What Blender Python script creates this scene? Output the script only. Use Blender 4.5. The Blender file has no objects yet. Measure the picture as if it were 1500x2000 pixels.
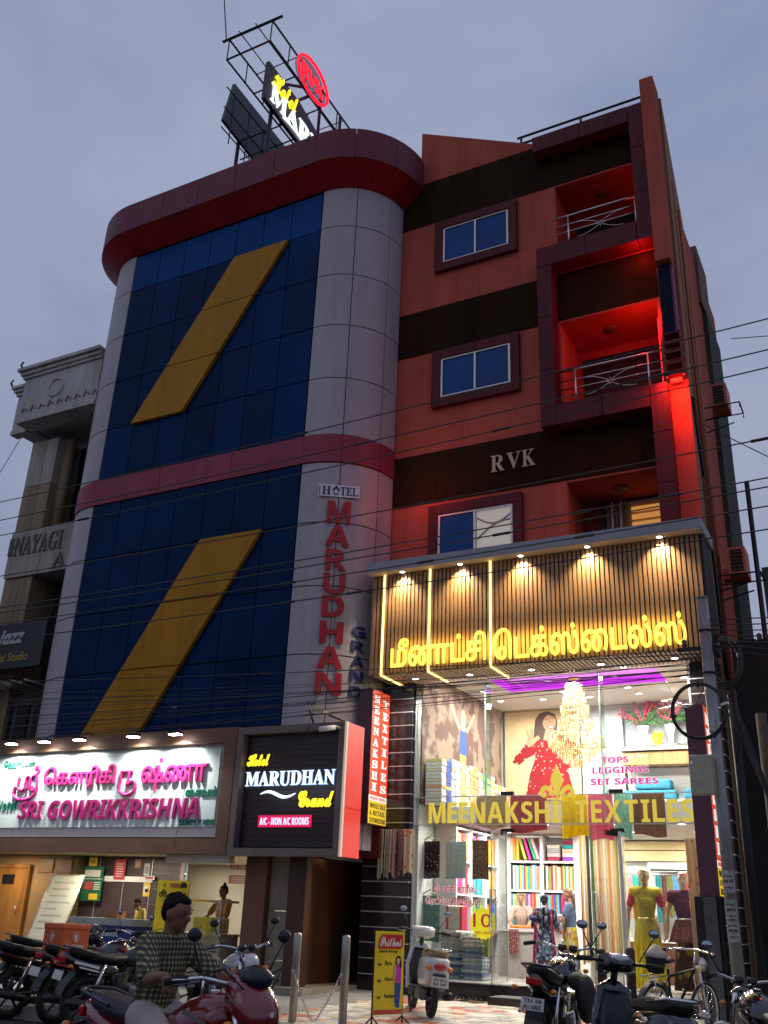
import bpy, bmesh, math, random
from math import sin, cos, pi, radians, sqrt, atan2
from mathutils import Vector, Matrix
from mathutils.geometry import delaunay_2d_cdt
rnd = random.Random(7)
sc = bpy.context.scene
COL = sc.collection

# ------------------------------------------------------------------ camera
cam = bpy.data.cameras.new('camera')
camo = bpy.data.objects.new('camera', cam)
COL.objects.link(camo)
sc.camera = camo
cam.sensor_fit = 'HORIZONTAL'
cam.sensor_width = 36.0
cam.lens = 36.0 * 1853.6 / 1500.0
cam.clip_start = 0.1
cam.clip_end = 3000.0
_p, _r, _y = 0.402921588, 0.0425731887, -0.497034732
_f0 = Vector((sin(_y), cos(_y), 0)); _r0 = Vector((cos(_y), -sin(_y), 0)); _u0 = Vector((0, 0, 1))
_fw = _f0 * cos(_p) + _u0 * sin(_p); _up = -_f0 * sin(_p) + _u0 * cos(_p)
_ri = _r0 * cos(_r) + _up * sin(_r); _u2 = -_r0 * sin(_r) + _up * cos(_r)
camo.matrix_world = Matrix(((_ri.x, _u2.x, -_fw.x, 0.0), (_ri.y, _u2.y, -_fw.y, -17.0), (_ri.z, _u2.z, -_fw.z, 1.5), (0, 0, 0, 1)))

# ------------------------------------------------------------------ sky, sun, exposure
world = bpy.data.worlds.new('World')
sc.world = world
world.use_nodes = True
nt = world.node_tree
nt.nodes.clear()
SUN_EL, SUN_ROT = radians(4.0), radians(200.0)
n_out = nt.nodes.new('ShaderNodeOutputWorld')
n_sky = nt.nodes.new('ShaderNodeTexSky'); n_sky.sky_type = 'NISHITA'; n_sky.sun_disc = False
n_sky.sun_elevation = SUN_EL; n_sky.sun_rotation = SUN_ROT; n_sky.air_density = 1.2; n_sky.dust_density = 1.5
n_b1 = nt.nodes.new('ShaderNodeBackground'); n_b1.inputs[1].default_value = 0.05
n_tc = nt.nodes.new('ShaderNodeTexCoord')
n_mp = nt.nodes.new('ShaderNodeMapping'); n_mp.inputs['Scale'].default_value = (1.0, 1.0, 1.9)
n_ns = nt.nodes.new('ShaderNodeTexNoise'); n_ns.inputs['Scale'].default_value = 1.7; n_ns.inputs['Detail'].default_value = 5; n_ns.inputs['Roughness'].default_value = 0.56; n_ns.inputs['Distortion'].default_value = 0.25
n_cr = nt.nodes.new('ShaderNodeValToRGB')
n_cr.color_ramp.elements[0].position = 0.34; n_cr.color_ramp.elements[0].color = (0.232, 0.286, 0.450, 1)
n_cr.color_ramp.elements[1].position = 0.66; n_cr.color_ramp.elements[1].color = (0.405, 0.445, 0.615, 1)
n_sx = nt.nodes.new('ShaderNodeSeparateXYZ')
n_mr = nt.nodes.new('ShaderNodeMapRange'); n_mr.inputs[1].default_value = 0.0; n_mr.inputs[2].default_value = 0.62; n_mr.inputs[3].default_value = 0.72; n_mr.inputs[4].default_value = 1.0
n_mul = nt.nodes.new('ShaderNodeMix'); n_mul.data_type = 'RGBA'; n_mul.blend_type = 'MULTIPLY'; n_mul.inputs[0].default_value = 1.0
n_b2 = nt.nodes.new('ShaderNodeBackground'); n_b2.inputs[1].default_value = 1.0
n_mx = nt.nodes.new('ShaderNodeMixShader'); n_mx.inputs[0].default_value = 0.93
L = nt.links
L.new(n_tc.outputs['Generated'], n_mp.inputs[0]); L.new(n_mp.outputs[0], n_ns.inputs[0]); L.new(n_ns.outputs[0], n_cr.inputs[0])
L.new(n_tc.outputs['Generated'], n_sx.inputs[0]); L.new(n_sx.outputs[2], n_mr.inputs[0])
L.new(n_cr.outputs[0], n_mul.inputs[6]); L.new(n_mr.outputs[0], n_mul.inputs[7])
L.new(n_mul.outputs[2], n_b2.inputs[0]); L.new(n_sky.outputs[0], n_b1.inputs[0])
L.new(n_b1.outputs[0], n_mx.inputs[1]); L.new(n_b2.outputs[0], n_mx.inputs[2]); L.new(n_mx.outputs[0], n_out.inputs[0])

sl = bpy.data.lights.new('sun', 'SUN'); sl.energy = 0.06; sl.angle = radians(25); sl.color = (1.0, 0.9, 0.85)
so = bpy.data.objects.new('sun', sl); COL.objects.link(so)
so.rotation_euler = (radians(62), 0, radians(-20))

sc.view_settings.view_transform = 'Standard'
sc.view_settings.look = 'None'
sc.view_settings.exposure = 0.0
sc.view_settings.gamma = 1.0
sc.view_settings.use_curve_mapping = False
sc.cycles.use_denoising = True
sc.cycles.max_bounces = 7
sc.cycles.diffuse_bounces = 3
sc.cycles.glossy_bounces = 3
sc.cycles.transparent_max_bounces = 12
sc.cycles.sample_clamp_indirect = 4.0
sc.cycles.caustics_reflective = False
sc.cycles.caustics_refractive = False

# ------------------------------------------------------------------ materials
MATS = {}
def mat(name, col, rough=0.6, metal=0.0, var=0.12, scale=6.0, bump=0.0, emit=0.0, ecol=None, spec=0.5, streak=False, coat=0.0, grime=0.6):
    if name in MATS: return MATS[name]
    m = bpy.data.materials.new(name); m.use_nodes = True
    t = m.node_tree; b = t.nodes['Principled BSDF']
    b.inputs['Base Color'].default_value = (*col, 1)
    b.inputs['Roughness'].default_value = rough
    b.inputs['Metallic'].default_value = metal
    b.inputs['Specular IOR Level'].default_value = spec
    if coat: b.inputs['Coat Weight'].default_value = coat; b.inputs['Coat Roughness'].default_value = 0.08
    if emit:
        b.inputs['Emission Color'].default_value = (*(ecol or col), 1)
        b.inputs['Emission Strength'].default_value = emit
    if var > 0:
        tc = t.nodes.new('ShaderNodeTexCoord'); mp = t.nodes.new('ShaderNodeMapping')
        mp.inputs['Scale'].default_value = (1, 1, 0.22) if streak else (1, 1, 1)
        ns = t.nodes.new('ShaderNodeTexNoise'); ns.inputs['Scale'].default_value = scale; ns.inputs['Detail'].default_value = 6; ns.inputs['Roughness'].default_value = 0.62
        cr = t.nodes.new('ShaderNodeValToRGB')
        lo = [max(0, c * (1 - var * 1.6)) for c in col]; hi = [min(1, c * (1 + var)) for c in col]
        cr.color_ramp.elements[0].position = 0.32; cr.color_ramp.elements[0].color = (*lo, 1)
        cr.color_ramp.elements[1].position = 0.68; cr.color_ramp.elements[1].color = (*hi, 1)
        t.links.new(tc.outputs['Object'], mp.inputs[0]); t.links.new(mp.outputs[0], ns.inputs[0])
        t.links.new(ns.outputs[0], cr.inputs[0]); t.links.new(cr.outputs[0], b.inputs['Base Color'])
        if streak:
            m3 = t.nodes.new('ShaderNodeMapping'); m3.inputs['Scale'].default_value = (3.2, 3.2, 0.16); n3 = t.nodes.new('ShaderNodeTexNoise'); n3.inputs['Scale'].default_value = 1.6; n3.inputs['Detail'].default_value = 8; n3.inputs['Roughness'].default_value = 0.7
            c3 = t.nodes.new('ShaderNodeValToRGB'); c3.color_ramp.elements[0].position = 0.36; c3.color_ramp.elements[0].color = (0.52, 0.50, 0.50, 1); c3.color_ramp.elements[1].position = 0.52; c3.color_ramp.elements[1].color = (1, 1, 1, 1)
            x3 = t.nodes.new('ShaderNodeMix'); x3.data_type = 'RGBA'; x3.blend_type = 'MULTIPLY'; x3.inputs[0].default_value = grime
            t.links.new(tc.outputs['Object'], m3.inputs[0]); t.links.new(m3.outputs[0], n3.inputs[0]); t.links.new(n3.outputs[0], c3.inputs[0]); t.links.new(cr.outputs[0], x3.inputs[6]); t.links.new(c3.outputs[0], x3.inputs[7]); t.links.new(x3.outputs[2], b.inputs['Base Color'])
        mr = t.nodes.new('ShaderNodeMapRange'); mr.inputs[3].default_value = max(0.02, rough - 0.1); mr.inputs[4].default_value = min(1, rough + 0.12)
        t.links.new(ns.outputs[0], mr.inputs[0]); t.links.new(mr.outputs[0], b.inputs['Roughness'])
        if bump:
            bp = t.nodes.new('ShaderNodeBump'); bp.inputs['Strength'].default_value = bump; bp.inputs['Distance'].default_value = 0.02
            n2 = t.nodes.new('ShaderNodeTexNoise'); n2.inputs['Scale'].default_value = scale * 6; n2.inputs['Detail'].default_value = 5
            t.links.new(tc.outputs['Object'], n2.inputs[0]); t.links.new(n2.outputs[0], bp.inputs['Height']); t.links.new(bp.outputs[0], b.inputs['Normal'])
    MATS[name] = m
    return m

def emat(name, col, s):
    if name in MATS: return MATS[name]
    m = bpy.data.materials.new(name); m.use_nodes = True
    t = m.node_tree; b = t.nodes['Principled BSDF']
    b.inputs['Base Color'].default_value = (*[min(1, c) * 0.5 for c in col], 1)
    b.inputs['Emission Color'].default_value = (*col, 1); b.inputs['Emission Strength'].default_value = s
    MATS[name] = m
    return m

def glassmat(name, tint=(0.93, 0.97, 0.95), refl=0.9, rough=0.02):
    if name in MATS: return MATS[name]
    m = bpy.data.materials.new(name); m.use_nodes = True
    t = m.node_tree; t.nodes.clear()
    o = t.nodes.new('ShaderNodeOutputMaterial'); a = t.nodes.new('ShaderNodeBsdfTransparent'); a.inputs[0].default_value = (*tint, 1)
    g = t.nodes.new('ShaderNodeBsdfGlossy'); g.inputs['Roughness'].default_value = rough; g.inputs[0].default_value = (refl, refl, refl, 1)
    f0 = t.nodes.new('ShaderNodeLayerWeight'); f0.inputs[0].default_value = 0.5
    f1 = t.nodes.new('ShaderNodeMath'); f1.operation = 'POWER'; f1.inputs[1].default_value = 5.0; t.links.new(f0.outputs['Facing'], f1.inputs[0])
    f = t.nodes.new('ShaderNodeMapRange'); f.inputs[3].default_value = 0.03; f.inputs[4].default_value = 0.8; t.links.new(f1.outputs[0], f.inputs[0])
    x = t.nodes.new('ShaderNodeMixShader')
    t.links.new(f.outputs[0], x.inputs[0]); t.links.new(a.outputs[0], x.inputs[1]); t.links.new(g.outputs[0], x.inputs[2]); t.links.new(x.outputs[0], o.inputs[0])
    MATS[name] = m
    return m

def pattern(name, base, spot, scale=20.0, thr=0.35, spot2=None, kind='voronoi', rough=0.85, emit=0.0):
    """printed cloth: dots or flowers over a base colour"""
    if name in MATS: return MATS[name]
    m = bpy.data.materials.new(name); m.use_nodes = True
    t = m.node_tree; b = t.nodes['Principled BSDF']; b.inputs['Roughness'].default_value = rough
    tc = t.nodes.new('ShaderNodeTexCoord')
    if kind == 'voronoi':
        v = t.nodes.new('ShaderNodeTexVoronoi'); v.inputs['Scale'].default_value = scale; out = v.outputs['Distance']
    else:
        v = t.nodes.new('ShaderNodeTexNoise'); v.inputs['Scale'].default_value = scale; v.inputs['Detail'].default_value = 4; out = v.outputs[0]
    cr = t.nodes.new('ShaderNodeValToRGB'); cr.color_ramp.interpolation = 'LINEAR'
    e = cr.color_ramp.elements
    e[0].position = max(0, thr - 0.04); e[0].color = (*spot, 1)
    e[1].position = thr + 0.04; e[1].color = (*base, 1)
    if spot2:
        q = e.new(min(0.98, thr + 0.28)); q.color = (*base, 1); q = e.new(min(1, thr + 0.34)); q.color = (*spot2, 1)
    t.links.new(tc.outputs['Object'], v.inputs['Vector']); t.links.new(out, cr.inputs[0]); t.links.new(cr.outputs[0], b.inputs['Base Color'])
    if emit:
        t.links.new(cr.outputs[0], b.inputs['Emission Color']); b.inputs['Emission Strength'].default_value = emit
    # thin cloth lets light through
    tl = t.nodes.new('ShaderNodeBsdfTranslucent'); mxs = t.nodes.new('ShaderNodeMixShader'); mxs.inputs[0].default_value = 0.42
    mo = t.nodes['Material Output']; t.links.new(cr.outputs[0], tl.inputs[0]); t.links.new(b.outputs[0], mxs.inputs[1]); t.links.new(tl.outputs[0], mxs.inputs[2]); t.links.new(mxs.outputs[0], mo.inputs[0])
    MATS[name] = m
    return m

# ------------------------------------------------------------------ object helpers
def root_of(o):
    while o.parent: o = o.parent
    return o
def tag(o, label, cat, group=None, kind=None):
    if label: o['label'] = label
    if cat: o['category'] = cat
    if group: o['group'] = group
    if kind: o['kind'] = kind
    return o
def T(name, label, cat, loc=(0, 0, 0), rz=0.0, group=None, local=False):
    o = bpy.data.objects.new(name, None); COL.objects.link(o)
    o.location = loc; o.rotation_euler = (0, 0, rz); o.empty_display_size = 0.2
    o['_loc'] = 1 if local else 0
    return tag(o, label, cat, group)

class MB:
    def __init__(s): s.v = []; s.f = []; s.sm = []
    def add(s, vs, fs, smooth=False):
        n = len(s.v); s.v.extend([tuple(v) for v in vs]); s.f.extend([tuple(i + n for i in f) for f in fs]); s.sm.extend([smooth] * len(fs)); return s
    def box(s, x0, x1, y0, y1, z0, z1):
        v = [(x0, y0, z0), (x1, y0, z0), (x1, y1, z0), (x0, y1, z0), (x0, y0, z1), (x1, y0, z1), (x1, y1, z1), (x0, y1, z1)]
        return s.add(v, [(0, 3, 2, 1), (4, 5, 6, 7), (0, 1, 5, 4), (1, 2, 6, 5), (2, 3, 7, 6), (3, 0, 4, 7)])
    def obox(s, c, sz, mx=None):
        hx, hy, hz = sz[0] / 2, sz[1] / 2, sz[2] / 2
        v = [Vector(p) for p in ((-hx, -hy, -hz), (hx, -hy, -hz), (hx, hy, -hz), (-hx, hy, -hz), (-hx, -hy, hz), (hx, -hy, hz), (hx, hy, hz), (-hx, hy, hz))]
        if mx is not None: v = [mx @ p for p in v]
        return s.add([p + Vector(c) for p in v], [(0, 3, 2, 1), (4, 5, 6, 7), (0, 1, 5, 4), (1, 2, 6, 5), (2, 3, 7, 6), (3, 0, 4, 7)])
    def quad(s, a, b, c, d): return s.add([a, b, c, d], [(0, 1, 2, 3)])
    def prism(s, poly, ax, lo, hi, smooth=False):
        """poly: 2d points; ax 'x','y','z' is the extrusion axis"""
        def p3(p, h): return {'x': (h, p[0], p[1]), 'y': (p[0], h, p[1]), 'z': (p[0], p[1], h)}[ax]
        n = len(poly)
        v = [p3(p, lo) for p in poly] + [p3(p, hi) for p in poly]
        return s.add(v, [tuple(range(n))[::-1], tuple(range(n, 2 * n))] + [(i, (i + 1) % n, (i + 1) % n + n, i + n) for i in range(n)], smooth)
    def tube(s, pts, r, n=8, cap=True, smooth=True, closed=False):
        pts = [Vector(p) for p in pts]; m = len(pts)
        if not hasattr(r, '__len__'): r = [r] * m
        rings = []; prev = None
        for i, p in enumerate(pts):
            if closed: d = pts[(i + 1) % m] - pts[(i - 1) % m]
            else: d = pts[min(i + 1, m - 1)] - pts[max(i - 1, 0)]
            if d.length < 1e-9: d = Vector((0, 0, 1))
            d.normalize()
            if prev is None:
                a = Vector((0, 0, 1)) if abs(d.z) < 0.9 else Vector((1, 0, 0))
                u = d.cross(a).normalized()
            else: u = (prev - d * prev.dot(d)).normalized() if (prev - d * prev.dot(d)).length > 1e-6 else d.orthogonal().normalized()
            prev = u; w = d.cross(u)
            rings.append([p + (u * cos(2 * pi * k / n) + w * sin(2 * pi * k / n)) * r[i] for k in range(n)])
        v = [q for g in rings for q in g]; f = []
        for i in range(m if closed else m - 1):
            j = (i + 1) % m
            for k in range(n): f.append((i * n + k, i * n + (k + 1) % n, j * n + (k + 1) % n, j * n + k))
        if cap and not closed: f.append(tuple(range(n))[::-1]); f.append(tuple(range((m - 1) * n, m * n)))
        return s.add(v, f, smooth)
    def lathe(s, prof, c=(0, 0, 0), axis='z', n=16, smooth=True, sx=1.0, sy=1.0):
        v = []; m = len(prof)
        for (r, h) in prof:
            for k in range(n):
                a = 2 * pi * k / n; x, y = r * cos(a) * sx, r * sin(a) * sy
                p = {'z': (x, y, h), 'y': (x, h, y), 'x': (h, x, y)}[axis]
                v.append((p[0] + c[0], p[1] + c[1], p[2] + c[2]))
        f = [(i * n + k, i * n + (k + 1) % n, (i + 1) * n + (k + 1) % n, (i + 1) * n + k) for i in range(m - 1) for k in range(n)]
        if prof[0][0] > 1e-5: f.append(tuple(range(n))[::-1])
        if prof[-1][0] > 1e-5: f.append(tuple(range((m - 1) * n, m * n)))
        return s.add(v, f, smooth)
    def ball(s, c, r, n=12, mx=None):
        if not hasattr(r, '__len__'): r = (r, r, r)
        v = []; m = n // 2
        for i in range(m + 1):
            a = pi * i / m
            for k in range(n):
                b = 2 * pi * k / n; p = Vector((r[0] * sin(a) * cos(b), r[1] * sin(a) * sin(b), r[2] * cos(a)))
                if mx is not None: p = mx @ p
                v.append(p + Vector(c))
        return s.add(v, [(i * n + k, (i + 1) * n + k, (i + 1) * n + (k + 1) % n, i * n + (k + 1) % n) for i in range(m) for k in range(n)], True)
    def torus(s, c, R, r, axis='z', n=24, m=8):
        pts = []
        for i in range(n):
            a = 2 * pi * i / n; x, y = R * cos(a), R * sin(a)
            p = {'z': (x, y, 0), 'y': (x, 0, y), 'x': (0, x, y)}[axis]; pts.append((p[0] + c[0], p[1] + c[1], p[2] + c[2]))
        return s.tube(pts, r, m, closed=True)
    def loft(s, rings, cap=True, smooth=True, closed=True):
        n = len(rings[0]); v = [q for g in rings for q in g]; m = len(rings)
        f = [(i * n + k, i * n + (k + 1) % n, (i + 1) * n + (k + 1) % n, (i + 1) * n + k) for i in range(m - 1) for k in (range(n) if closed else range(n - 1))]
        if cap and closed: f.append(tuple(range(n))[::-1]); f.append(tuple(range((m - 1) * n, m * n)))
        return s.add(v, f, smooth)
    def grid(s, fn, nu, nv, smooth=True):
        v = [fn(i / nu, j / nv) for j in range(nv + 1) for i in range(nu + 1)]
        return s.add(v, [(j * (nu + 1) + i, j * (nu + 1) + i + 1, (j + 1) * (nu + 1) + i + 1, (j + 1) * (nu + 1) + i) for j in range(nv) for i in range(nu)], smooth)
    def build(s, name, m, parent=None, label=None, cat=None, group=None, kind=None, bevel=0.0, fix=True):
        me = bpy.data.meshes.new(name)
        off = Vector((0, 0, 0))
        if parent is not None:
            r = root_of(parent)
            if not r.get('_loc', 0): off = Vector(r.location)
            elif r.type != 'EMPTY': off = Vector((0, 0, 0))
        me.from_pydata([tuple(Vector(v) - off) for v in s.v], [], s.f)
        me.polygons.foreach_set('use_smooth', s.sm)
        me.update()
        if fix:
            bm = bmesh.new(); bm.from_mesh(me); bmesh.ops.recalc_face_normals(bm, faces=bm.faces); bm.to_mesh(me); bm.free()
        o = bpy.data.objects.new(name, me); COL.objects.link(o)
        if parent is not None: o.parent = parent
        if m is not None:
            for mm in (m if isinstance(m, (list, tuple)) else [m]): me.materials.append(mm)
        if bevel:
            b = o.modifiers.new('bevel', 'BEVEL'); b.width = bevel; b.segments = 2; b.limit_method = 'ANGLE'
        if label or cat or group or kind: tag(o, label, cat, group, kind)
        return o

def bx(name, m, parent, *a, **k): return MB().box(*a).build(name, m, parent, **k)
def single(mb, name, m, label, cat, base, group=None, bevel=0.0, kind=None):
    """a thing that is one mesh, with its origin at base"""
    mb.v = [(v[0] - base[0], v[1] - base[1], v[2] - base[2]) for v in mb.v]
    o = mb.build(name, m, None, bevel=bevel); o.location = base
    return tag(o, label, cat, group, kind)
def copy_tree(o, parent=None):
    c = o.copy(); COL.objects.link(c)
    if parent is not None: c.parent = parent
    for ch in list(o.children): copy_tree(ch, c)
    return c
def lamp(kind, loc, energy, color=(1, 1, 1), size=0.1, size_y=None, direction=None, spot=None, blend=0.5, name='lamp'):
    l = bpy.data.lights.new(name, kind); l.energy = energy; l.color = color
    if kind == 'AREA':
        l.shape = 'RECTANGLE' if size_y else 'DISK'; l.size = size
        if size_y: l.size_y = size_y
    else: l.shadow_soft_size = size
    if kind == 'SPOT': l.spot_size = radians(spot or 60); l.spot_blend = blend
    o = bpy.data.objects.new(name, l); COL.objects.link(o); o.location = loc
    if direction: o.rotation_euler = Vector(direction).to_track_quat('-Z', 'Y').to_euler()
    return o

# ------------------------------------------------------------------ lettering
_tc = {}
def outlines(txt):
    if txt in _tc: return _tc[txt]
    c = bpy.data.curves.new('tmp', 'FONT'); c.body = txt; c.size = 1.0; c.fill_mode = 'NONE'; c.resolution_u = 4
    o = bpy.data.objects.new('tmp', c); COL.objects.link(o)
    bpy.context.view_layer.update()
    dg = bpy.context.evaluated_depsgraph_get()
    me = bpy.data.meshes.new_from_object(o.evaluated_get(dg))
    nb = {}
    for e in me.edges:
        a, b = e.vertices; nb.setdefault(a, []).append(b); nb.setdefault(b, []).append(a)
    seen = set(); loops = []
    for st in range(len(me.vertices)):
        if st in seen or st not in nb: continue
        loop = [st]; seen.add(st); cur = st; prev = None
        while True:
            cand = [x for x in sorted(nb[cur]) if x != prev and x not in seen]
            if prev is None:
                cand = [x for x in nb[cur] if x == cur + 1] or cand
            if not cand: break
            prev, cur = cur, cand[0]; loop.append(cur); seen.add(cur)
        pts = [(me.vertices[i].co.x, me.vertices[i].co.y) for i in loop]
        q = []
        for p in pts:
            if not q or abs(p[0] - q[-1][0]) + abs(p[1] - q[-1][1]) > 1e-5: q.append(p)
        if len(q) > 2 and abs(q[0][0] - q[-1][0]) + abs(q[0][1] - q[-1][1]) < 1e-5: q.pop()
        if len(q) > 2: loops.append(q)
    bpy.data.objects.remove(o); bpy.data.curves.remove(c); bpy.data.meshes.remove(me)
    _tc[txt] = loops
    return loops
def area(l): return sum(l[i][0] * l[(i + 1) % len(l)][1] - l[(i + 1) % len(l)][0] * l[i][1] for i in range(len(l))) / 2
def inside(p, l):
    c = False
    for i in range(len(l)):
        a, b = l[i], l[i - 1]
        if (a[1] > p[1]) != (b[1] > p[1]) and p[0] < (b[0] - a[0]) * (p[1] - a[1]) / (b[1] - a[1]) + a[0]: c = not c
    return c
def fatten(l, d, sg):
    """move every point of a loop by d towards the side away from the ink"""
    n = len(l); out = []
    for i in range(n):
        a, b, c = l[i - 1], l[i], l[(i + 1) % n]
        e1 = Vector((b[0] - a[0], b[1] - a[1])); e2 = Vector((c[0] - b[0], c[1] - b[1]))
        if e1.length: e1.normalize()
        if e2.length: e2.normalize()
        nn = Vector((e1.y, -e1.x)) + Vector((e2.y, -e2.x))
        if nn.length < 0.7: nn = nn.normalized() if nn.length > 1e-3 else Vector((0, 0))
        else: nn = nn / max(nn.length_squared / 2, 0.6)
        out.append((b[0] + nn.x * d * sg, b[1] + nn.y * d * sg))
    return out
_gc = {}
def glyphs(txt, bold=0.0, shear=0.0):
    """triangles of the lettering, filled by winding number so that overlapping strokes unite"""
    key = (txt, bold, shear)
    if key in _gc: return _gc[key]
    loops = outlines(txt)
    if not loops: return [], (0, 0, 1, 1)
    big = max(loops, key=lambda l: abs(area(l))); sg = 1 if area(big) > 0 else -1
    inn = lambda h, o: sum(inside(p, o) for p in h) > len(h) * .6
    same = [l for l in loops if area(l) * sg > 0]
    fl = []
    for l in loops:
        k = sg
        if area(l) * sg <= 0 and not any(inn(l, o) for o in same): k = -sg      # a glyph drawn the other way round
        q = fatten(l, bold, k) if bold else l
        fl.append([(x + y * shear, y) for x, y in q])
    fl.sort(key=lambda l: min(p[0] for p in l))
    groups = []; right = -1e9
    for l in fl:
        if min(p[0] for p in l) > right: groups.append([])
        groups[-1].append(l); right = max(right, max(p[0] for p in l))
    out = []
    for g in groups:
        vs = []; es = []
        for l in g:
            k = len(vs); m = len(l); vs += [Vector(p) for p in l]; es += [(k + i, k + (i + 1) % m) for i in range(m)]
        V, E, F, _a, _b, _c = delaunay_2d_cdt(vs, es, [], 0, 1e-6)
        keep = []
        for f in F:
            if len(f) != 3: continue
            cx_ = (V[f[0]].x + V[f[1]].x + V[f[2]].x) / 3; cy_ = (V[f[0]].y + V[f[1]].y + V[f[2]].y) / 3
            w = 0
            for l in g:
                x0, y0 = l[-1]
                for x1, y1 in l:
                    if y0 <= cy_:
                        if y1 > cy_ and (x1 - x0) * (cy_ - y0) - (cx_ - x0) * (y1 - y0) > 0: w += 1
                    elif y1 <= cy_ and (x1 - x0) * (cy_ - y0) - (cx_ - x0) * (y1 - y0) < 0: w -= 1
                    x0, y0 = x1, y1
            if w: keep.append(tuple(f))
        cnt = {}
        for f in keep:
            for i in range(3): e = (f[i], f[(i + 1) % 3]); cnt[e] = 1
        rim = [e for e in cnt if (e[1], e[0]) not in cnt]
        out.append(([(v.x, v.y) for v in V], keep, rim))
    xs = [o[0][i][0] for o in out for f in o[1] for i in f]; ys = [o[0][i][1] for o in out for f in o[1] for i in f]
    _gc[key] = (out, (min(xs), min(ys), max(xs), max(ys)))
    return _gc[key]
def text_mb(mb, txt, fn, w, h=None, depth=0.02, bold=0.0, shear=0.0, x0=0.0, z0=0.0):
    """fn(u, v, d) -> point; letters fill u from x0 to x0+w and v from z0 to z0+h"""
    gl, (a, b, c, d) = glyphs(txt, bold, shear)
    if not gl: return mb
    sx = w / (c - a); sy = (h / (d - b)) if h else sx
    for V, tri, rim in gl:
        used = sorted({i for f in tri for i in f}); ix = {i: k for k, i in enumerate(used)}; n = len(used)
        P = [((V[i][0] - a) * sx + x0, (V[i][1] - b) * sy + z0) for i in used]
        v = [fn(u, w_, depth) for u, w_ in P] + [fn(u, w_, 0) for u, w_ in P]
        f = [tuple(ix[i] for i in t) for t in tri] + [(ix[p], ix[p] + n, ix[q] + n, ix[q]) for p, q in rim]
        mb.add(v, f)
    return mb
def onwall(y, sgn=-1):      # facing the street: u -> X, v -> Z, depth towards -Y
    return lambda u, v, d: (u, y + sgn * d, v)
def text(name, txt, fn, x0, x1, z0, z1, m, parent, depth=0.02, bold=0.0, shear=0.0, **k):
    mb = MB(); text_mb(mb, txt, fn, x1 - x0, z1 - z0, depth, bold, shear, x0, z0)
    return mb.build(name, m, parent, fix=False, **k)
def sans(s): return ''.join(chr(0x1D5D4 + ord(c) - 65) if 'A' <= c <= 'Z' else chr(0x1D5EE + ord(c) - 97) if 'a' <= c <= 'z' else c for c in s)
def serif(s): return ''.join(chr(0x1D400 + ord(c) - 65) if 'A' <= c <= 'Z' else chr(0x1D41A + ord(c) - 97) if 'a' <= c <= 'z' else c for c in s)
def script(s): return ''.join(chr(0x1D4D0 + ord(c) - 65) if 'A' <= c <= 'Z' else chr(0x1D4EA + ord(c) - 97) if 'a' <= c <= 'z' else c for c in s)
def ital(s): return ''.join(chr(0x1D63C + ord(c) - 65) if 'A' <= c <= 'Z' else chr(0x1D656 + ord(c) - 97) if 'a' <= c <= 'z' else c for c in s)
# ------------------------------------------------------------------ shared materials
def lin(r, g, b):
    f = lambda c: (c / 255 / 12.92) if c / 255 <= 0.04045 else ((c / 255 + 0.055) / 1.055) ** 2.4
    return (f(r), f(g), f(b))
m_road = mat('asphalt', (0.05, 0.05, 0.052), 0.85, var=0.3, scale=1.2, bump=0.5)
m_pave = mat('pavement_concrete', (0.24, 0.23, 0.21), 0.85, var=0.25, scale=1.5, bump=0.3)
m_red = mat('red_render', (0.50, 0.104, 0.070), 0.85, spec=0.15, var=0.14, scale=1.1, bump=0.25, streak=True, grime=0.3)
m_brown = mat('brown_render', (0.030, 0.013, 0.004), 0.85, spec=0.12, var=0.2, scale=1.1, bump=0.1, streak=True)
m_maroon = mat('maroon_frame', (0.115, 0.012, 0.020), 0.6, spec=0.25, var=0.2, scale=2.0, streak=True)
m_ochre = mat('ochre_side_wall', (0.30, 0.15, 0.06), 0.85, var=0.25, scale=1.0, streak=True)
m_silver = mat('silver_cladding', (0.43, 0.375, 0.385), 0.42, spec=0.35, metal=0.0, var=0.07, scale=1.3, streak=True, grime=0.22)
m_clad_back = mat('dark_joint', (0.015, 0.013, 0.015), 0.8, var=0)
m_cornice = mat('plum_cladding', (0.17, 0.028, 0.046), 0.5, spec=0.25, var=0.12, scale=1.2, streak=True, grime=0.35)
m_pink = mat('pink_cladding', (0.30, 0.042, 0.075), 0.5, spec=0.25, var=0.12, scale=1.2, streak=True, grime=0.3)
m_soff = mat('red_soffit_cladding', (0.30, 0.010, 0.014), 0.5, spec=0.2, var=0.12, scale=1.5)
m_yel = mat('amber_cladding', (0.46, 0.20, 0.003), 0.5, spec=0.2, var=0.1, scale=1.0, streak=True, grime=0.35)
m_blues = [mat('blue_curtain_glass_%s' % n, c, 0.30, var=0.2, scale=0.8, spec=0.05) for n, c in (('deep', (0.001, 0.022, 0.082)), ('navy', (0.001, 0.030, 0.115)), ('bright', (0.002, 0.055, 0.21)))]
m_winblue = mat('blue_window_glass', (0.002, 0.060, 0.24), 0.2, var=0.12, scale=1, spec=0.12)
m_alu = mat('aluminium_frame', (0.55, 0.52, 0.50), 0.4, metal=0.6, var=0.05)
m_steel = mat('stainless_rail', (0.62, 0.60, 0.58), 0.28, metal=1.0, var=0.05)
m_dark = mat('dark_opening', (0.010, 0.007, 0.008), 0.7, var=0)
m_black = mat('black_metal', (0.016, 0.016, 0.018), 0.5, metal=0.4, var=0.15)
m_white = mat('white_paint', (0.78, 0.78, 0.77), 0.5, var=0.04, scale=2)
m_wood = mat('teak_slat', (0.52, 0.28, 0.115), 0.45, var=0.26, scale=9, streak=True)
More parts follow.
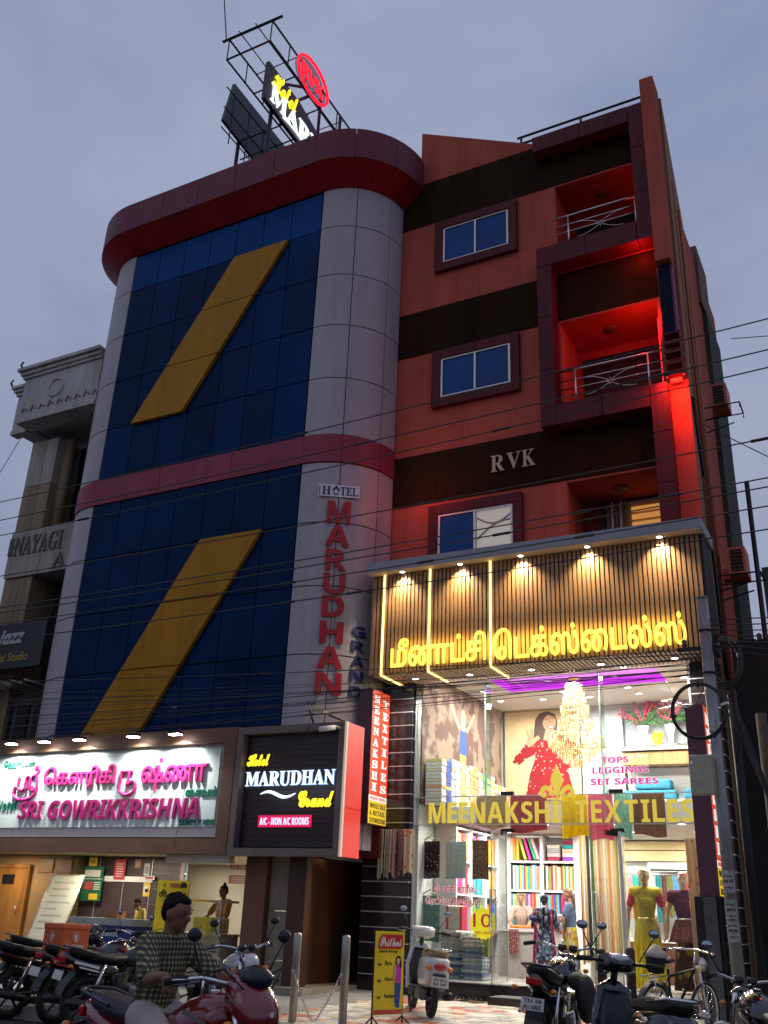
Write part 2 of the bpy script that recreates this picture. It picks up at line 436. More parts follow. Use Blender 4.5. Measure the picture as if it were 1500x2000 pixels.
m_woodlt = mat('pale_slat', (0.58, 0.42, 0.28), 0.5, var=0.25, scale=9)
m_woodback = mat('slat_backing', (0.035, 0.015, 0.008), 0.7, var=0.1)
m_grey = mat('grey_fascia', (0.30, 0.29, 0.32), 0.5, var=0.08, scale=1)
m_beige = mat('beige_stone_cladding', (0.30, 0.215, 0.13), 0.7, var=0.2, scale=1.3, streak=True)
m_beige2 = mat('pale_stone_cladding', (0.42, 0.37, 0.32), 0.75, var=0.2, scale=1.3, streak=True)
m_concrete = mat('weathered_concrete', (0.30, 0.28, 0.26), 0.85, var=0.25, scale=1.5, bump=0.3, streak=True)

# ------------------------------------------------------------------ ground
MB().box(-160, 160, -120, 200, -0.3, 0.0).build('ground', m_road, None, kind='structure')
kx0, kx1 = -30.0, 12.0
kb = MB(); kb.add([(kx0, -6.0, 0.0), (kx1, -6.0, 0.0), (kx1, 0.5, 0.0), (kx0, 0.5, 0.0), (kx0, -6.0, 0.14), (kx1, -6.0, 0.14), (kx1, 0.5, 0.285), (kx0, 0.5, 0.285)],
                  [(0, 3, 2, 1), (4, 5, 6, 7), (0, 1, 5, 4), (1, 2, 6, 5), (2, 3, 7, 6), (3, 0, 4, 7)])
pave = kb.build('pavement', m_pave, None, kind='structure')
def pz(y): return 0.14 + (y + 6.0) / 6.5 * 0.145
tile_m = [mat('tile_%s' % n, c, 0.65, var=0.22, scale=7) for n, c in (('cream', (0.56, 0.52, 0.44)), ('white', (0.62, 0.60, 0.55)), ('grey', (0.36, 0.36, 0.34)), ('brick_red', (0.46, 0.13, 0.075)), ('pinkish', (0.54, 0.33, 0.26)), ('olive', (0.40, 0.40, 0.27)))]
cnt = 0
for iy in range(17):
    for ix in range(17):
        x0 = -8.25 + ix * 0.235 + (0.117 if iy % 2 else 0); y0 = -5.15 + iy * 0.25
        if x0 + 0.23 > -4.3: continue
        z = pz(y0) + 0.002; w = 0.227; d = 0.242; dz = rnd.uniform(0.0, 0.004)
        k = rnd.choices(range(6), (34, 26, 14, 9, 10, 7))[0]
        if (ix // 2 + iy // 3) % 5 == 0 and rnd.random() < 0.55: k = 3 if rnd.random() < 0.5 else 4
        b = MB(); b.add([(x0, y0, z), (x0 + w, y0, z), (x0 + w, y0 + d, z + 0.0054), (x0, y0 + d, z + 0.0054), (x0 + .006, y0 + .006, z + .012 + dz), (x0 + w - .006, y0 + .006, z + .012 + dz), (x0 + w - .006, y0 + d - .006, z + .017 + dz), (x0 + .006, y0 + d - .006, z + .017 + dz)],
                        [(4, 5, 6, 7), (0, 1, 5, 4), (1, 2, 6, 5), (2, 3, 7, 6), (3, 0, 4, 7)])
        b.build('tile', tile_m[k], pave); cnt += 1
bk = MB()
x = kx0
while x < kx1: bk.box(x, x + 0.58, -6.16, -6.003, 0.0, 0.155); x += 0.6
bk.build('kerb', m_concrete, None, kind='structure')

# ------------------------------------------------------------------ the hotel: rounded glass tower and red wing
H = T('hotel_building', 'five storey hotel with rounded blue glass tower and a red and brown wing beside it', 'building', (-9.0, 0.0, 0.25))
XR, XL, YC, RT = -10.48, -16.52, -0.03, 1.47
def per(side, a, o):
    a = radians(a); r = RT + o
    return (XR + r * sin(a), YC - r * cos(a)) if side > 0 else (XL - r * sin(a), YC - r * cos(a))
def outline(o, n=14):
    L_ = [per(-1, 90 - 90 * i / n, o) for i in range(n + 1)]; R_ = [per(1, 90 * i / n, o) for i in range(n + 1)]
    return L_ + R_
def ringstrip(mb, pts, z0, z1, t, pts_in=None):
    """vertical skin of thickness t along 2d points"""
    n = len(pts); q = pts_in
    v = [(x, y, z0) for x, y in pts] + [(x, y, z1) for x, y in pts] + [(x, y, z0) for x, y in q] + [(x, y, z1) for x, y in q]
    f = []
    for i in range(n - 1):
        f += [(i, i + 1, n + i + 1, n + i), (2 * n + i + 1, 2 * n + i, 3 * n + i, 3 * n + i + 1), (n + i, n + i + 1, 3 * n + i + 1, 3 * n + i), (i + 1, i, 2 * n + i, 2 * n + i + 1)]
    f += [(0, n, 3 * n, 2 * n), (n - 1, 2 * n - 1 + 0, 4 * n - 1, 3 * n - 1)]
    return mb.add(v, f, False)
core = [p for p in outline(-0.05)] + [(-9.06, 9.0), (-17.9, 9.0)]
MB().prism(core, 'z', 2.62, 19.25).build('tower_core', m_clad_back, H)
MB().box(-20.5, -8.4, 3.2, 9.0, 0.0, 2.62).build('ground_floor_core', m_dark, H)
# blue panes
cols = [-16.50, -15.62, -14.77, -13.92, -13.07, -12.23, -11.38, -10.50]
rows_u = [11.16, 12.60, 14.0, 15.42, 16.82, 17.98]; rows_l = [3.6, 4.85, 6.24, 7.67, 9.07, 10.48]
for rows in (rows_u, rows_l):
    for j in range(len(rows) - 1):
        for i in range(7):
            top = rows is rows_u and j == 4
            br = 2 if top else (1 if rnd.random() < 0.4 else 0)  # top row: light in the glass is put into a brighter blue
            if rows is rows_l: br = 0
            a, b_ = cols[i] + 0.012, cols[i + 1] - 0.012; z0, z1 = rows[j] + 0.012, rows[j + 1] - 0.012
            t1, t2 = rnd.uniform(-.003, .003), rnd.uniform(-.003, .003)
            m = MB(); m.add([(a, -1.5 + t1, z0), (b_, -1.5 + t2, z0), (b_, -1.5 - t1, z1), (a, -1.5 - t2, z1), (a, -1.462, z0), (b_, -1.462, z0), (b_, -1.462, z1), (a, -1.462, z1)], [(0, 1, 2, 3), (5, 4, 7, 6), (0, 4, 5, 1), (1, 5, 6, 2), (2, 6, 7, 3), (3, 7, 4, 0)])
            m.build('glass_pane', m_blues[br], H)
# silver cladding on the two rounded corners
zs_u = [11.16, 12.60, 14.01, 15.43, 16.85, 18.05]; zs_l = [2.62, 4.80, 6.24, 7.67, 9.08, 10.48]
g = 0.6
for side, segs in ((1, (0, 34.5, 70, 90)), (-1, (0, 34.5, 70, 90))):
    for zs in (zs_u, zs_l):
        for j in range(len(zs) - 1):
            for k in range(3):
                a0, a1 = segs[k] + (0.15 if k else 0.1), segs[k + 1] - g
                if k == 2: a1 = 90
                n = 7
                po = [per(side, a0 + (a1 - a0) * i / n, 0.0) for i in range(n + 1)]; pi_ = [per(side, a0 + (a1 - a0) * i / n, -0.035) for i in range(n + 1)]
                m = MB(); ringstrip(m, po, zs[j] + 0.012, zs[j + 1] - 0.012, 0.03, pi_)
                m.build('cladding_panel', m_silver, H)
# pink band
def band_panels(name, o, z0, z1, m, cuts_front, segs=(0, 34.5, 70, 90), thick=0.06):
    for side in (-1, 1):
        for k in range(3):
            a0, a1 = segs[k] + 0.0, segs[k + 1] - 0.35
            n = 7
            b = MB(); ringstrip(b, [per(side, a0 + (a1 - a0) * i / n, o) for i in range(n + 1)], z0, z1, 0, [per(side, a0 + (a1 - a0) * i / n, o - thick) for i in range(n + 1)])
            b.build(name, m, H)
    yf = YC - RT - o
    for i in range(len(cuts_front) - 1):
        MB().box(cuts_front[i] + 0.008, cuts_front[i + 1] - 0.008, yf, yf + thick, z0, z1).build(name, m, H)
band_panels('band_panel', 0.03, 10.49, 11.15, m_pink, [-16.52, -14.5, -12.4, -10.48])
# cornice: upright fascia and a sloping red underside
CO = 0.55
band_panels('cornice_panel', CO, 18.50, 19.40, m_cornice, [-16.52, -15.3, -14.1, -12.9, -11.7, -10.48], segs=(0, 30, 60, 90))
def soffit_panel(pts_o, pts_i, z_o, z_i):
    n = len(pts_o); b = MB()
    v = [(x, y, z_o) for x, y in pts_o] + [(x, y, z_i) for x, y in pts_i] + [(x, y, z_o + 0.04) for x, y in pts_o] + [(x, y, z_i + 0.04) for x, y in pts_i]
    f = [(i, n + i, n + i + 1, i + 1) for i in range(n - 1)] + [(2 * n + i, 2 * n + i + 1, 3 * n + i + 1, 3 * n + i) for i in range(n - 1)]
    f += [(0, 2 * n, 3 * n, n), (n - 1, 2 * n - 1, 4 * n - 1, 3 * n - 1)]
    b.add(v, f); b.build('soffit_panel', m_soff, H)
for side in (-1, 1):
    for k in range(6):
        a0, a1 = 15 * k, 15 * k + 14.7
        soffit_panel([per(side, a0 + (a1 - a0) * i / 4, CO - 0.01) for i in range(5)], [per(side, a0 + (a1 - a0) * i / 4, 0.02) for i in range(5)], 18.49, 18.02)
xs = [-16.52 + i * 0.755 for i in range(9)]
for i in range(8):
    soffit_panel([(xs[i] + .005, YC - RT - CO + 0.01), (xs[i + 1] - .005, YC - RT - CO + 0.01)], [(xs[i] + .005, YC - RT - 0.02), (xs[i + 1] - .005, YC - RT - 0.02)], 18.49, 18.02)
MB().prism(outline(CO - 0.07) + [(XR + RT + CO - .07, 9), (XL - RT - CO + .07, 9)], 'z', 18.6, 19.3).build('roof_slab', m_cornice, H)
# amber stripes, three sheets each
def stripe(xt0, xt1, zt, dx_dz, cuts):
    for i in range(len(cuts) - 1):
        z1, z0 = cuts[i] - 0.012, cuts[i + 1] + 0.012
        p = [(xt0 - (zt - z0) * dx_dz, z0), (xt1 - (zt - z0) * dx_dz, z0), (xt1 - (zt - z1) * dx_dz, z1), (xt0 - (zt - z1) * dx_dz, z1)]
        MB().prism(p, 'y', -1.60, -1.505).build('stripe_panel', m_yel, H)
stripe(-12.99, -11.40, 16.79, 0.6255, [16.80, 15.40, 13.97, 12.54])
stripe(-12.97, -11.34, 9.06, 0.632, [9.07, 7.68, 6.23, 4.80, 3.8])

# red wing
MB().box(-9.02, -5.15, 0.0, 0.25, 6.5, 18.70).build('front_wall', m_red, H)
MB().box(-9.02, -2.9, 1.5, 9.0, 6.5, 18.7).build('wing_core', m_red, H)
MB().prism([(-2.85, 0.0), (-2.50, 0.0), (-3.02, 5.6), (-3.25, 8.6), (-3.6, 8.6)], 'z', 0.3, 18.95).build('side_wall', m_ochre, H)
MB().box(-2.90, -2.495, -0.10, -0.003, 5.9, 14.3).build('corner_pier', m_red, H)
for z0, z1 in ((17.36, 18.69), (13.60, 14.82), (9.76, 10.98)):
    MB().box(-9.01, -5.15, -0.02, -0.002, z0, z1).build('brown_band', m_brown, H)
    MB().box(-5.149, -2.92, -0.02, 1.5, z0, z1).build('brown_band', m_brown, H)
MB().box(-5.15, -2.92, -0.015, 1.5, 14.83, 15.2).build('balcony_slab', m_red, H)
MB().box(-5.15, -2.92, -0.015, 1.5, 10.99, 11.3).build('balcony_slab', m_red, H)
MB().prism([(-8.56, 18.70), (-3.0, 18.70), (-3.0, 18.80), (-5.55, 18.84), (-8.56, 20.45)], 'y', 0.0, 0.2).build('parapet', m_red, H)
MB().box(-9.6, -8.57, 0.0, 0.2, 18.7, 19.35).build('parapet', m_red, H)
# fin and staggered frames
def seg(name, x0, x1, z0, z1, yf, vert, m=m_maroon, step=1.25, yb=0.0):
    a, b_ = (z0, z1) if vert else (x0, x1); n = max(1, round((b_ - a) / step))
    for i in range(n):
        s0 = a + (b_ - a) * i / n + (0.008 if i else 0); s1 = a + (b_ - a) * (i + 1) / n - 0.008
        if vert: MB().box(x0, x1, yf, yb, s0, s1).build(name, m, H)
        else: MB().box(s0, s1, yf, yb, z0, z1).build(name, m, H)
YF = -0.42
seg('frame_panel', -5.44, -3.19, 18.16, 18.60, YF, False)
seg('frame_panel', -3.18, -2.86, 14.85, 18.60, YF, True)
seg('frame_panel', -5.42, -3.19, 14.85, 15.35, YF, False)
seg('frame_panel', -5.42, -5.10, 10.85, 14.84, YF, True)
seg('frame_panel', -5.09, -3.19, 10.85, 11.32, YF, False)
seg('frame_panel', -3.18, -2.86, 8.12, 11.32, YF, True)
MB().box(-2.85, -2.55, -0.55, 0.0, 14.10, 19.12).build('fin', m_red, H)
# balconies
for k, (z0, z1) in enumerate(((15.2, 17.36), (11.3, 13.60), (8.1, 9.76))):
    MB().box(-5.15, -5.05, 0.0, 1.45, z0, z1).build('balcony_wall', m_red, H)
    MB().box(-2.98, -2.88, 0.0, 1.45, z0, z1).build('balcony_wall', m_red, H)
    MB().box(-5.05, -2.98, 1.38, 1.45, z0, z1).build('balcony_wall', m_red, H)
    MB().box(-5.05, -2.98, 0.0, 1.38, z1 - 0.05, z1 - 0.002).build('balcony_ceiling', m_red, H)
    MB().lathe([(0.0, 0), (0.13, 0.0), (0.15, 0.03), (0.10, 0.05)], (-4.1, 0.65, z1 - 0.10), n=14).build('ceiling_rose', mat('dim_lamp_housing', (0.2, 0.12, 0.09), 0.5, var=0), H)
    if k < 2:
        d = MB().box(-4.95, -3.0, 1.33, 1.375, z0, z1 - 0.28).build('balcony_door', m_dark, H)
        r = MB()
        zb_ = z0 + (0.15 if k == 0 else 0.02)
        for h in (0.10, 0.42, 0.62, 0.86): r.tube([(-5.08, -0.2, zb_ + h), (-2.9, -0.2, zb_ + h)], 0.022 if h > 0.8 else 0.013, 8)
        for xx in (-4.72, -3.22): r.tube([(xx, -0.2, zb_), (xx, -0.2, zb_ + 0.86)], 0.022, 8)
        rail = r.build('balcony_railing', m_steel, H)
        o = MB(); cx, cz = -4.0, zb_ + 0.40
        for a in range(8):
            t = a * pi / 4
            o.tube([(cx + 0.02 * cos(t), -0.21, cz + 0.02 * sin(t)), (cx + 0.10 * cos(t), -0.21, cz + 0.10 * sin(t))], 0.008, 6)
        for s in (-1, 1):
            for u in (-1, 1):
                o.tube([(cx + s * (0.02 + 0.5 * i / 8), -0.21, cz + u * (0.03 + 0.17 * sin(i / 8 * pi * 0.55))) for i in range(9)], 0.008, 6)
        o.build('railing_ornament', m_steel, rail)
# lit lounge behind the lowest balcony
b3 = MB().box(-4.62, -3.02, 1.20, 1.24, 8.12, 9.62).build('balcony_window', mat('warm_room', (0.5, 0.35, 0.2), 0.8, var=0.1), H)
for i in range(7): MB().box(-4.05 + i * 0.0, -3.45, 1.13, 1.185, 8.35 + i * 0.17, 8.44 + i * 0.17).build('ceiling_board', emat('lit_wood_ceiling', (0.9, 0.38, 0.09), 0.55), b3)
MB().box(-4.66, -4.60, 1.05, 1.19, 8.1, 9.65).build('window_frame', m_black, b3)
MB().box(-3.42, -3.34, 1.05, 1.19, 8.1, 9.65).build('window_frame', m_black, b3)
MB().box(-3.33, -3.0, 1.10, 1.16, 8.1, 9.65).build('glass_pane', m_winblue, b3)
for i in range(5): MB().tube([(-4.55 + i * .09, 1.1, 8.1), (-4.52 + i * .09, 1.1, 9.62)], 0.03, 6).build('curtain_fold', m_white if i % 2 else m_beige, b3)
# windows of the wing
def wing_window(zlo, zhi, open_right=False):
    W = MB().box(-7.86, -6.20, -0.012, -0.002, zlo + .24, zhi - .24).build('window', m_dark, H)
    for a in ((-8.08, -5.98, zhi - 0.22, zhi), (-8.08, -5.98, zlo, zlo + 0.22)):
        MB().box(a[0], (a[0] + a[1]) / 2 - 0.006, -0.115, -0.001, a[2], a[3]).build('surround_panel', m_maroon, W)
        MB().box((a[0] + a[1]) / 2 + 0.006, a[1], -0.115, -0.001, a[2], a[3]).build('surround_panel', m_maroon, W)
    for x0, x1 in ((-8.08, -7.87), (-6.18, -5.98)): MB().box(x0, x1, -0.113, -0.001, zlo + 0.226, zhi - 0.226).build('surround_panel', m_maroon, W)
    z0, z1 = zlo + 0.22, zhi - 0.22
    f = MB(); f.box(-7.86, -6.19, -0.085, -0.03, z0, z0 + 0.045); f.box(-7.86, -6.19, -0.085, -0.03, z1 - 0.045, z1)
    for x in (-7.86, -7.05, -6.235): f.box(x, x + 0.045, -0.088, -0.033, z0 + .046, z1 - .046)
    f.build('window_frame', m_alu, W)
    MB().box(-7.81, -7.055, -0.06, -0.045, z0 + .05, z1 - .05).build('glass_pane', m_winblue, W)
    if not open_right: MB().box(-7.0, -6.24, -0.06, -0.045, z0 + .05, z1 - .05).build('glass_pane', m_winblue, W)
    return W
wing_window(15.78, 17.26); wing_window(12.06, 13.53); W3 = wing_window(8.10, 9.64, True)
MB().box(-7.0, -6.24, -0.024, -0.014, 8.36, 9.38).build('room_wall', emat('lit_room', (0.62, 0.58, 0.52), 0.42), W3)
dm = mat('plaster_moulding', (0.45, 0.42, 0.38), 0.7, var=0.05)
MB().tube([(-6.98 + 0.74 * i / 10, -0.04, 8.75 + 0.10 * sin(i / 10 * pi) + 0.35 * i / 10) for i in range(11)], 0.02, 6).build('ceiling_moulding', dm, W3)
MB().tube([(-6.98 + 0.74 * i / 10, -0.04, 9.22 - 0.16 * sin(i / 10 * pi)) for i in range(11)], 0.02, 6).build('ceiling_moulding', dm, W3)
# RVK letters
m_rvk = mat('dull_gold_letters', (0.42, 0.32, 0.22), 0.4, metal=0.3, var=0.05)
for ch, x0, x1 in (('R', -6.67, -6.36), ('V', -6.31, -6.00), ('K', -5.97, -5.68)):
    text('letter', serif(ch), onwall(-0.021), x0, x1, 10.21, 10.59, m_rvk, H, 0.05)
# roof pipe rails seen over the edge
for z, y in ((19.33, 0.15), (19.12, 0.15)): MB().tube([(-6.0, y, z), (-2.86, y, z)], 0.03, 8).build('roof_rail', m_black, H)
for x in (-5.9, -4.4, -2.95): MB().tube([(x, 0.15, 18.7), (x, 0.15, 19.33)], 0.03, 8).build('roof_rail', m_black, H)
# side bay, ducts and drain pipes on the flank
MB().box(-3.25, -2.82, 5.9, 7.4, 17.3, 19.2).build('side_bay', mat('brown_side_box', (0.16, 0.09, 0.055), 0.8, var=0.2, scale=1), H)
MB().box(-3.3, -2.78, 6.3, 8.5, 3.0, 17.28).build('side_bay', mat('green_shade_net', (0.045, 0.055, 0.035), 0.9, var=0.3, scale=3, streak=True), H)
for x, y, z0, z1 in ((-2.60, 1.2, 8.6, 17.5), (-2.66, 2.2, 9.0, 17.5), (-2.74, 3.2, 6.0, 16.0)):
    MB().tube([(x, y, z0), (x, y, z1)], 0.04, 8).build('drain_pipe', mat('orange_pipe', (0.42, 0.11, 0.04), 0.6), H)
MB().tube([(-2.50, 0.35, 11.3), (-2.58, 1.2, 9.9), (-2.66, 2.0, 8.0), (-2.66, 2.1, 5.0)], 0.035, 8).build('drain_pipe', m_black, H)
MB().box(-2.9, -2.5, 5.0, 5.3, 9.0, 9.25).build('side_ledge', m_red, H)
# left hidden flank of tower and hotel number letters down the column
def tang(ang, o=0.012):
    a = radians(ang); ox, oy = per(1, ang, o)
    return lambda u, v, d: (ox + u * cos(a) + d * sin(a), oy + u * sin(a) - d * cos(a), v)
m_rl = mat('red_letters', (0.40, 0.006, 0.010), 0.5, var=0.05)
m_bl = mat('navy_letters', (0.012, 0.018, 0.10), 0.5, var=0.0)
m_wl = mat('white_letters', (0.75, 0.75, 0.76), 0.5, var=0.0)
ys = [(9.66, 9.07), (9.10, 8.56), (8.57, 8.03), (8.04, 7.52), (7.56, 7.03), (7.02, 6.49), (6.50, 5.98), (5.97, 5.46)]
for i, ch in enumerate('MARUDHAN'):
    w = (0.50, 0.50, 0.44, 0.46, 0.46, 0.48, 0.52, 0.52)[i]; zt, zb_ = ys[i]
    zc = lambda z: z
    text('letter', sans(ch), tang(35), -w / 2, w / 2, zb_ - 0.02, zt - 0.10, m_rl, H, 0.03, bold=0.012)
for i, ch in enumerate('GRAND'):
    text('letter', sans(ch), tang(57), -0.15, 0.15, 6.66 - i * 0.305, 6.88 - i * 0.305, m_bl, H, 0.02)
mb = MB(); fnp = tang(34); mb.add([fnp(u, v, d) for d in (0, 0.015) for u, v in ((-0.44, 9.66), (0.44, 9.66), (0.44, 9.93), (-0.44, 9.93))], [(4, 5, 6, 7), (0, 1, 5, 4), (1, 2, 6, 5), (2, 3, 7, 6), (3, 0, 4, 7)])
pl = mb.build('name_plate', m_wl, H)
fn2 = tang(34, 0.028)
text('lettering', serif('H'), fn2, -0.36, -0.17, 9.70, 9.89, m_bl, pl, 0.01)
text('lettering', serif('TEL'), fn2, 0.03, 0.41, 9.70, 9.89, m_bl, pl, 0.01)
mb = MB(); P = [(-0.15, 9.80), (-0.06, 9.92), (0.03, 9.80), (-0.01, 9.80), (-0.01, 9.70), (-0.11, 9.70), (-0.11, 9.80)]
mb.add([fn2(u, v, 0.012) for u, v in P], [tuple(range(7))]); mb.build('house_emblem', m_bl, pl)
mb = MB(); P = [(-0.09, 9.79), (-0.06, 9.84), (-0.03, 9.79), (-0.03, 9.72), (-0.09, 9.72)]
mb.add([fn2(u, v, 0.016) for u, v in P], [tuple(range(5))]); mb.build('house_emblem', m_wl, pl)
mb = MB(); mb.add([fn2(u, v, 0.01) for u, v in ((-0.42, 9.68), (-0.40, 9.68), (-0.40, 9.90), (-0.42, 9.90))], [(0, 1, 2, 3)]); mb.build('lettering', m_bl, pl)

# ------------------------------------------------------------------ roof sign frame, oval and boards
m_truss = mat('roof_steel', (0.012, 0.012, 0.018), 0.6, var=0)
RS = T('roof_sign_frame', 'black open steel lattice frame standing on the hotel roof', 'sign frame', (-13.6, 0.5, 19.3))
xa, xb = -14.55, -13.0
for i, (x, zz) in enumerate(((xa, (22.9, 23.5, 25.6, 26.1)), (xb, (22.6, 24.85, 25.6)))):
    pass
def bar(p, q, r=0.035, nm='bar'): return MB().tube([p, q], r, 4, smooth=False).build(nm, m_truss, RS)
y0_, y1_ = -1.2, 4.6
for x in (xa, xb):
    for z in (24.80, 25.62): bar((x, y0_, z), (x, y1_, z))
for x in (-14.1, -13.5):
    bar((x, y0_ - .15, 25.60), (x, y1_, 25.60), 0.02)
bar((xa - .25, y0_, 25.66), (xb + .35, y0_, 25.62), 0.05)
bar((xa, y0_, 24.80), (xb, y0_, 24.80))
for y in (0.2, 1.6, 3.0, 4.4): bar((xa, y, 24.8), (xb, y, 24.8), 0.03); bar((xa, y, 25.6), (xb, y, 25.6), 0.02)
for x in (xa, xb):
    for i in range(7): y = y0_ + i * 0.95; bar((x, y, 24.8), (x, y, 25.62), 0.025)
for x, y in ((xb, 1.6), (xa, 2.8), (xb, 2.8), (xb, 4.4), (xa, 4.4)): bar((x, y, 19.3), (x, y, 25.6), 0.06)
for z in (23.2, 24.0): bar((xa - .9, 1.0, z), (xb, 1.0, z), 0.03)
for y in (-0.2, 0.6, 1.4): bar((xa - .4, y, 22.6), (xa - .4, y, 24.6), 0.025)
for z in (22.9, 23.7, 24.5): bar((xa - .4, -0.6, z), (xa - .4, 3.0, z), 0.025)
bar((xb, 0.4, 24.0), (xb + 0.0, 1.1, 24.9), 0.05); bar((xb, -0.4, 23.9), (xb, 0.9, 25.0), 0.05)
def side_fn(X): return lambda u, v, d: (X + d, u, v)
e_yel = emat('yellow_led', (1.0, 0.80, 0.02), 1.5); e_white = emat('white_led', (0.75, 0.88, 1.0), 1.5); e_red = emat('red_led', (1.0, 0.012, 0.03), 1.5)
m_board = mat('dark_sign_board', (0.05, 0.022, 0.035), 0.5, var=0.1)
S1 = T('roof_name_sign', 'lit sign board with white letters standing on the roof, seen at a steep angle', 'sign', (-13.0, 0.0, 19.35))
MB().prism([(-1.17, 22.62), (4.6, 22.50), (4.6, 23.75), (1.6, 23.75), (0.5, 24.02), (-1.15, 24.05)], 'x', -13.10, -12.98).build('board', m_board, S1)
text('lettering', script('Hotel'), side_fn(-12.975), -0.90, 0.35, 23.30, 23.98, e_yel, S1, 0.05, bold=0.01)
text('lettering', serif('MARUDHAN'), side_fn(-12.975), -0.95, 4.45, 22.75, 23.42, e_white, S1, 0.05)
MB().tube([(-12.93, -0.3 + 2.2 * i / 12, 22.66 + 0.06 * sin(i / 12 * 2 * pi)) for i in range(13)], 0.03, 6).build('swoosh', e_white, S1)
for y in (-0.6, 2.0, 4.2): MB().tube([(-13.15, y, 19.35), (-13.15, y, 23.0)], 0.06, 6).build('post', m_truss, S1)
S2 = T('roof_oval_sign', 'red neon oval sign with three red letters above the roof lattice', 'sign', (-12.9, 0.9, 24.5))
MB().tube([(-12.85, 0.9 + 0.86 * cos(2 * pi * i / 36), 25.25 + 0.66 * sin(2 * pi * i / 36)) for i in range(36)], 0.05, 8, closed=True).build('oval_ring', e_red, S2)
MB().prism([(0.9 + 0.84 * cos(2 * pi * i / 36), 25.25 + 0.64 * sin(2 * pi * i / 36)) for i in range(36)], 'x', -12.98, -12.91).build('backing', glassmat('clear_acrylic', (0.55, 0.55, 0.6)), S2)
text('lettering', sans('RVK'), side_fn(-12.9), 0.28, 1.52, 25.02, 25.5, e_red, S2, 0.06)
S3 = T('roof_back_board', 'dark blank board on the far side of the roof lattice', 'board', (-15.4, 1.0, 19.3))
MB().prism([(0.0, 23.95), (6.0, 23.5), (6.0, 25.7), (0.3, 25.75)], 'x', -15.55, -15.45).build('board', mat('slate_board', (0.05, 0.055, 0.065), 0.5, var=0.15, scale=1), S3)
for y in (1.0, 3.0, 5.5): MB().tube([(-15.6, y, 19.35), (-15.6, y, 25.5)], 0.06, 6).build('post', m_truss, S3)
single(MB().tube([(-14.6, -1.3, 25.6), (-15.3, -1.5, 30.5), (-15.6, -1.6, 33)], 0.018, 5), 'antenna_mast', m_truss, 'thin bent black rod rising from the roof lattice into the sky', 'antenna', (-14.6, -1.3, 25.6))
# ------------------------------------------------------------------ textile shop: shell, signboard, glass front, interior
m_stripe = mat('silver_joint', (0.62, 0.62, 0.64), 0.35, metal=0.5, var=0)
m_blackt = mat('polished_black_tile', (0.022, 0.018, 0.020), 0.12, var=0.1, spec=0.5)
m_inwall = mat('shop_wall', (0.74, 0.73, 0.72), 0.6, var=0.03, scale=1)
m_floor = mat('vitrified_floor', (0.62, 0.60, 0.56), 0.12, var=0.05, scale=1.5)
m_glass = glassmat('clear_glass')
SH = T('textile_shop', 'brightly lit two level textile shop with glass front under the wood slatted signboard', 'shop', (-5.6, 0.0, 0.3))
XA, XB, YB = -8.20, -2.98, 4.6
MB().box(XA - 0.1, XB + 0.05, -0.40, YB + .1, 0.20, 0.52).build('plinth', m_blackt, SH)
MB().box(XA, XB, -0.39, YB, 0.521, 0.535).build('floor_sheet', m_floor, SH)
MB().box(-6.40, -4.1, -1.0, -0.405, 0.19, 0.375).build('step', m_blackt, SH)
MB().box(-6.38, -4.12, -0.985, -0.41, 0.376, 0.384).build('step_tread', mat('grey_granite', (0.22, 0.22, 0.22), 0.3, var=0.2, scale=20), SH)
MB().box(XA - 0.12, XA, 0.02, YB + .1, 0.53, 6.3).build('side_wall', m_inwall, SH)
MB().box(XB, XB + 0.12, 0.02, YB + .1, 0.53, 6.3).build('side_wall', m_inwall, SH)
MB().box(XA, XB, YB, YB + .1, 0.53, 6.3).build('back_wall', m_inwall, SH)
MB().box(XA, XB, 0.48, YB, 3.22, 3.50).build('upper_floor_slab', m_inwall, SH)
cl = MB(); Zc = 6.12
for a in ((XA, XB, 0.0, 1.25), (XA, XB, 2.5, YB), (XA, -7.25, 1.25, 2.5), (-3.85, XB, 1.25, 2.5)): cl.box(a[0], a[1], a[2], a[3], Zc, Zc + 0.18)
clg = cl.build('ceiling', mat('shop_ceiling', (0.78, 0.72, 0.68), 0.7, var=0.02), SH)
MB().box(-7.25, -3.85, 1.25, 2.5, Zc + 0.19, Zc + 0.25).build('ceiling_tray', mat('pink_tray', (0.62, 0.40, 0.58), 0.7, var=0), clg)
MB().box(-7.20, -3.90, 2.44, 2.49, Zc + 0.01, Zc + 0.14).build('cove_strip', emat('purple_led', (0.62, 0.03, 0.85), 1.0), clg)
MB().box(-7.245, -7.20, 1.3, 2.43, Zc + 0.01, Zc + 0.14).build('cove_strip', emat('purple_led', (0.62, 0.03, 0.85), 1.0), clg)
e_down = emat('downlight_disc', (1.0, 0.98, 0.94), 6.0)
m_rim = mat('lamp_rim', (0.7, 0.7, 0.7), 0.4, var=0)
def downlight(parent, x, y, z, r=0.07):
    o = MB().lathe([(r + 0.02, 0.0), (r + 0.02, -0.015), (r, -0.018)], (x, y, z), n=16).build('downlight', m_rim, parent)
    MB().lathe([(0.0, -0.020), (r, -0.020)], (x, y, z), n=16).build('lamp_disc', e_down, o)
for x, y in ((-5.37, 1.0), (-4.38, 1.0), (-3.48, 2.2), (-6.12, 2.7), (-4.73, 2.7), (-6.77, 3.3), (-5.72, 3.35), (-4.65, 3.35), (-4.3, 4.2), (-3.4, 2.9), (-7.75, 2.17), (-7.74, 3.2), (-6.42, 0.9)):
    downlight(SH, x, y, Zc - 0.001)
for x, y in ((-7.3, 0.9), (-6.0, 0.9), (-4.7, 0.9), (-3.5, 0.9), (-7.3, 2.4), (-6.0, 2.4), (-4.7, 2.4), (-3.5, 2.4)):
    downlight(SH, x, y, 3.219)
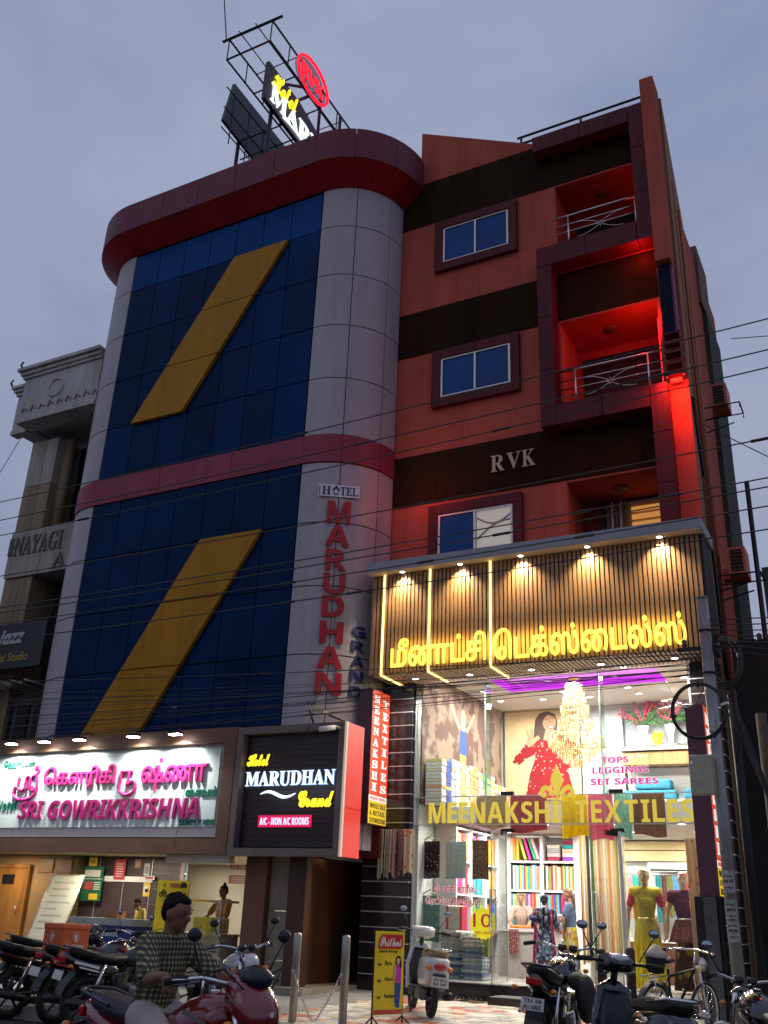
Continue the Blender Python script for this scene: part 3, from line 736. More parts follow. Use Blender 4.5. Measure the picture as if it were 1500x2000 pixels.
for y, z, e in ((1.3, Zc - .12, 120), (3.2, Zc - .12, 105)):
    for x in (-7.1, -5.6, -4.1): lamp('AREA', (x, y, z), e, (1.0, 0.93, 0.84), 0.5, direction=(0, 0, -1), name='shop_upper_lamp')
for y, e in ((0.9, 52), (2.1, 60), (3.6, 40)):
    for x in (-7.4, -5.6, -3.9): lamp('AREA', (x, y, 3.17), e, (1.0, 0.95, 0.88), 0.5, direction=(0, 0, -1), name='shop_lower_lamp')
lamp('AREA', (-5.5, 2.35, Zc + 0.02), 10, (0.6, 0.1, 0.9), 3.0, 0.1, direction=(0, -1, 0.6), name='cove_lamp')

for x in (-7.7, -6.6, -5.5, -4.4, -3.5):  # added row of spots with discs, to brighten the drapes behind the glass
    downlight(SH, x, .32, Zc - .001, .05)
    lamp('SPOT', (x, .32, Zc - .05), 260, (1.0, .95, .86), .06, direction=(0, -.01, -1), spot=52, blend=.7, name='drape_fill_spot')
# glass front ------------------------------------------------------------
def pane(x0, x1, z0, z1, y=0.0, nm='glass_pane', par=SH): return MB().box(x0, x1, y - 0.006, y + 0.006, z0, z1).build(nm, m_glass, par)
pane(-8.27, -6.84, 0.54, 3.12); pane(-4.40, -3.02, 0.54, 3.12)
pane(-8.27, -6.84, 3.135, 5.80); pane(-6.82, -4.62, 3.135, 5.80); pane(-4.60, -3.02, 3.135, 5.80)
for z in (3.12, 3.62): MB().box(-8.27, -3.02, -0.02, 0.02, z, z + 0.014).build('glass_joint', m_stripe, SH)
for x in (-8.29, -3.02): MB().box(x, x + 0.03, -0.03, 0.03, 0.54, 5.80).build('glass_channel', m_stripe, SH)
for x in (-6.83, -4.61):
    MB().box(x - 0.005, x + 0.006, 0.02, 0.28, 3.62, 5.8).build('glass_fin', glassmat('green_edge_glass', (0.72, 0.86, 0.80)), SH)
    MB().box(x - 0.01, x + 0.01, -0.012, 0.012, 3.14, 5.8).build('glass_joint', m_stripe, SH)
for z in (3.05, 3.7): 
    for x in (-6.4, -4.4): MB().box(x - 0.12, x + 0.12, -0.03, 0.03, z - .06, z + 0.0).build('patch_fitting', m_black, SH)
def door_leaf(hx, hy, fx, fy):
    d = Vector((fx - hx, fy - hy, 0)); w = d.length; d.normalize(); n = Vector((-d.y, d.x, 0))
    def P(u, v, t): q = Vector((hx, hy, 0)) + d * u + n * t; return (q.x, q.y, v)
    b = MB(); b.add([P(u, v, t) for t in (-.006, .006) for u, v in ((0, .56), (w, .56), (w, 3.0), (0, 3.0))], [(0, 1, 2, 3), (7, 6, 5, 4), (0, 4, 5, 1), (1, 5, 6, 2), (2, 6, 7, 3), (3, 7, 4, 0)])
    D = b.build('door_leaf', m_glass, SH)
    for s in (-1, 1):
        h = MB(); h.tube([P(w - .1, 1.35, s * .01), P(w - .1, 1.35, s * .05), P(w - .1, 2.0, s * .05), P(w - .1, 2.0, s * .01)], 0.014, 8); h.build('handle', m_steel, D)
    for u in (0.02, w - .02):
        h = MB(); h.add([P(u + a, v, t) for t in (-.008, .008) for a, v in ((-.008, .56), (.008, .56), (.008, 3.0), (-.008, 3.0))], [(0, 1, 2, 3), (7, 6, 5, 4), (0, 4, 5, 1), (1, 5, 6, 2), (2, 6, 7, 3), (3, 7, 4, 0)]); h.build('glass_edge', mat('green_glass_edge', (0.30, 0.40, 0.36), 0.2, var=0), D)
    h = MB(); h.add([P(u, v, t) for t in (-.018, .018) for u, v in ((0.0, 2.92), (.3, 2.92), (.3, 3.0), (0.0, 3.0))], [(0, 1, 2, 3), (7, 6, 5, 4), (0, 4, 5, 1), (1, 5, 6, 2), (2, 6, 7, 3), (3, 7, 4, 0)]); h.build('patch_fitting', m_black, D)
door_leaf(-6.43, 0.0, -6.33, -1.0)
door_leaf(-4.42, 0.0, -4.70, -0.72)
MB().box(-4.39, -4.34, -0.04, 0.0, 0.56, 3.0).build('glass_channel', m_stripe, SH)
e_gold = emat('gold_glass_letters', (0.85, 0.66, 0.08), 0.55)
def word(s, x0, x1, z0, z1, m, nm='letter', par=SH, y=-0.012, depth=0.02, bold=0.0, f=sans, gap=0.12):
    """one mesh per letter, widths taken from the font"""
    ws = []
    for ch in s:
        if ch == ' ': ws.append(0.30); continue
        _, bb = glyphs(f(ch), bold); ws.append(bb[2] - bb[0])
    tot = sum(ws) + gap * (len(s) - 1); k = (x1 - x0) / tot; x = x0
    for ch, w in zip(s, ws):
        if ch != ' ': text(nm, f(ch), onwall(y), x, x + w * k, z0, z1, m, par, depth, bold)
        x += (w + gap) * k
word('MEENAKSHI', -7.97, -5.42, 3.15, 3.52, e_gold)
word('TEXTILES', -5.13, -3.10, 3.15, 3.52, e_gold)
# fleur-de-lis
F = MB(); fy = -0.03
def leaf(pts): F.prism(pts, 'y', -0.035, -0.014)
cx = -5.45
leaf([(cx, 3.57), (cx - .05, 3.70), (cx - .115, 3.86), (cx - .09, 3.97), (cx - .04, 4.05), (cx, 4.16), (cx + .04, 4.05), (cx + .09, 3.97), (cx + .115, 3.86), (cx + .05, 3.70)])
for s in (-1, 1):
    arc = [(0.045, 3.66), (0.12, 3.76), (0.21, 3.80), (0.29, 3.76), (0.325, 3.68), (0.30, 3.60), (0.245, 3.575), (0.20, 3.60), (0.195, 3.645), (0.225, 3.66), (0.245, 3.64), (0.26, 3.66), (0.245, 3.70), (0.205, 3.715), (0.15, 3.68), (0.10, 3.62), (0.075, 3.585)]
    F.prism([(cx + s * a, b) for a, b in (arc if s > 0 else arc[::-1])], 'y', -0.036, -0.013)
F.box(cx - .14, cx + .14, -0.045, -0.012, 3.625, 3.66)
leaf([(cx - .07, 3.535), (cx - .02, 3.60), (cx + .02, 3.60), (cx + .07, 3.535)])
F.build('fleur_de_lis', e_gold, SH)
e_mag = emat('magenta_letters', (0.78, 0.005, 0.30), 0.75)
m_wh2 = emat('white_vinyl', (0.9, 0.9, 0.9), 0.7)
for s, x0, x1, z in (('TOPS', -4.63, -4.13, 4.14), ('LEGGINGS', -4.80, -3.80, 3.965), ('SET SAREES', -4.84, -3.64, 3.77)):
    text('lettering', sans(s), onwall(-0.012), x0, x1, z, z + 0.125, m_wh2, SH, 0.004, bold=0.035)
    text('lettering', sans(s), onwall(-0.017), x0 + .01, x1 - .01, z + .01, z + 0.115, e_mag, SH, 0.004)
text('lettering', '1st Floor', onwall(-0.012), -4.12, -3.82, 4.23, 4.30, m_wh2, SH, 0.004)
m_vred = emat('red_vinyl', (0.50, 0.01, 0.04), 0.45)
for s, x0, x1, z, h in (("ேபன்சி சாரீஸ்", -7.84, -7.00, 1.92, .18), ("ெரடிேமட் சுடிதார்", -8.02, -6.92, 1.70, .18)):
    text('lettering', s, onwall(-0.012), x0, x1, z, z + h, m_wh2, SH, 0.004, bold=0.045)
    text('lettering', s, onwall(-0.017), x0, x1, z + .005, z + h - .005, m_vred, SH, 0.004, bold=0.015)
st = [(-6.87 + (0.27 if i % 2 else 0.235) * cos(2 * pi * i / 40), 1.46 + (0.27 if i % 2 else 0.235) * sin(2 * pi * i / 40)) for i in range(40)]
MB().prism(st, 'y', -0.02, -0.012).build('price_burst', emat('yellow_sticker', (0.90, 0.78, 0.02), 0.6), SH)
text('lettering', sans('10'), onwall(-0.021), -7.06, -6.72, 1.40, 1.62, m_vred, SH, 0.004)
text('lettering', 'நாட்கள்', onwall(-0.021), -7.02, -6.72, 1.27, 1.35, m_vred, SH, 0.004, bold=0.01)

# striped black pilasters ------------------------------------------------
def pilaster(name, label, x0, x1, z0, z1, base, yf=-0.12, xr=None):
    P = T(name, label, 'pilaster', base)
    MB().box(x0, x1, yf, 0.3, z0, z1).build('core', m_blackt, P)
    z = z0 + 0.25
    while z < z1 - 0.05:
        MB().box(x0 - .004, x1 + .004, yf - 0.006, 0.28, z, z + 0.016).build('metal_strip', m_stripe, P); z += 0.262
    return P
pilaster('striped_pilaster', 'glossy black pilaster with silver joint lines left of the textile shop glass', -9.30, -8.32, 0.28, 5.80, (-8.8, -.1, 0.28))
pilaster('striped_pilaster', 'glossy black pilaster with silver joint lines behind the utility pole', -2.96, -2.50, 0.28, 5.80, (-2.7, -.1, 0.28))

# slatted signboard ------------------------------------------------------
SB = T('slatted_signboard', 'wood slatted signboard with glowing yellow Tamil letters and grey top slab', 'sign', (-5.6, -0.5, 5.8))
YS = -0.94
MB().box(-8.88, -2.42, YS + 0.05, -0.03, 5.87, 7.86).build('backing', m_woodback, SB)
MB().box(-8.93, -2.37, -1.16, -0.005, 7.89, 8.09).build('top_slab', m_grey, SB)
MB().box(-8.92, -2.38, -1.15, -0.01, 7.872, 7.889).build('slab_soffit', mat('cream_soffit', (0.70, 0.60, 0.48), 0.6, var=0.03), SB)
n = 76
base_mesh = None
for i in range(n):
    x = -8.86 + i * (6.42 / n)
    if base_mesh is None:
        s0 = MB().box(x, x + 0.058, YS, YS + 0.045, 5.85, 7.868).build('slat', m_wood, SB); base_mesh = s0
    else:
        c = s0.copy(); COL.objects.link(c); c.parent = SB; c.location.x = x + 8.86 + rnd.uniform(-.002, .002)
n2 = 80; s1 = None
for i in range(n2):
    x = -8.84 + i * (6.36 / n2)
    if s1 is None: s1 = MB().box(x, x + 0.045, YS + 0.05, -0.02, 5.825, 5.862).build('soffit_slat', m_woodlt, SB)
    else:
        c = s1.copy(); COL.objects.link(c); c.parent = SB; c.location.x = x + 8.84
for i in range(10):
    y = YS + 0.06 + i * 0.088
    MB().box(-8.93, -8.885, y, y + 0.05, 5.85, 7.868).build('side_slat', m_wood, SB)
for x in (-8.18, -6.93, -5.69, -4.41, -3.11):
    downlight(SB, x, -1.045, 7.871, 0.05)
    lamp('SPOT', (x, -1.06, 7.84), 240, (1.0, 0.80, 0.52), 0.05, direction=(0, 0.16, -1), spot=112, blend=0.8, name='sign_downlight')
for x in (-8.10, -6.95, -5.72, -4.42, -3.12):
    downlight(SB, x, -0.48, 5.823, 0.06)
    lamp('SPOT', (x, -0.48, 5.79), 150, (1.0, 0.93, 0.82), 0.06, direction=(0, 0, -1), spot=140, blend=0.6, name='soffit_downlight')
e_neon = emat('warm_strip', (1.0, 0.80, 0.22), 3.2)
for x in (-8.62, -7.61, -6.34):
    o = MB().box(x - 0.018, x + 0.018, YS - 0.02, YS - 0.002, 5.83, 7.87).build('light_strip', e_neon, SB)
    MB().box(x - 0.015, x + 0.015, YS, -0.02, 5.80, 5.822).build('light_strip', e_neon, SB)
e_tam = emat('yellow_channel_letter', (1.0, 0.84, 0.11), 1.12)
e_tam2 = emat('pale_letter_edge', (1.0, 0.92, 0.30), 1.6)
text('lettering', "மீனாட்சி", onwall(YS - 0.03), -8.40, -6.42, 5.93, 6.50, e_tam, SB, 0.035, bold=0.012)
text('lettering', "ெடக்ஸ்ைடல்ஸ்", onwall(YS - 0.03), -6.27, -2.80, 5.90, 6.50, e_tam, SB, 0.035, bold=0.012)
lamp('AREA', (-5.6, YS - 0.10, 6.2), 34, (1.0, 0.8, 0.15), 5.4, 0.4, direction=(0, 1, 0), name='letter_glow')

# blade signs -------------------------------------------------------------
m_plumbox = mat('plum_box', (0.10, 0.03, 0.055), 0.5, var=0.1)
m_or = emat('orange_red_face', (0.72, 0.085, 0.035), 0.8); m_yf = emat('yellow_face', (0.85, 0.55, 0.03), 0.75); m_wf = emat('white_face', (0.9, 0.88, 0.85), 0.9)
def blade(label, x0, x1, ya, yb, z0, z1):
    B = T('blade_sign', label, 'sign', (x0, yb, z0))
    MB().box(x0, x1, ya, yb, z0, z1).build('box', m_plumbox, B)
    f = lambda o: (lambda u, v, d: (x1 + o + d, u, v))
    def rect(nm, y0, y1, a, b, m, o): g = f(0); q = MB(); q.add([g(u, v, t) for t in (0, o) for u, v in ((y0, a), (y1, a), (y1, b), (y0, b))], [(4, 5, 6, 7), (0, 1, 5, 4), (1, 2, 6, 5), (2, 3, 7, 6), (3, 0, 4, 7)]); q.build(nm, m, B)
    ym = (ya + yb) / 2; zy = z0 + 0.42; zw = z0 + 0.52
    rect('white_strip', ya + .01, yb - .01, zy, zw, m_wf, 0.006)
    rect('yellow_face', ya + .01, yb - .01, z0 + .01, zy - .004, m_yf, 0.006)
    rect('red_face', ya + .01, ym - .01, zw + .004, z1 - .01, m_or, 0.006)
    rect('red_face', ym + .01, yb - .01, zw + .004, z1 - .01, m_or, 0.006)
    for s, y0 in (('MEENAKSHI', ya), ('TEXTILES', ym)):
        zz = z1 - .16; st_ = (z1 - zw - .14) / 9
        if s == 'TEXTILES': zz -= 0.02
        for i, ch in enumerate(s):
            mb = MB(); text_mb(mb, serif(ch), f(0.006), 0.22, st_ * 0.72, 0.006, 0.02, 0, y0 + (yb - ya) / 4 - .11, zz - (i + .80) * st_ * (9 / len(s) if s == 'TEXTILES' else 1) + .06)
            mb.build('letter', m_wf, B, fix=False)
    for i, s in enumerate(('WHOLE SALE', '& RETAIL', 'SHOWROOM')):
        mb = MB(); text_mb(mb, sans(s), f(0.006), 0.62, 0.09, 0.003, 0, 0, ya + .06, z0 + .29 - i * .13); mb.build('lettering', m_black, B, fix=False)
    mb = MB(); text_mb(mb, sans("WOMEN'S WORLD"), f(0.006), 0.66, 0.06, 0.003, 0, 0, ya + .04, zy + .02); mb.build('lettering', m_or, B, fix=False)
    return B
blade('vertical red blade sign with white letters on the left pilaster of the textile shop', -9.12, -8.83, -0.86, -0.125, 3.08, 5.60)
blade('dark plum blade sign seen almost edge on beside the cable coil', -2.95, -2.66, -0.92, -0.125, 1.98, 4.90)
# maroon return panel between hotel sign and blade sign
single(MB().box(-9.55, -8.86, -0.30, -0.13, 2.5, 5.3), 'maroon_wall_panel', m_maroon, 'plain maroon cladding panel between the red sign box and the blade sign', 'panel', (-9.2, -0.2, 2.5))
# steel post at the right of the entrance
PG = T('steel_shutter_post', 'dark grey steel shutter post standing at the right edge of the shop glass', 'post', (-2.85, -0.95, 0.2))
MB().box(-3.02, -2.90, -1.05, -0.80, 0.2, 1.97).build('channel', m_black, PG); MB().box(-2.89, -2.70, -1.08, -0.80, 0.2, 1.97).build('channel', mat('grey_steel', (0.10, 0.10, 0.11), 0.4, metal=0.5, var=0.15), PG)
MB().box(-2.69, -2.64, -1.02, -0.80, 0.2, 1.97).build('channel', m_black, PG)

# red light of the balconies: two tubes, plus lights that have no fixture
RL = T('red_tube_lamp', 'red LED tube lamp fixed beside the middle balcony', 'lamp', (-2.9, -0.5, 12.0), group='red tube lamps of the balconies')
MB().box(-3.03, -3.00, 0.15, 0.2, 11.5, 13.2).build('tube', e_red, RL)
e_red_hot = emat('red_tube', (1.0, 0.015, 0.01), 3.0)
VB = T('vertical_ad_box', 'narrow dark vertical sign box with purple edge beside the middle balcony', 'sign box', (-2.7, -0.4, 11.3))
MB().box(-2.84, -2.60, -0.40, -0.12, 12.42, 14.08).build('box', mat('navy_box', (0.006, 0.007, 0.028), 0.6, spec=0.1, var=0), VB)
MB().box(-2.60, -2.55, -0.36, -0.14, 12.42, 14.08).build('purple_edge', mat('purple_edge', (0.20, 0.03, 0.12), 0.5, var=0), VB)
for z in (11.45, 11.7, 11.95, 12.2, 12.4): MB().box(-2.86, -2.52, -0.40, -0.15, z, z + 0.035).build('bracket_rung', mat('red_iron', (0.16, 0.02, 0.02), 0.6), VB)
for x in (-2.86, -2.54): MB().box(x, x + .03, -0.40, -0.37, 11.4, 12.43).build('bracket_upright', mat('red_iron', (0.16, 0.02, 0.02), 0.6), VB)
MB().box(-2.8, -2.58, -0.30, -0.22, 11.36, 11.42).build('lamp_tube', e_red_hot, VB)
lamp('AREA', (-2.66, -0.62, 11.34), 45, (1.0, 0.05, 0.018), 0.6, direction=(0, 0.35, -1), name='red_down_lamp')
lamp('AREA', (-3.0, -0.32, 12.9), 15, (1.0, 0.03, 0.015), 0.3, direction=(-1, 0.55, 0.15), name='red_side_lamp')
lamp('POINT', (-3.2, -0.30, 14.6), 12, (1.0, 0.03, 0.015), 0.1, name='red_soffit_lamp')
lamp('POINT', (-3.3, 0.1, 16.3), 4, (1.0, 0.03, 0.015), 0.1, name='red_top_lamp')
lamp('POINT', (-8.0, -0.75, 9.9), 13, (1.0, 0.10, 0.08), 0.2, name='red_column_glow')  # bare light added to redden the silver column, no lamp stands here

# ------------------------------------------------------------------ hotel and restaurant signboards (left)
m_brf = mat('bronze_frame', (0.17, 0.085, 0.050), 0.45, metal=0.3, var=0.12, scale=1.5)
m_brf2 = mat('taupe_frame', (0.16, 0.12, 0.11), 0.45, metal=0.3, var=0.1, scale=1.5)
G = T('restaurant_signboard', 'long white restaurant signboard with pink letters and a brown frame under five lamps', 'sign', (-14.0, -2.2, 2.4))
Yg = -2.3
MB().box(-19.2, -10.87, -2.10, -1.55, 2.45, 4.62).build('box', m_brf, G)
MB().box(-18.9, -11.1, -2.22, -2.11, 2.72, 4.46).build('white_board', mat('white_board', (0.66, 0.70, 0.68), 0.35, var=0.05, scale=1, streak=True, grime=0.15), G)
MB().box(-18.7, -11.28, -2.26, -2.225, 2.90, 4.30).build('raised_panel', mat('white_panel', (0.72, 0.78, 0.74), 0.3, var=0.04, scale=1, streak=True, grime=0.12), G)
def frame(par, x0, x1, z0, z1, w, yf, yb, m):
    for p in ([(x0, z0), (x1, z0), (x1 - w, z0 + w), (x0 + w, z0 + w)], [(x0, z1), (x0 + w, z1 - w), (x1 - w, z1 - w), (x1, z1)], [(x0, z0), (x0 + w, z0 + w), (x0 + w, z1 - w), (x0, z1)], [(x1, z0), (x1, z1), (x1 - w, z1 - w), (x1 - w, z0 + w)]):
        MB().prism(p, 'y', yf, yb).build('frame_piece', m, par)
frame(G, -19.2, -10.87, 2.42, 4.68, 0.27, -2.36, -2.102, m_brf)
m_pkl = mat('pink_acrylic', (0.62, 0.03, 0.22), 0.35, var=0.05); m_pkd = mat('dark_pink_acrylic', (0.36, 0.010, 0.13), 0.35, var=0.05); m_grn = mat('green_letters', (0.01, 0.16, 0.10), 0.45, var=0)
m_pkedge = mat('pale_pink_edge', (0.75, 0.35, 0.45), 0.4, var=0)
def two(s, x0, x1, z0, z1, m, bold=0.02, shear=0.0, par=G, y=-2.262, e=m_pkedge):
    text('lettering', s, onwall(y), x0 - .012, x1 + .012, z0 - .012, z1 + .012, e, par, 0.02, bold=bold + 0.012, shear=shear)
    text('lettering', s, onwall(y - .021), x0, x1, z0, z1, m, par, 0.03, bold=bold, shear=shear)
two("ெகளரிகி", -15.74, -13.80, 3.64, 4.10, m_pkl, 0.014)
# the ru ligature and the sri ligature, drawn as thick strokes
def strokes(par, m, name, lines, r=0.030, y=-2.29):
    b = MB()
    for l in lines:
        pts = []
        for i in range(len(l) - 1):
            for k in range(6): t = k / 6; pts.append((l[i][0] + (l[i + 1][0] - l[i][0]) * t, y, l[i][1] + (l[i + 1][1] - l[i][1]) * t))
        pts.append((l[-1][0], y, l[-1][1])); b.tube(pts, r, 8)
    return b.build(name, m, par)
def smooth(l, n=5):
    out = []
    for i in range(len(l) - 1):
        p0, p1, p2, p3 = l[max(i - 1, 0)], l[i], l[i + 1], l[min(i + 2, len(l) - 1)]
        for k in range(n):
            t = k / n
            out.append(tuple(0.5 * ((2 * p1[j]) + (-p0[j] + p2[j]) * t + (2 * p0[j] - 5 * p1[j] + 4 * p2[j] - p3[j]) * t * t + (-p0[j] + 3 * p1[j] - 3 * p2[j] + p3[j]) * t ** 3) for j in (0, 1)))
    return out + [l[-1]]
bx_ = -13.66
strokes(G, m_pkl, 'lettering', [smooth([(bx_, 3.68), (bx_ + .02, 3.92), (bx_ + .04, 3.94)]), [(bx_ + .0, 3.94), (bx_ + .30, 3.94)], [(bx_ + .22, 3.94), (bx_ + .20, 3.66)], smooth([(bx_, 3.68), (bx_ + .02, 3.56), (bx_ + .2, 3.50), (bx_ + .38, 3.56), (bx_ + .40, 3.70), (bx_ + .32, 3.76), (bx_ + .24, 3.70)])])
two("ஷ்ணா", -13.12, -11.55, 3.56, 4.18, m_pkl, 0.014)
sx = -16.52
strokes(G, m_pkl, 'lettering', [[(sx + .05, 3.92), (sx + .05, 3.68)], smooth([(sx + .05, 3.70), (sx + .15, 3.64), (sx + .26, 3.66)]), [(sx + .26, 3.92), (sx + .26, 3.64)], [(sx + .26, 3.92), (sx + .42, 3.92)], [(sx + .40, 3.92), (sx + .38, 3.64)], smooth([(sx + .42, 3.92), (sx + .56, 3.96), (sx + .60, 4.06), (sx + .53, 4.12), (sx + .49, 4.03)]), smooth([(sx + .56, 3.94), (sx + .60, 3.70), (sx + .50, 3.62), (sx + .46, 3.72)]), smooth([(sx - .02, 3.72), (sx - .04, 3.56), (sx + .12, 3.46), (sx + .40, 3.46), (sx + .58, 3.56), (sx + .62, 3.68)])])
two(sans('SRI'), -16.30, -15.62, 3.07, 3.42, m_pkd, 0.0, 0.12)
two(sans('GOWRIKKRISHNA'), -15.46, -11.62, 3.05, 3.42, m_pkd, 0.0, 0.12)
text('lettering', "ேஹாட்டல்", onwall(-2.262), -17.0, -16.12, 4.08, 4.27, m_grn, G, 0.02, bold=0.012)
text('lettering', "ைசவம்", onwall(-2.262), -12.0, -11.28, 3.44, 3.62, m_grn, G, 0.02, bold=0.02)
text('lettering', ital('SIMPLY VEG'), onwall(-2.262), -12.08, -11.26, 2.93, 3.03, m_grn, G, 0.02)
text('lettering', ital('Hotel'), onwall(-2.262), -16.98, -16.42, 3.25, 3.44, m_grn, G, 0.02)
for i, x in enumerate((-16.55, -15.60, -14.62, -13.2, -12.15)):
    o = T('sign_lamp', 'flood lamp on a short arm above the white signboard, %s from the left' % ('first', 'second', 'third', 'fourth', 'fifth')[i], 'lamp', (x, -2.4, 4.7), group='flood lamps over the white signboard')
    MB().tube([(x, -2.15, 4.70), (x, -2.42, 4.74), (x, -2.58, 4.60)], 0.014, 6).build('arm', m_black, o)
    MB().box(x - .13, x + .13, -2.66, -2.52, 4.565, 4.61).build('housing', m_black, o)
    MB().box(x - .115, x + .115, -2.655, -2.53, 4.545, 4.563).build('lens', emat('flood_lens', (0.95, 1.0, 0.96), 22.0), o)
    lamp('SPOT', (x, -2.60, 4.53), 240 if i % 2 == 0 else 150, (0.93, 1.0, 0.95), 0.05, direction=(0, 0.28, -1), spot=135, blend=0.8, name='flood')
# blue glow of the streetlight bounce on the tower foot is left to the floods; Marudhan box
Mh = T('hotel_sign_box', 'black square sign box with lit Hotel Marudhan Grand lettering and a red side', 'sign', (-9.6, -2.2, 2.4))
MB().box(-10.85, -8.56, -2.12, -1.72, 2.43, 4.64).build('box', mat('dark_box', (0.03, 0.02, 0.02), 0.5, var=0.1), Mh)
frame(Mh, -10.85, -8.53, 2.40, 4.66, 0.13, -2.36, -2.122, m_brf2)
k = 0; z = 2.56
while z < 4.5:
    MB().box(-10.71, -8.67, -2.20 + (k % 2) * .006, -2.125, z, z + 0.094).build('face_board', mat('dark_wood_board', (0.022, 0.010, 0.010), 0.35, var=0.25, scale=3), Mh); z += 0.098; k += 1
for a, b in ((2.405, 3.20), (3.21, 4.655)): MB().box(-8.53, -8.50, -2.30, -1.72, a, b).build('side_panel', emat('lit_red_side', (0.62, 0.012, 0.010), 0.75), Mh)
MB().box(-8.545, -8.50, -2.36, -2.305, 2.40, 4.66).build('edge_trim', emat('pale_edge', (0.8, 0.62, 0.5), 0.45), Mh)
e_wl = emat('white_channel_letter', (0.72, 0.86, 1.0), 1.4); m_whalo = emat('blue_letter_edge', (0.10, 0.25, 0.55), 0.5)
def two2(s, x0, x1, z0, z1, m, e, bold=0.02, shear=0.0): two(s, x0, x1, z0, z1, m, bold, shear, Mh, -2.205, e)
two2(script('Hotel'), -10.66, -10.18, 3.96, 4.18, e_yel, mat('mauve_edge', (0.12, 0.05, 0.09), 0.5, var=0), 0.02)
two2(serif('MARUDHAN'), -10.66, -8.76, 3.60, 3.86, e_wl, m_whalo, 0.0)
two2(script('Grand'), -9.48, -8.77, 3.22, 3.50, e_yel, MATS['mauve_edge'], 0.02)
b = MB(); b.tube([(-10.31 + 0.75 * i / 16, -2.24, 3.45 + 0.05 * sin((i / 16) * 2 * pi * 1.0 + 0.2) * (1 if i < 14 else 1)) for i in range(17)], [0.010 + 0.022 * sin(pi * i / 16) for i in range(17)], 8); b.build('swoosh', e_wl, Mh)
MB().box(-10.31, -9.20, -2.235, -2.205, 2.89, 3.09).build('room_strip', emat('pink_strip', (0.75, 0.01, 0.10), 0.9), Mh)
text('lettering', sans('A/C - NON A/C ROOMS'), onwall(-2.236), -10.27, -9.24, 2.925, 3.05, emat('pale_blue_letters', (0.6, 0.7, 1.0), 1.2), Mh, 0.012)
lamp('AREA', (-9.7, -2.9, 3.6), 1.6, (0.8, 0.85, 1.0), 1.6, 0.3, direction=(0, 1, 0), name='sign_glow')
cc = T('security_camera', 'small white bullet camera at the top right corner of the black sign box', 'camera', (-8.7, -2.4, 4.5))
MB().tube([(-8.62, -2.36, 4.55), (-8.66, -2.5, 4.56), (-8.72, -2.62, 4.50)], 0.015, 6).build('arm', m_white, cc)
MB().tube([(-8.66, -2.52, 4.53), (-8.80, -2.78, 4.46)], 0.045, 10).build('housing', m_white, cc)
fl = T('flood_light', 'cream flood lamp on an angled bracket above the black sign box', 'lamp', (-8.8, -2.2, 4.7))
MB().tube([(-9.4, -2.0, 4.68), (-9.35, -2.35, 4.98), (-8.9, -2.45, 4.80), (-8.62, -2.2, 4.68)], 0.018, 6).build('bracket', m_black, fl)
MB().obox((-9.05, -2.50, 4.86), (0.42, 0.22, 0.06), Matrix.Rotation(radians(16), 3, 'Y')).build('head', mat('cream_paint', (0.55, 0.45, 0.30), 0.5, var=0.05), fl)
# ------------------------------------------------------------------ goods inside the textile shop
def pm(c, rough=0.7, var=0.1, scale=8):
    return mat('cloth_%02d_%02d_%02d' % tuple(int(v * 60) for v in c), c, rough, var=var, scale=scale)
CLR = {'crimson': (0.55, 0.02, 0.05), 'orange': (0.80, 0.22, 0.03), 'mustard': (0.68, 0.42, 0.05), 'lime green': (0.32, 0.50, 0.06), 'emerald': (0.02, 0.28, 0.12), 'teal': (0.02, 0.28, 0.32), 'sky blue': (0.12, 0.38, 0.70),
       'royal blue': (0.03, 0.07, 0.45), 'violet': (0.22, 0.05, 0.42), 'magenta': (0.60, 0.02, 0.28), 'pale pink': (0.75, 0.42, 0.45), 'cream': (0.72, 0.65, 0.50), 'chocolate': (0.14, 0.05, 0.03), 'black': (0.03, 0.03, 0.04), 'grey': (0.35, 0.35, 0.37), 'maroon': (0.24, 0.02, 0.05), 'peach': (0.80, 0.45, 0.28), 'turquoise': (0.05, 0.50, 0.48), 'white': (0.78, 0.78, 0.78), 'olive': (0.22, 0.24, 0.06)}
ORD = ['first', 'second', 'third', 'fourth', 'fifth', 'sixth', 'seventh', 'eighth', 'ninth', 'tenth', 'eleventh', 'twelfth', 'thirteenth', 'fourteenth', 'fifteenth', 'sixteenth', 'seventeenth', 'eighteenth', 'nineteenth', 'twentieth']
def drape(name, x0, x1, y, z0, z1, m, label, cat='cloth', group=None, folds=4, amp=0.03, taper=0.0, yax=False, ragged=0.008, ph=0.0):
    def fn(off):
        def g(u, v):
            w = (x1 - x0); c = (x0 + x1) / 2; k = 1 - taper * v
            x = c + (u - .5) * w * k; z = z1 - (z1 - z0 + ragged * sin(u * 5 + ph)) * v
            yy = y + amp * (0.35 + 0.65 * v) * sin(u * folds * 2 * pi + ph + 0.5 * sin(v * 3)) + off
            return (yy, x, z) if yax else (x, yy, z)
        return g
    b = MB(); nu = max(12, folds * 7); b.grid(fn(-0.004), nu, 6); b.grid(fn(0.004), nu, 6)
    return single(b, name, m, label, cat, ((x0 + x1) / 2, y, z1) if not yax else (y, (x0 + x1) / 2, z1), group)
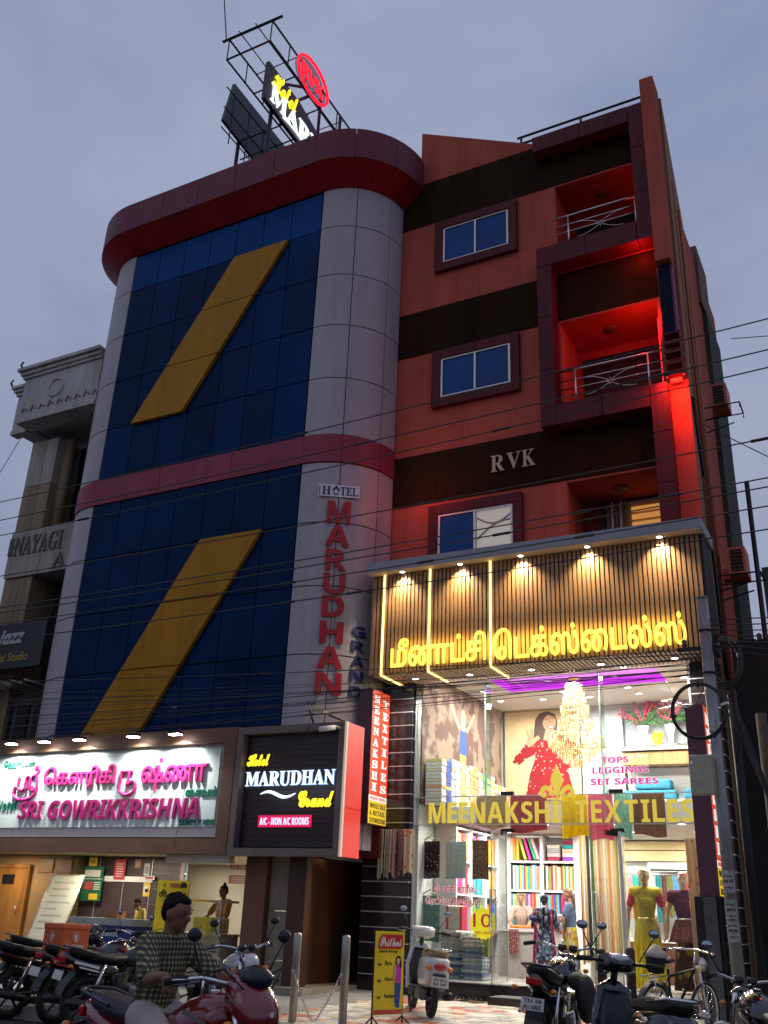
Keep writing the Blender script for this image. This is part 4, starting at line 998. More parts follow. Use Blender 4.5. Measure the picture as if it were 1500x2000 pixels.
# white racks
R1 = T('white_shelf_rack', 'white compartment rack of folded sarees behind the counter at the back of the shop', 'rack', (-6.8, 3.2, .54))
for x in (-7.52, -6.80, -6.08): MB().box(x - .035, x + .035, 3.0, 3.45, .54, 3.20).build('upright', m_white, R1)
for z in (1.22, 1.67, 2.11, 2.67):
    for x in (-7.16, -6.44): MB().box(x - .322, x + .322, 3.0, 3.44, z - .02, z + .02).build('shelf', m_white, R1)
MB().box(-7.5, -6.1, 3.40, 3.44, .56, 3.18).build('back_panel', m_inwall, R1)
MB().box(-6.04, -5.62, 2.95, 3.45, .54, 3.20).build('end_panel', m_white, R1)
names = list(CLR)
rows = [(2.13, .50, 'upper middle'), (1.69, .40, 'lower middle'), (1.24, .40, 'bottom')]
for zi, (z, h, rn) in enumerate(rows):
    for bi, bn in ((0, 'left'), (1, 'right')):
        x = -7.48 + bi * 0.72; i = 0
        while x < -6.86 + bi * 0.72:
            w = rnd.uniform(0.034, 0.042); c = names[rnd.randrange(len(names))]
            hh = h - rnd.uniform(0.02, 0.05); y = 3.02 + rnd.uniform(0, .02)
            if zi == 2 and rnd.random() < 0.4: x += w; continue
            single(MB().box(x, x + w, y, y + .30, z, z + hh), 'folded_saree', pm(CLR[c]), '%s folded saree, %s from left, %s row, %s bay of the rack' % (c, ORD[i], rn, bn), 'saree', (x, y, z), 'folded sarees standing in the white rack', bevel=0.006)
            x += w + 0.002; i += 1
for i, (x, c, t) in enumerate(((-7.46, 'peach', 0), (-7.40, 'orange', 0.0), (-7.33, 'mustard', 0.0), (-7.22, 'lime green', -.28), (-7.12, 'magenta', -.30), (-7.02, 'emerald', -.32), (-6.95, 'pale pink', -.34))):
    b = MB(); b.obox((x, 3.18, 2.93), (0.055, .3, .44), Matrix.Rotation(t, 3, 'Y')); single(b, 'folded_saree', pm(CLR[c]), '%s saree leaning in the top left bay of the white rack' % c, 'saree', (x, 3.18, 2.70), 'sarees leaning on the top shelf')
k = 0
for x0, cl_ in ((-6.68, ('maroon', 'pale pink', 'grey', 'cream')), (-6.36, ('violet', 'cream', 'peach', 'teal', 'maroon'))):
    z = 2.695
    for c in cl_:
        single(MB().box(x0, x0 + .26, 3.03, 3.3, z, z + .075), 'saree_box', pm(CLR[c]), '%s cloth box in the %s pile on the top shelf of the white rack' % (c, 'left' if k == 0 else 'right'), 'box', (x0, 3.03, z), bevel=0.008); z += .08
    k += 1
# rack along the left wall with long coloured cloths
R2 = T('white_side_rack', 'white rack along the left wall holding long bright cloths', 'rack', (-8.0, 1.8, .54))
for y in (0.75, 1.5, 2.25, 2.95): MB().box(-8.18, -7.72, y - .025, y + .025, .54, 3.2).build('upright', m_white, R2)
for z in (1.3, 1.95, 2.55, 3.15):
    for y in (1.125, 1.875, 2.6): MB().box(-8.18, -7.73, y - .345 + .0, y + .322, z - .018, z + .018).build('shelf', m_white, R2)
seqs = [['crimson', 'orange', 'crimson', 'orange', 'violet', 'magenta', 'maroon', 'royal blue', 'violet', 'orange', 'mustard', 'orange'], ['magenta', 'magenta', 'pale pink', 'crimson', 'teal', 'sky blue', 'turquoise', 'teal', 'grey', 'cream', 'mustard', 'peach'], ['crimson', 'maroon', 'crimson', 'magenta', 'emerald', 'lime green', 'emerald', 'lime green', 'mustard', 'orange', 'royal blue', 'sky blue']]
for zi, z in enumerate((2.57, 1.97, 1.32)):
    y = 0.80
    for i, c in enumerate(seqs[zi]):
        yy = y + (i // 4) * 0.75 + (i % 4) * 0.165
        single(MB().box(-8.14, -7.76 - (i % 2) * .02, yy, yy + .135, z, z + .50), 'cloth_bolt', pm(CLR[c]), '%s cloth bolt, %s from the street, %s shelf, left rack' % (c, ORD[i], ('top', 'middle', 'bottom')[zi]), 'cloth', (-8.0, yy, z), 'cloth bolts on the left rack', bevel=0.012)
# counter
CT = T('sales_counter', 'white counter with a perforated pattern front', 'counter', (-6.7, 2.1, .54))
m_perf = pattern('perforated_front', (0.70, 0.68, 0.64), (0.34, 0.24, 0.18), 26, 0.22)
MB().box(-7.35, -6.25, 1.95, 2.45, .54, 1.34).build('body', m_perf, CT); MB().box(-7.38, -6.22, 1.92, 2.48, 1.342, 1.40).build('counter_top', m_white, CT)
MB().box(-5.55, -4.95, 1.95, 2.40, .54, 1.05).build('side_body', m_white, CT)
single(MB().box(-7.15, -6.45, 2.0, 2.35, 1.402, 1.45), 'folded_cloth', pm(CLR['orange']), 'orange cloth spread on the perforated counter', 'cloth', (-6.8, 2.2, 1.40), bevel=.015)
drape('scarf', -7.12, -6.92, 1.90, .95, 1.38, pattern('scarf_print', (0.30, 0.10, 0.12), (0.7, 0.55, 0.3), 30, 0.3), 'dark printed scarf hanging over the front of the perforated counter', folds=2, amp=.02)
# standing rolls and hanging sarees, right half
for i in range(13):
    x = -5.62 + i * 0.068; c = ((0.62, 0.36, 0.14), (0.60, 0.48, 0.30), (0.05, 0.05, 0.04), (0.08, 0.16, 0.05), (0.66, 0.52, 0.30), (0.55, 0.30, 0.18), (0.62, 0.50, 0.34), (0.70, 0.58, 0.40), (0.75, 0.35, 0.10), (0.70, 0.60, 0.36), (0.66, 0.44, 0.10), (0.20, 0.24, 0.06), (0.72, 0.64, 0.46))[i]
    drape('hanging_saree', x, x + .062, 1.75 + .02 * (i % 2), 0.85 + .03 * (i % 3), 3.08, pattern('saree_print_%d' % i, c, tuple(v * .55 for v in c), 40, 0.25), '%s from the left of the tall beige and gold hanging sarees' % ORD[i], 'saree', 'tall hanging sarees', folds=1, amp=.02)
HR = T('clothes_rail', 'steel rail of hanging kurtas at the back right of the shop', 'rail', (-4.4, 4.2, 2.5))
MB().tube([(-5.5, 4.1, 2.52), (-3.05, 4.1, 2.52)], .015, 6).build('rail', m_steel, HR); MB().tube([(-5.5, 4.1, 2.52), (-5.5, 4.1, 3.22)], .01, 6).build('bracket', m_steel, HR)
for i in range(20):
    x = -5.45 + i * 0.118; c = names[(i * 7 + 3) % len(names)]
    drape('hanging_kurta', x, x + .11, 4.1, 1.62 + .05 * (i % 3), 2.50, pattern('kurta_%s' % c.replace(' ', '_'), CLR[c], tuple(min(1, v * 1.6 + .1) for v in CLR[c]), 24, 0.28), '%s printed kurta, %s from the left on the back rail' % (c, ORD[i]), 'kurta', 'kurtas on the back rail', folds=1, amp=.025)
BC = T('display_cabinet', 'dark wooden display cabinet with a white top at the back right', 'cabinet', (-4.2, 3.2, .54))
MB().box(-5.1, -3.1, 3.0, 3.5, .54, 1.25).build('body', mat('dark_cabinet', (0.10, 0.035, 0.02), 0.4, var=.2), BC); MB().box(-5.12, -3.08, 2.98, 3.52, 1.252, 1.30).build('cabinet_top', m_white, BC)
for z, a, b_ in ((2.72, 2.80, 3.0), (2.95, 3.02, 3.19)): MB().box(-5.55, -3.0, 4.40, 4.59, a - .0, b_).build('wall_band', mat('warm_cornice_band', (0.78, 0.60, 0.32), 0.6, var=.05), SH)
AC = T('wall_air_conditioner', 'long white air conditioner on the back wall above the right rail', 'air conditioner', (-3.9, 4.4, 2.6))
MB().box(-4.9, -3.3, 4.2, 4.39, 2.58, 2.76).build('body', m_white, AC); MB().box(-4.85, -3.35, 4.19, 4.199, 2.60, 2.63).build('outlet', m_black, AC)
# drapes under the upper floor edge
for i, (x0, x1, z0, c, lb) in enumerate(((-6.42, -5.72, 3.02, (0.42, 0.10, 0.14), 'maroon and gold skirt'), (-5.46, -4.98, 2.93, (0.85, 0.66, 0.02), 'yellow'), (-4.97, -4.52, 2.88, (0.80, 0.25, 0.38), 'pink'), (-4.50, -4.20, 2.92, (0.42, 0.66, 0.60), 'pale teal'), (-4.17, -3.62, 2.95, (0.30, 0.16, 0.09), 'brown printed skirt'), (-7.1, -6.5, 3.10, (0.45, 0.35, 0.22), 'beige'))):
    drape('draped_cloth', x0, x1, 0.20 + .006 * i, z0, 3.66, pattern('drape_%d' % i, c, tuple(min(1, v * 1.35 + .03) for v in c), 14, 0.22), '%s cloth draped behind the gold letters under the upper floor' % lb, folds=4, amp=.028, ragged=.03, ph=i)
# clothes on hangers near the left glass
def hanger(x, y, z, w=0.36):
    b = MB(); b.tube([(x - w / 2, y, z - .10), (x, y, z), (x + w / 2, y, z - .10)], .012, 6); b.tube([(x, y, z), (x, y, z + .05), (x + .03, y, z + .08), (x + .0, y, z + .11)], .005, 5)
    return b
for i, (x0, x1, z0, z1, m, lb) in enumerate(((-8.22, -7.88, 2.20, 2.86, pattern('black_dotted', (0.04, 0.015, 0.025), (0.7, 0.6, 0.55), 16, 0.2), 'black dotted'), (-7.76, -7.34, 2.20, 2.86, pattern('grey_sheer', (0.34, 0.40, 0.40), (0.55, 0.58, 0.56), 30, 0.3), 'grey green'), (-7.22, -6.90, 2.20, 2.88, pattern('brown_gold', (0.16, 0.09, 0.03), (0.55, 0.42, 0.16), 30, 0.25), 'brown and gold'), (-8.28, -7.86, 1.12, 1.90, pattern('sage_dress', (0.12, 0.28, 0.22), (0.25, 0.45, 0.38), 12, 0.25), 'sage green'))):
    hg = single(hanger((x0 + x1) / 2, .30, z1 + .10), 'clothes_hanger', mat('wooden_hanger', (0.55, 0.38, 0.16), 0.5, var=.1), 'wooden hanger holding the %s cloth' % lb, 'hanger', ((x0 + x1) / 2, .3, z1 + .1), 'wooden hangers behind the left glass')
    drape('hanging_garment', x0, x1, .30, z0, z1, m, '%s garment on a wooden hanger behind the left glass' % lb, 'garment', folds=3, amp=.02, ragged=.01, ph=i)
BG = T('gift_bag', 'cream and red cloth bag standing on the packed clothes behind the left glass', 'bag', (-7.55, .35, 1.32))
MB().box(-7.70, -7.40, .25, .45, 1.33, 1.74).build('body', pm((0.70, 0.62, 0.50)), BG, bevel=.03); 
for x in (-7.71, -7.44): MB().box(x, x + .05, .24, .46, 1.34, 1.73).build('red_band', pm(CLR['crimson']), BG, bevel=.01)
MB().tube([(-7.65, .35, 1.74), (-7.62, .35, 1.86), (-7.48, .35, 1.86), (-7.45, .35, 1.74)], .012, 6).build('handle', pm(CLR['crimson']), BG)
for k_, (x, n_) in enumerate(((-7.78, 13), (-7.36, 12))):
    for i in range(n_):
        z = .54 + i * .059; c = ((0.16, 0.19, 0.26), (0.05, 0.10, 0.24), (0.34, 0.36, 0.40), (0.22, 0.30, 0.40))[rnd.randrange(4)] if i < 9 else (0.35, 0.32, 0.30)
        dx, dy = rnd.uniform(-.02, .02), rnd.uniform(-.02, .02)
        single(MB().box(x + dx, x + .39 + dx, .16 + dy, .52 + dy, z, z + .05), 'packed_garment', mat('plastic_pack_%d' % int(c[2] * 100), c, 0.15, var=.35, scale=14, spec=.8), 'plastic packed garment, %s from the floor in the %s pile' % (ORD[i], ('left', 'right')[k_]), 'packed garment', (x, .2, z), 'plastic packed garments piled behind the left glass', bevel=.018)
drape('green_garment', -7.06, -6.86, .25, .92, 1.28, pm(CLR['olive']), 'olive green garment hanging below the yellow sticker', folds=2, amp=.02)
# dupattas on the left pilaster
RD = single(MB().tube([(-8.95, -.22, 3.02), (-8.22, -.22, 3.02)], .012, 6), 'hanging_rod', m_steel, 'thin steel rod across the black pilaster', 'rod', (-8.6, -.22, 3.02))
for i, (x0, x1, z0, c, s) in enumerate(((-8.92, -8.80, 2.18, (0.60, 0.55, 0.38), (0.35, 0.38, 0.22)), (-8.78, -8.68, 2.16, (0.55, 0.50, 0.36), (0.15, 0.12, 0.10)), (-8.66, -8.52, 2.22, (0.62, 0.38, 0.36), (0.75, 0.62, 0.58)), (-8.50, -8.40, 2.25, (0.40, 0.16, 0.18), (0.7, 0.5, 0.45)), (-8.39, -8.18, 2.24, (0.75, 0.62, 0.46), (0.72, 0.20, 0.06)))):
    drape('dupatta', x0, x1, -.24, z0, 3.03, pattern('dupatta_%d' % i, c, s, (34, 40, 30, 40, 9)[i], .3), ('cream and olive', 'dark edged cream', 'pink patterned', 'wine coloured', 'cream dupatta with orange flowers, a')[i] + ' scarf hanging on the rod at the left pilaster', 'scarf', folds=2, amp=.03, ragged=.05, ph=i * 2)

# upper level ---------------------------------------------------------------
MU = T('wall_mural', 'brown stone wall mural with a figure raising both arms, on the upper left wall', 'mural', (XA + .01, 2.0, 4.0))
m_mur = pattern('mural_stone', (0.46, 0.33, 0.26), (0.22, 0.13, 0.11), 2.2, 0.5, kind='noise', spot2=(0.62, 0.52, 0.44)); 
MB().box(XA + .004, XA + .03, .03, 4.35, 3.52, Zc - .01).build('print', m_mur, MU)
fy = lambda pts, m, o, nm='figure': MB().prism(pts, 'x', XA + .031, XA + .034 + o).build(nm, m, MU)
sk = mat('print_skin', (0.62, 0.40, 0.26), .6, var=.1)
fy([(1.85, 4.75), (2.25, 4.75), (2.20, 5.25), (1.90, 5.25)], mat('print_blue', (0.03, 0.08, 0.42), .6, var=.1), .002)
fy([(1.82, 5.22), (1.90, 5.30), (1.40, 5.72), (1.34, 5.66)], sk, .003); fy([(2.20, 5.28), (2.28, 5.22), (2.72, 5.70), (2.64, 5.74)], sk, .003)
fy([(1.94, 5.24), (2.16, 5.24), (2.17, 5.62), (2.10, 5.70), (1.98, 5.70), (1.93, 5.60)], sk, .004)
fy([(1.92, 4.40), (2.2, 4.40), (2.22, 4.74), (1.88, 4.74)], mat('print_gold', (0.7, 0.5, 0.1), .6, var=.1), .002)
bxm = [mat('shirt_box_%s' % n_, c, .5, var=.12, scale=30) for n_, c in (('white', (0.72, 0.72, 0.72)), ('blue', (0.04, 0.10, 0.38)), ('lightblue', (0.45, 0.58, 0.66)), ('orange', (0.75, 0.42, 0.20)), ('yellow', (0.70, 0.62, 0.25)), ('lilac', (0.52, 0.45, 0.60)), ('green', (0.10, 0.45, 0.12)), ('cream', (0.70, 0.62, 0.50)))]
bn_ = ('white', 'blue', 'pale blue', 'orange', 'yellow', 'lilac', 'green', 'cream')
sc_ = [0, 1, 2, 0, 4, 7, 3, 3, 5, 6, 7, 4, 3, 5, 7, 3]; hn = [14, 14, 15, 15, 15, 14, 15, 15, 14, 14, 13, 14, 12, 12, 12, 11]
for s_ in range(16):
    y = -0.0 + 0.12 + s_ * 0.232
    for i in range(hn[s_]):
        z = 3.505 + i * .062; c = sc_[s_] if rnd.random() < .82 else rnd.choice((0, 3, 7, 4))
        single(MB().box(-8.12, -7.78 + rnd.uniform(-.012, .012), y, y + .215, z, z + .056), 'shirt_box', bxm[c], '%s cloth box, %s from the floor, %s stack from the upper glass' % (bn_[c], ORD[i], ORD[s_]), 'box', (-8.0, y, z), 'cloth boxes stacked along the upper left wall')
PO = T('advert_poster', 'framed poster of a smiling woman in a red dotted dress on the upper back wall', 'poster', (-7.1, 4.5, 4.2))
YP = 4.40
MB().box(-8.10, -6.30, YP, YP + .05, 4.10, 6.08).build('print', mat('poster_paper', (0.72, 0.52, 0.30), .6, var=.12, scale=.8), PO)
def pp(pts, m, o, nm='print_shape'): return MB().prism(pts, 'y', YP - .004 - o * .002, YP - .002 - o * .0015).build(nm, m, PO)
for a in ((-8.12, -6.28, 6.08, 6.10), (-8.12, -6.28, 4.08, 4.10)): MB().box(a[0], a[1], YP - .02, YP + .05, a[2], a[3]).build('frame_strip', mat('gold_frame', (0.55, 0.42, 0.15), .4, metal=.6), PO)
m_hair = mat('print_hair', (0.07, 0.03, 0.025), .6, var=.2); m_pdress = pattern('print_red_dress', (0.40, 0.015, 0.025), (0.75, 0.55, 0.45), 11, .22)
m_psk = mat('print_skin_tone', (0.50, 0.27, 0.16), .6, var=.1)
def Q(pts): return [(-8.1 + (x - 1025) / 258.0, 6.08 - (y - 370) / 341.0) for x, y in pts]
pp(Q([(1205, 620), (1212, 500), (1222, 430), (1250, 388), (1295, 374), (1340, 398), (1358, 450), (1366, 540), (1395, 580), (1360, 620), (1290, 600), (1240, 660)]), m_hair, 0, 'hair')
pp(Q([(1232, 605), (1290, 590), (1345, 585), (1400, 572), (1445, 610), (1430, 700), (1398, 770), (1425, 900), (1450, 1040), (1150, 1040), (1180, 860), (1215, 740), (1215, 660)]), m_pdress, 1, 'dress')
pp(Q([(1235, 600), (1195, 630), (1090, 715), (1072, 765), (1115, 785), (1160, 740), (1225, 700)]), m_pdress, 2, 'sleeve')
pp(Q([(1075, 765), (1118, 782), (1192, 650), (1152, 628)]), m_pdress, 3, 'sleeve')
pp(Q([(1152, 628), (1192, 650), (1222, 612), (1250, 585), (1236, 562), (1210, 580), (1203, 508), (1190, 508), (1188, 566), (1172, 515), (1160, 522), (1170, 580)]), m_psk, 4, 'hand')
pp(Q([(1430, 600), (1475, 640), (1505, 750), (1480, 800), (1400, 830), (1388, 805), (1450, 760), (1420, 690)]), m_pdress, 2, 'sleeve')
pp(Q([(1285, 520), (1338, 520), (1350, 582), (1322, 620), (1268, 596)]), m_psk, 3, 'neck')
import math as _m
pp(Q([(1308 + 42 * _m.cos(t * 2 * pi / 18), 458 + 72 * _m.sin(t * 2 * pi / 18)) for t in range(18)]), m_psk, 5, 'face')
pp(Q([(1262, 470), (1262, 400), (1300, 378), (1345, 405), (1352, 450), (1335, 420), (1300, 402), (1278, 430)]), m_hair, 6, 'hair')
for ex, ey in ((1290, 455), (1330, 448)):
    pp(Q([(ex - 11, ey), (ex, ey - 7), (ex + 11, ey), (ex, ey + 6)]), m_white, 7, 'eye'); pp(Q([(ex - 5, ey), (ex, ey - 6), (ex + 5, ey), (ex, ey + 5)]), m_hair, 8, 'pupil')
    pp(Q([(ex - 13, ey - 14), (ex, ey - 20), (ex + 13, ey - 14), (ex, ey - 15)]), m_hair, 7, 'eyebrow')
pp(Q([(1290, 492), (1315, 500), (1342, 486), (1334, 510), (1312, 516), (1298, 508)]), mat('print_lip', (0.45, 0.05, 0.06), .5, var=0), 7, 'lips'); pp(Q([(1298, 496), (1315, 502), (1336, 492), (1328, 505), (1312, 509)]), m_white, 8, 'teeth')
pp(Q([(1308, 450), (1318, 480), (1302, 482)]), mat('print_shadow', (0.42, 0.24, 0.15), .6, var=0), 7, 'nose')
# right half of the upper level
m_gw = mat('pale_grey_wall', (0.50, 0.50, 0.54), .6, var=.03, scale=1)
UF = T('upper_display_wall', 'grey display wall with a niche, white ledge and wooden band on the upper level', 'display wall', (-4.6, 4.5, 3.5))
MB().box(-6.25, -5.30, 4.36, 4.55, 3.52, Zc - .01).build('wall_section', m_gw, UF); MB().box(-5.295, XB - .01, 4.36, 4.55, 5.98, Zc - .01).build('wall_section', m_gw, UF)
MB().box(-5.295, XB - .01, 4.50, 4.55, 5.08, 5.975).build('niche_back', mat('niche_grey', (0.42, 0.45, 0.52), .6, var=.03), UF)
MB().box(-5.29, XB - .01, 3.95, 4.49, 5.02, 5.07).build('ledge', m_white, UF)
MB().box(-5.25, XB - .01, 4.0, 4.48, 4.72, 4.98).build('wooden_band', m_wood, UF)
MB().box(-5.25, XB - .01, 4.40, 4.5, 3.52, 4.70).build('lower_panel', m_inwall, UF)
MB().tube([(-6.2, 4.1, 5.13), (XB, 4.1, 5.13)], .02, 6).build('rail', m_steel, UF)
for i, (x, y, z, w) in enumerate(((-5.25, 3.9, 4.08, 1.10), (-5.0, 3.92, 4.30, .75), (-4.0, 3.9, 4.10, .5))):
    single(MB().box(x, x + w, y, y + .35, z - .1, z + .10), 'folded_cloth', pm((0.03, 0.25, 0.42)), ('lower blue', 'upper blue', 'right hand blue')[i] + ' cloth bundle lying under the wooden band on the upper level', 'cloth', (x, y, z - .1), bevel=.04)
TB = T('display_table', 'white table under the blue cloth bundles on the upper level', 'table', (-4.4, 4.0, 3.5))
MB().box(-5.4, -3.1, 3.80, 4.35, 3.93, 3.975).build('tabletop', m_white, TB)
for x in (-5.35, -3.2):
    for y in (3.84, 4.28): MB().box(x, x + .05, y, y + .05, 3.505, 3.925).build('leg', m_white, TB)
for k_, x in enumerate((-4.80, -4.22)):
    V = T('vase', 'white tapered vase of pink flowers, %s of the two on the ledge' % ('left', 'right')[k_], 'vase', (x, 4.2, 5.07), local=True)
    MB().lathe([(.075, 0), (.07, .03), (.045, .06), (.07, .30), (.125, .50), (.11, .50), (.03, .1)], n=18).build('body', m_white, V)
    lf = MB(); fr = MB(); r2 = random.Random(11 + k_)
    for i in range(16):
        a = r2.uniform(0, 2 * pi); ln = r2.uniform(.25, .5); zt = r2.uniform(.55, .85)
        p0 = Vector((0, 0, .48)); p2 = Vector((cos(a) * ln, sin(a) * ln * .4, zt + r2.uniform(-.25, .25))); p1 = (p0 + p2) / 2 + Vector((0, 0, .14))
        d = (p2 - p0).normalized(); n_ = Vector((-d.z, 0, d.x)) * .035
        lf.add([p0, p1 + n_, p2, p1 - n_, p1 + Vector((0, -.02, 0))], [(0, 1, 4), (1, 2, 4), (2, 3, 4), (3, 0, 4)])
    for s_ in range(6):
        a = r2.uniform(-.9, .9) + (-.15 if k_ == 0 else .15); 
        for i in range(13):
            t = .25 + i / 13 * .8; px_, pz_ = sin(a) * t * .62, .5 + cos(a) * t * .55
            for q in range(2): fr.obox((px_ + r2.uniform(-.03, .03), r2.uniform(-.06, .06), pz_ + r2.uniform(-.02, .02)), (.035, .03, .028), Matrix.Rotation(r2.uniform(0, 3), 3, 'Y'))
    lf.build('leaves', mat('vase_leaf', (0.05, 0.16, 0.04), .6, var=.3), V, kind='stuff'); fr.build('blossoms', mat('pink_blossom', (0.70, 0.07, 0.14), .6, var=.4, scale=20), V, kind='stuff')
YV = T('flower_pot', 'small yellow flower pot between the two white vases', 'flower pot', (-4.5, 4.15, 5.07), local=True)
MB().lathe([(.06, 0), (.05, .03), (.10, .18), (.09, .20)], n=14).build('body', pm((0.75, 0.55, 0.02)), YV); b = MB(); r2 = random.Random(3)
for i in range(26): b.ball((r2.uniform(-.1, .1), r2.uniform(-.06, .06), .24 + r2.uniform(-.03, .10)), .03, 6)
b.build('blossoms', pm((0.85, 0.62, 0.02)), YV, kind='stuff')
# chandelier
CH = T('crystal_chandelier', 'large tiered crystal chandelier glowing gold behind the glass', 'chandelier', (-5.52, 1.5, 6.1), local=True)
MB().tube([(0, 0, 0), (0, 0, -.15)], .02, 8).build('stem', mat('gold_metal', (0.7, 0.5, 0.2), .25, metal=1, var=0), CH); MB().lathe([(.0, .0), (.12, -.01), (.10, -.04), (.0, -.05)], n=16).build('ceiling_plate', MATS['gold_metal'], CH)
e_cry = emat('crystal_glow', (1.0, 0.74, 0.34), 0.72); e_cry2 = emat('crystal_dim', (0.70, 0.46, 0.16), 0.34); e_cry3 = emat('crystal_hot', (1.0, 0.95, 0.75), 1.9)
tiers = [(-.16, .17, .14), (-.28, .20, .14), (-.42, .23, .16), (-.58, .28, .15), (-.72, .25, .14), (-.86, .34, .18), (-1.00, .36, .16), (-1.16, .52, .20), (-1.26, .54, .16), (-1.36, .46, .15), (-1.46, .36, .15), (-1.56, .26, .14), (-1.66, .14, .14)]
for ti, (z, r, h) in enumerate(tiers):
    n_ = int(24 + r * 85); b = MB(); d_ = MB(); hot = MB()
    for i in range(n_):
        a = 2 * pi * i / n_ + ti * .13; x, y = r * cos(a), r * sin(a); w = .010
        tgt = (b, d_, hot)[rnd.choices((0, 1, 2), (6, 4, 1.2))[0]]
        tgt.add([(x, y, z), (x + w, y, z - h * .3), (x, y + w, z - h * .3), (x - w, y, z - h * .3), (x, y - w, z - h * .3), (x, y, z - h)], [(0, 2, 1), (0, 3, 2), (0, 4, 3), (0, 1, 4), (5, 1, 2), (5, 2, 3), (5, 3, 4), (5, 4, 1)])
    for q, mm in ((b, e_cry), (d_, e_cry2), (hot, e_cry3)):
        if q.v: q.build('crystals', mm, CH, kind='stuff')
    MB().torus((0, 0, z + .01), r, .008, 'z', 28, 5).build('ring', MATS['gold_metal'], CH)
lamp('POINT', (-5.52, 1.5, 5.0), 8, (1.0, 0.8, 0.5), .35, name='chandelier_light')
FN = T('ceiling_fan', 'small white ceiling fan above the vases', 'fan', (-3.9, 3.6, Zc), local=True)
MB().tube([(0, 0, 0), (0, 0, -.2)], .02, 6).build('rod', m_black, FN); MB().lathe([(.0, -.2), (.09, -.21), (.09, -.28), (0, -.29)], n=14).build('motor', m_white, FN)
for a in range(3):
    t = a * 2.1 + .4; MB().obox((cos(t) * .33, sin(t) * .33, -.25), (.5, .1, .01), Matrix.Rotation(t, 3, 'Z')).build('blade', m_white, FN)

# ------------------------------------------------------------------ restaurant room
RR = T('restaurant_room', 'restaurant room with brown panelled pillars and white back wall under the white signboard', 'restaurant', (-13.8, 0.5, 0.3))
m_rest = mat('cream_tile_wall', (0.62, 0.58, 0.48), .4, var=.06, scale=1.2); m_panel = mat('dark_laminate', (0.060, 0.040, 0.045), .4, var=.15, scale=2); m_wdoor = mat('varnished_door', (0.36, 0.16, 0.035), .35, var=.25, scale=3, streak=True)
MB().box(-20.4, -9.3, -2.0, 3.2, .18, .34).build('floor_slab', mat('stone_floor', (0.28, 0.25, 0.20), .3, var=.2, scale=3), RR)
MB().box(-20.4, -9.35, -2.08, 3.2, 2.50, 2.60).build('ceiling', m_rest, RR)
MB().box(-20.4, -10.6, 2.9, 3.1, .34, 2.49).build('back_wall', m_rest, RR)
MB().box(-12.3, -10.6, 2.80, 2.89, .34, 1.5).build('wainscot', mat('beige_tile', (0.42, 0.33, 0.22), .4, var=.1), RR)
MB().box(-20.3, -16.62, -0.30, -0.15, .34, 2.49).build('left_partition', mat('tan_wall', (0.40, 0.24, 0.12), .6, var=.12, scale=1.2), RR)
MB().box(-16.60, -13.72, -0.02, .10, 1.20, 2.49).build('dark_panel_wall', m_panel, RR)
for x in (-16.0, -15.25, -14.5): MB().box(x, x + .012, -.028, -.021, 1.2, 2.48).build('panel_joint', m_stripe, RR)
MB().box(-16.60, -14.45, -.06, -.022, 1.98, 2.09).build('white_trunking', m_white, RR)
MB().box(-16.60, -16.45, -0.29, -.03, .34, 2.48).build('olive_post', mat('olive_post', (0.13, 0.11, 0.04), .6), RR)
MB().box(-10.86, -10.40, -1.70, -1.35, .18, 2.44).build('brown_pillar', m_brf, RR)
for z0, z1 in ((.2, .72), (.73, 1.52), (1.53, 2.43)): MB().box(-10.36, -9.98, -1.60, -1.50, z0, z1).build('stone_panel', mat('taupe_stone', (0.20, 0.165, 0.13), .5, var=.15, scale=1.5), RR)
MB().box(-9.96, -9.60, -1.62, -1.42, .18, 2.44).build('brown_pillar', mat('brown_laminate', (0.065, 0.024, 0.010), .4, var=.2, streak=True), RR)
MB().box(-9.58, -9.32, 1.2, 1.3, .34, 2.49).build('passage_end', mat('dark_olive_wall', (0.03, 0.03, 0.02), .6), RR)
MB().box(-9.95, -9.88, -1.4, 2.8, .34, 2.49).build('passage_wall', mat('brown_laminate', (0.065, 0.024, 0.010), .4), RR)
MB().box(-10.6, -8.5, 2.0, 2.1, .34, 2.49).build('passage_back', m_dark, RR)
MB().box(-12.35, -10.9, -2.2, -2.02, 2.28, 2.49).build('valance', mat('cream_valance', (0.55, 0.50, 0.40), .5), RR)
def door_(x0, x1, y, z1, m, label):
    D = T('wooden_door', label, 'door', ((x0 + x1) / 2, y, .34)); MB().box(x0, x1, y - .05, y, .35, z1).build('leaf', m, D)
    for x in (x0 - .08, x1 + .004): MB().box(x, x + .076, y - .08, y, .35, z1 + .08).build('jamb', m_wdoor, D)
    MB().box(x0 - .0, x1, y - .08, y, z1 + .004, z1 + .08).build('head', m_wdoor, D)
    return D
D1 = door_(-18.75, -17.80, -.32, 2.2, m_wdoor, 'varnished wooden door left of the whiteboard')
MB().box(-18.55, -18.18, -.385, -.372, 1.86, 2.06).build('vision_panel', m_black, D1)
MB().tube([(-17.95, -.40, 1.25), (-17.95, -.42, 1.40)], .012, 6).build('handle', m_alu, D1)
for i, (x, c) in enumerate(((-17.55, 'brown'), (-17.0, 'reddish brown'))): single(MB().box(x, x + .45, -.33, -.302, 2.12, 2.40), 'wall_tile_panel', mat('tan_tile_%d' % i, ((0.36, 0.17, 0.08), (0.30, 0.15, 0.09))[i], .4), '%s square panel on the wall above the whiteboard' % c, 'panel', (x, -.31, 2.12))
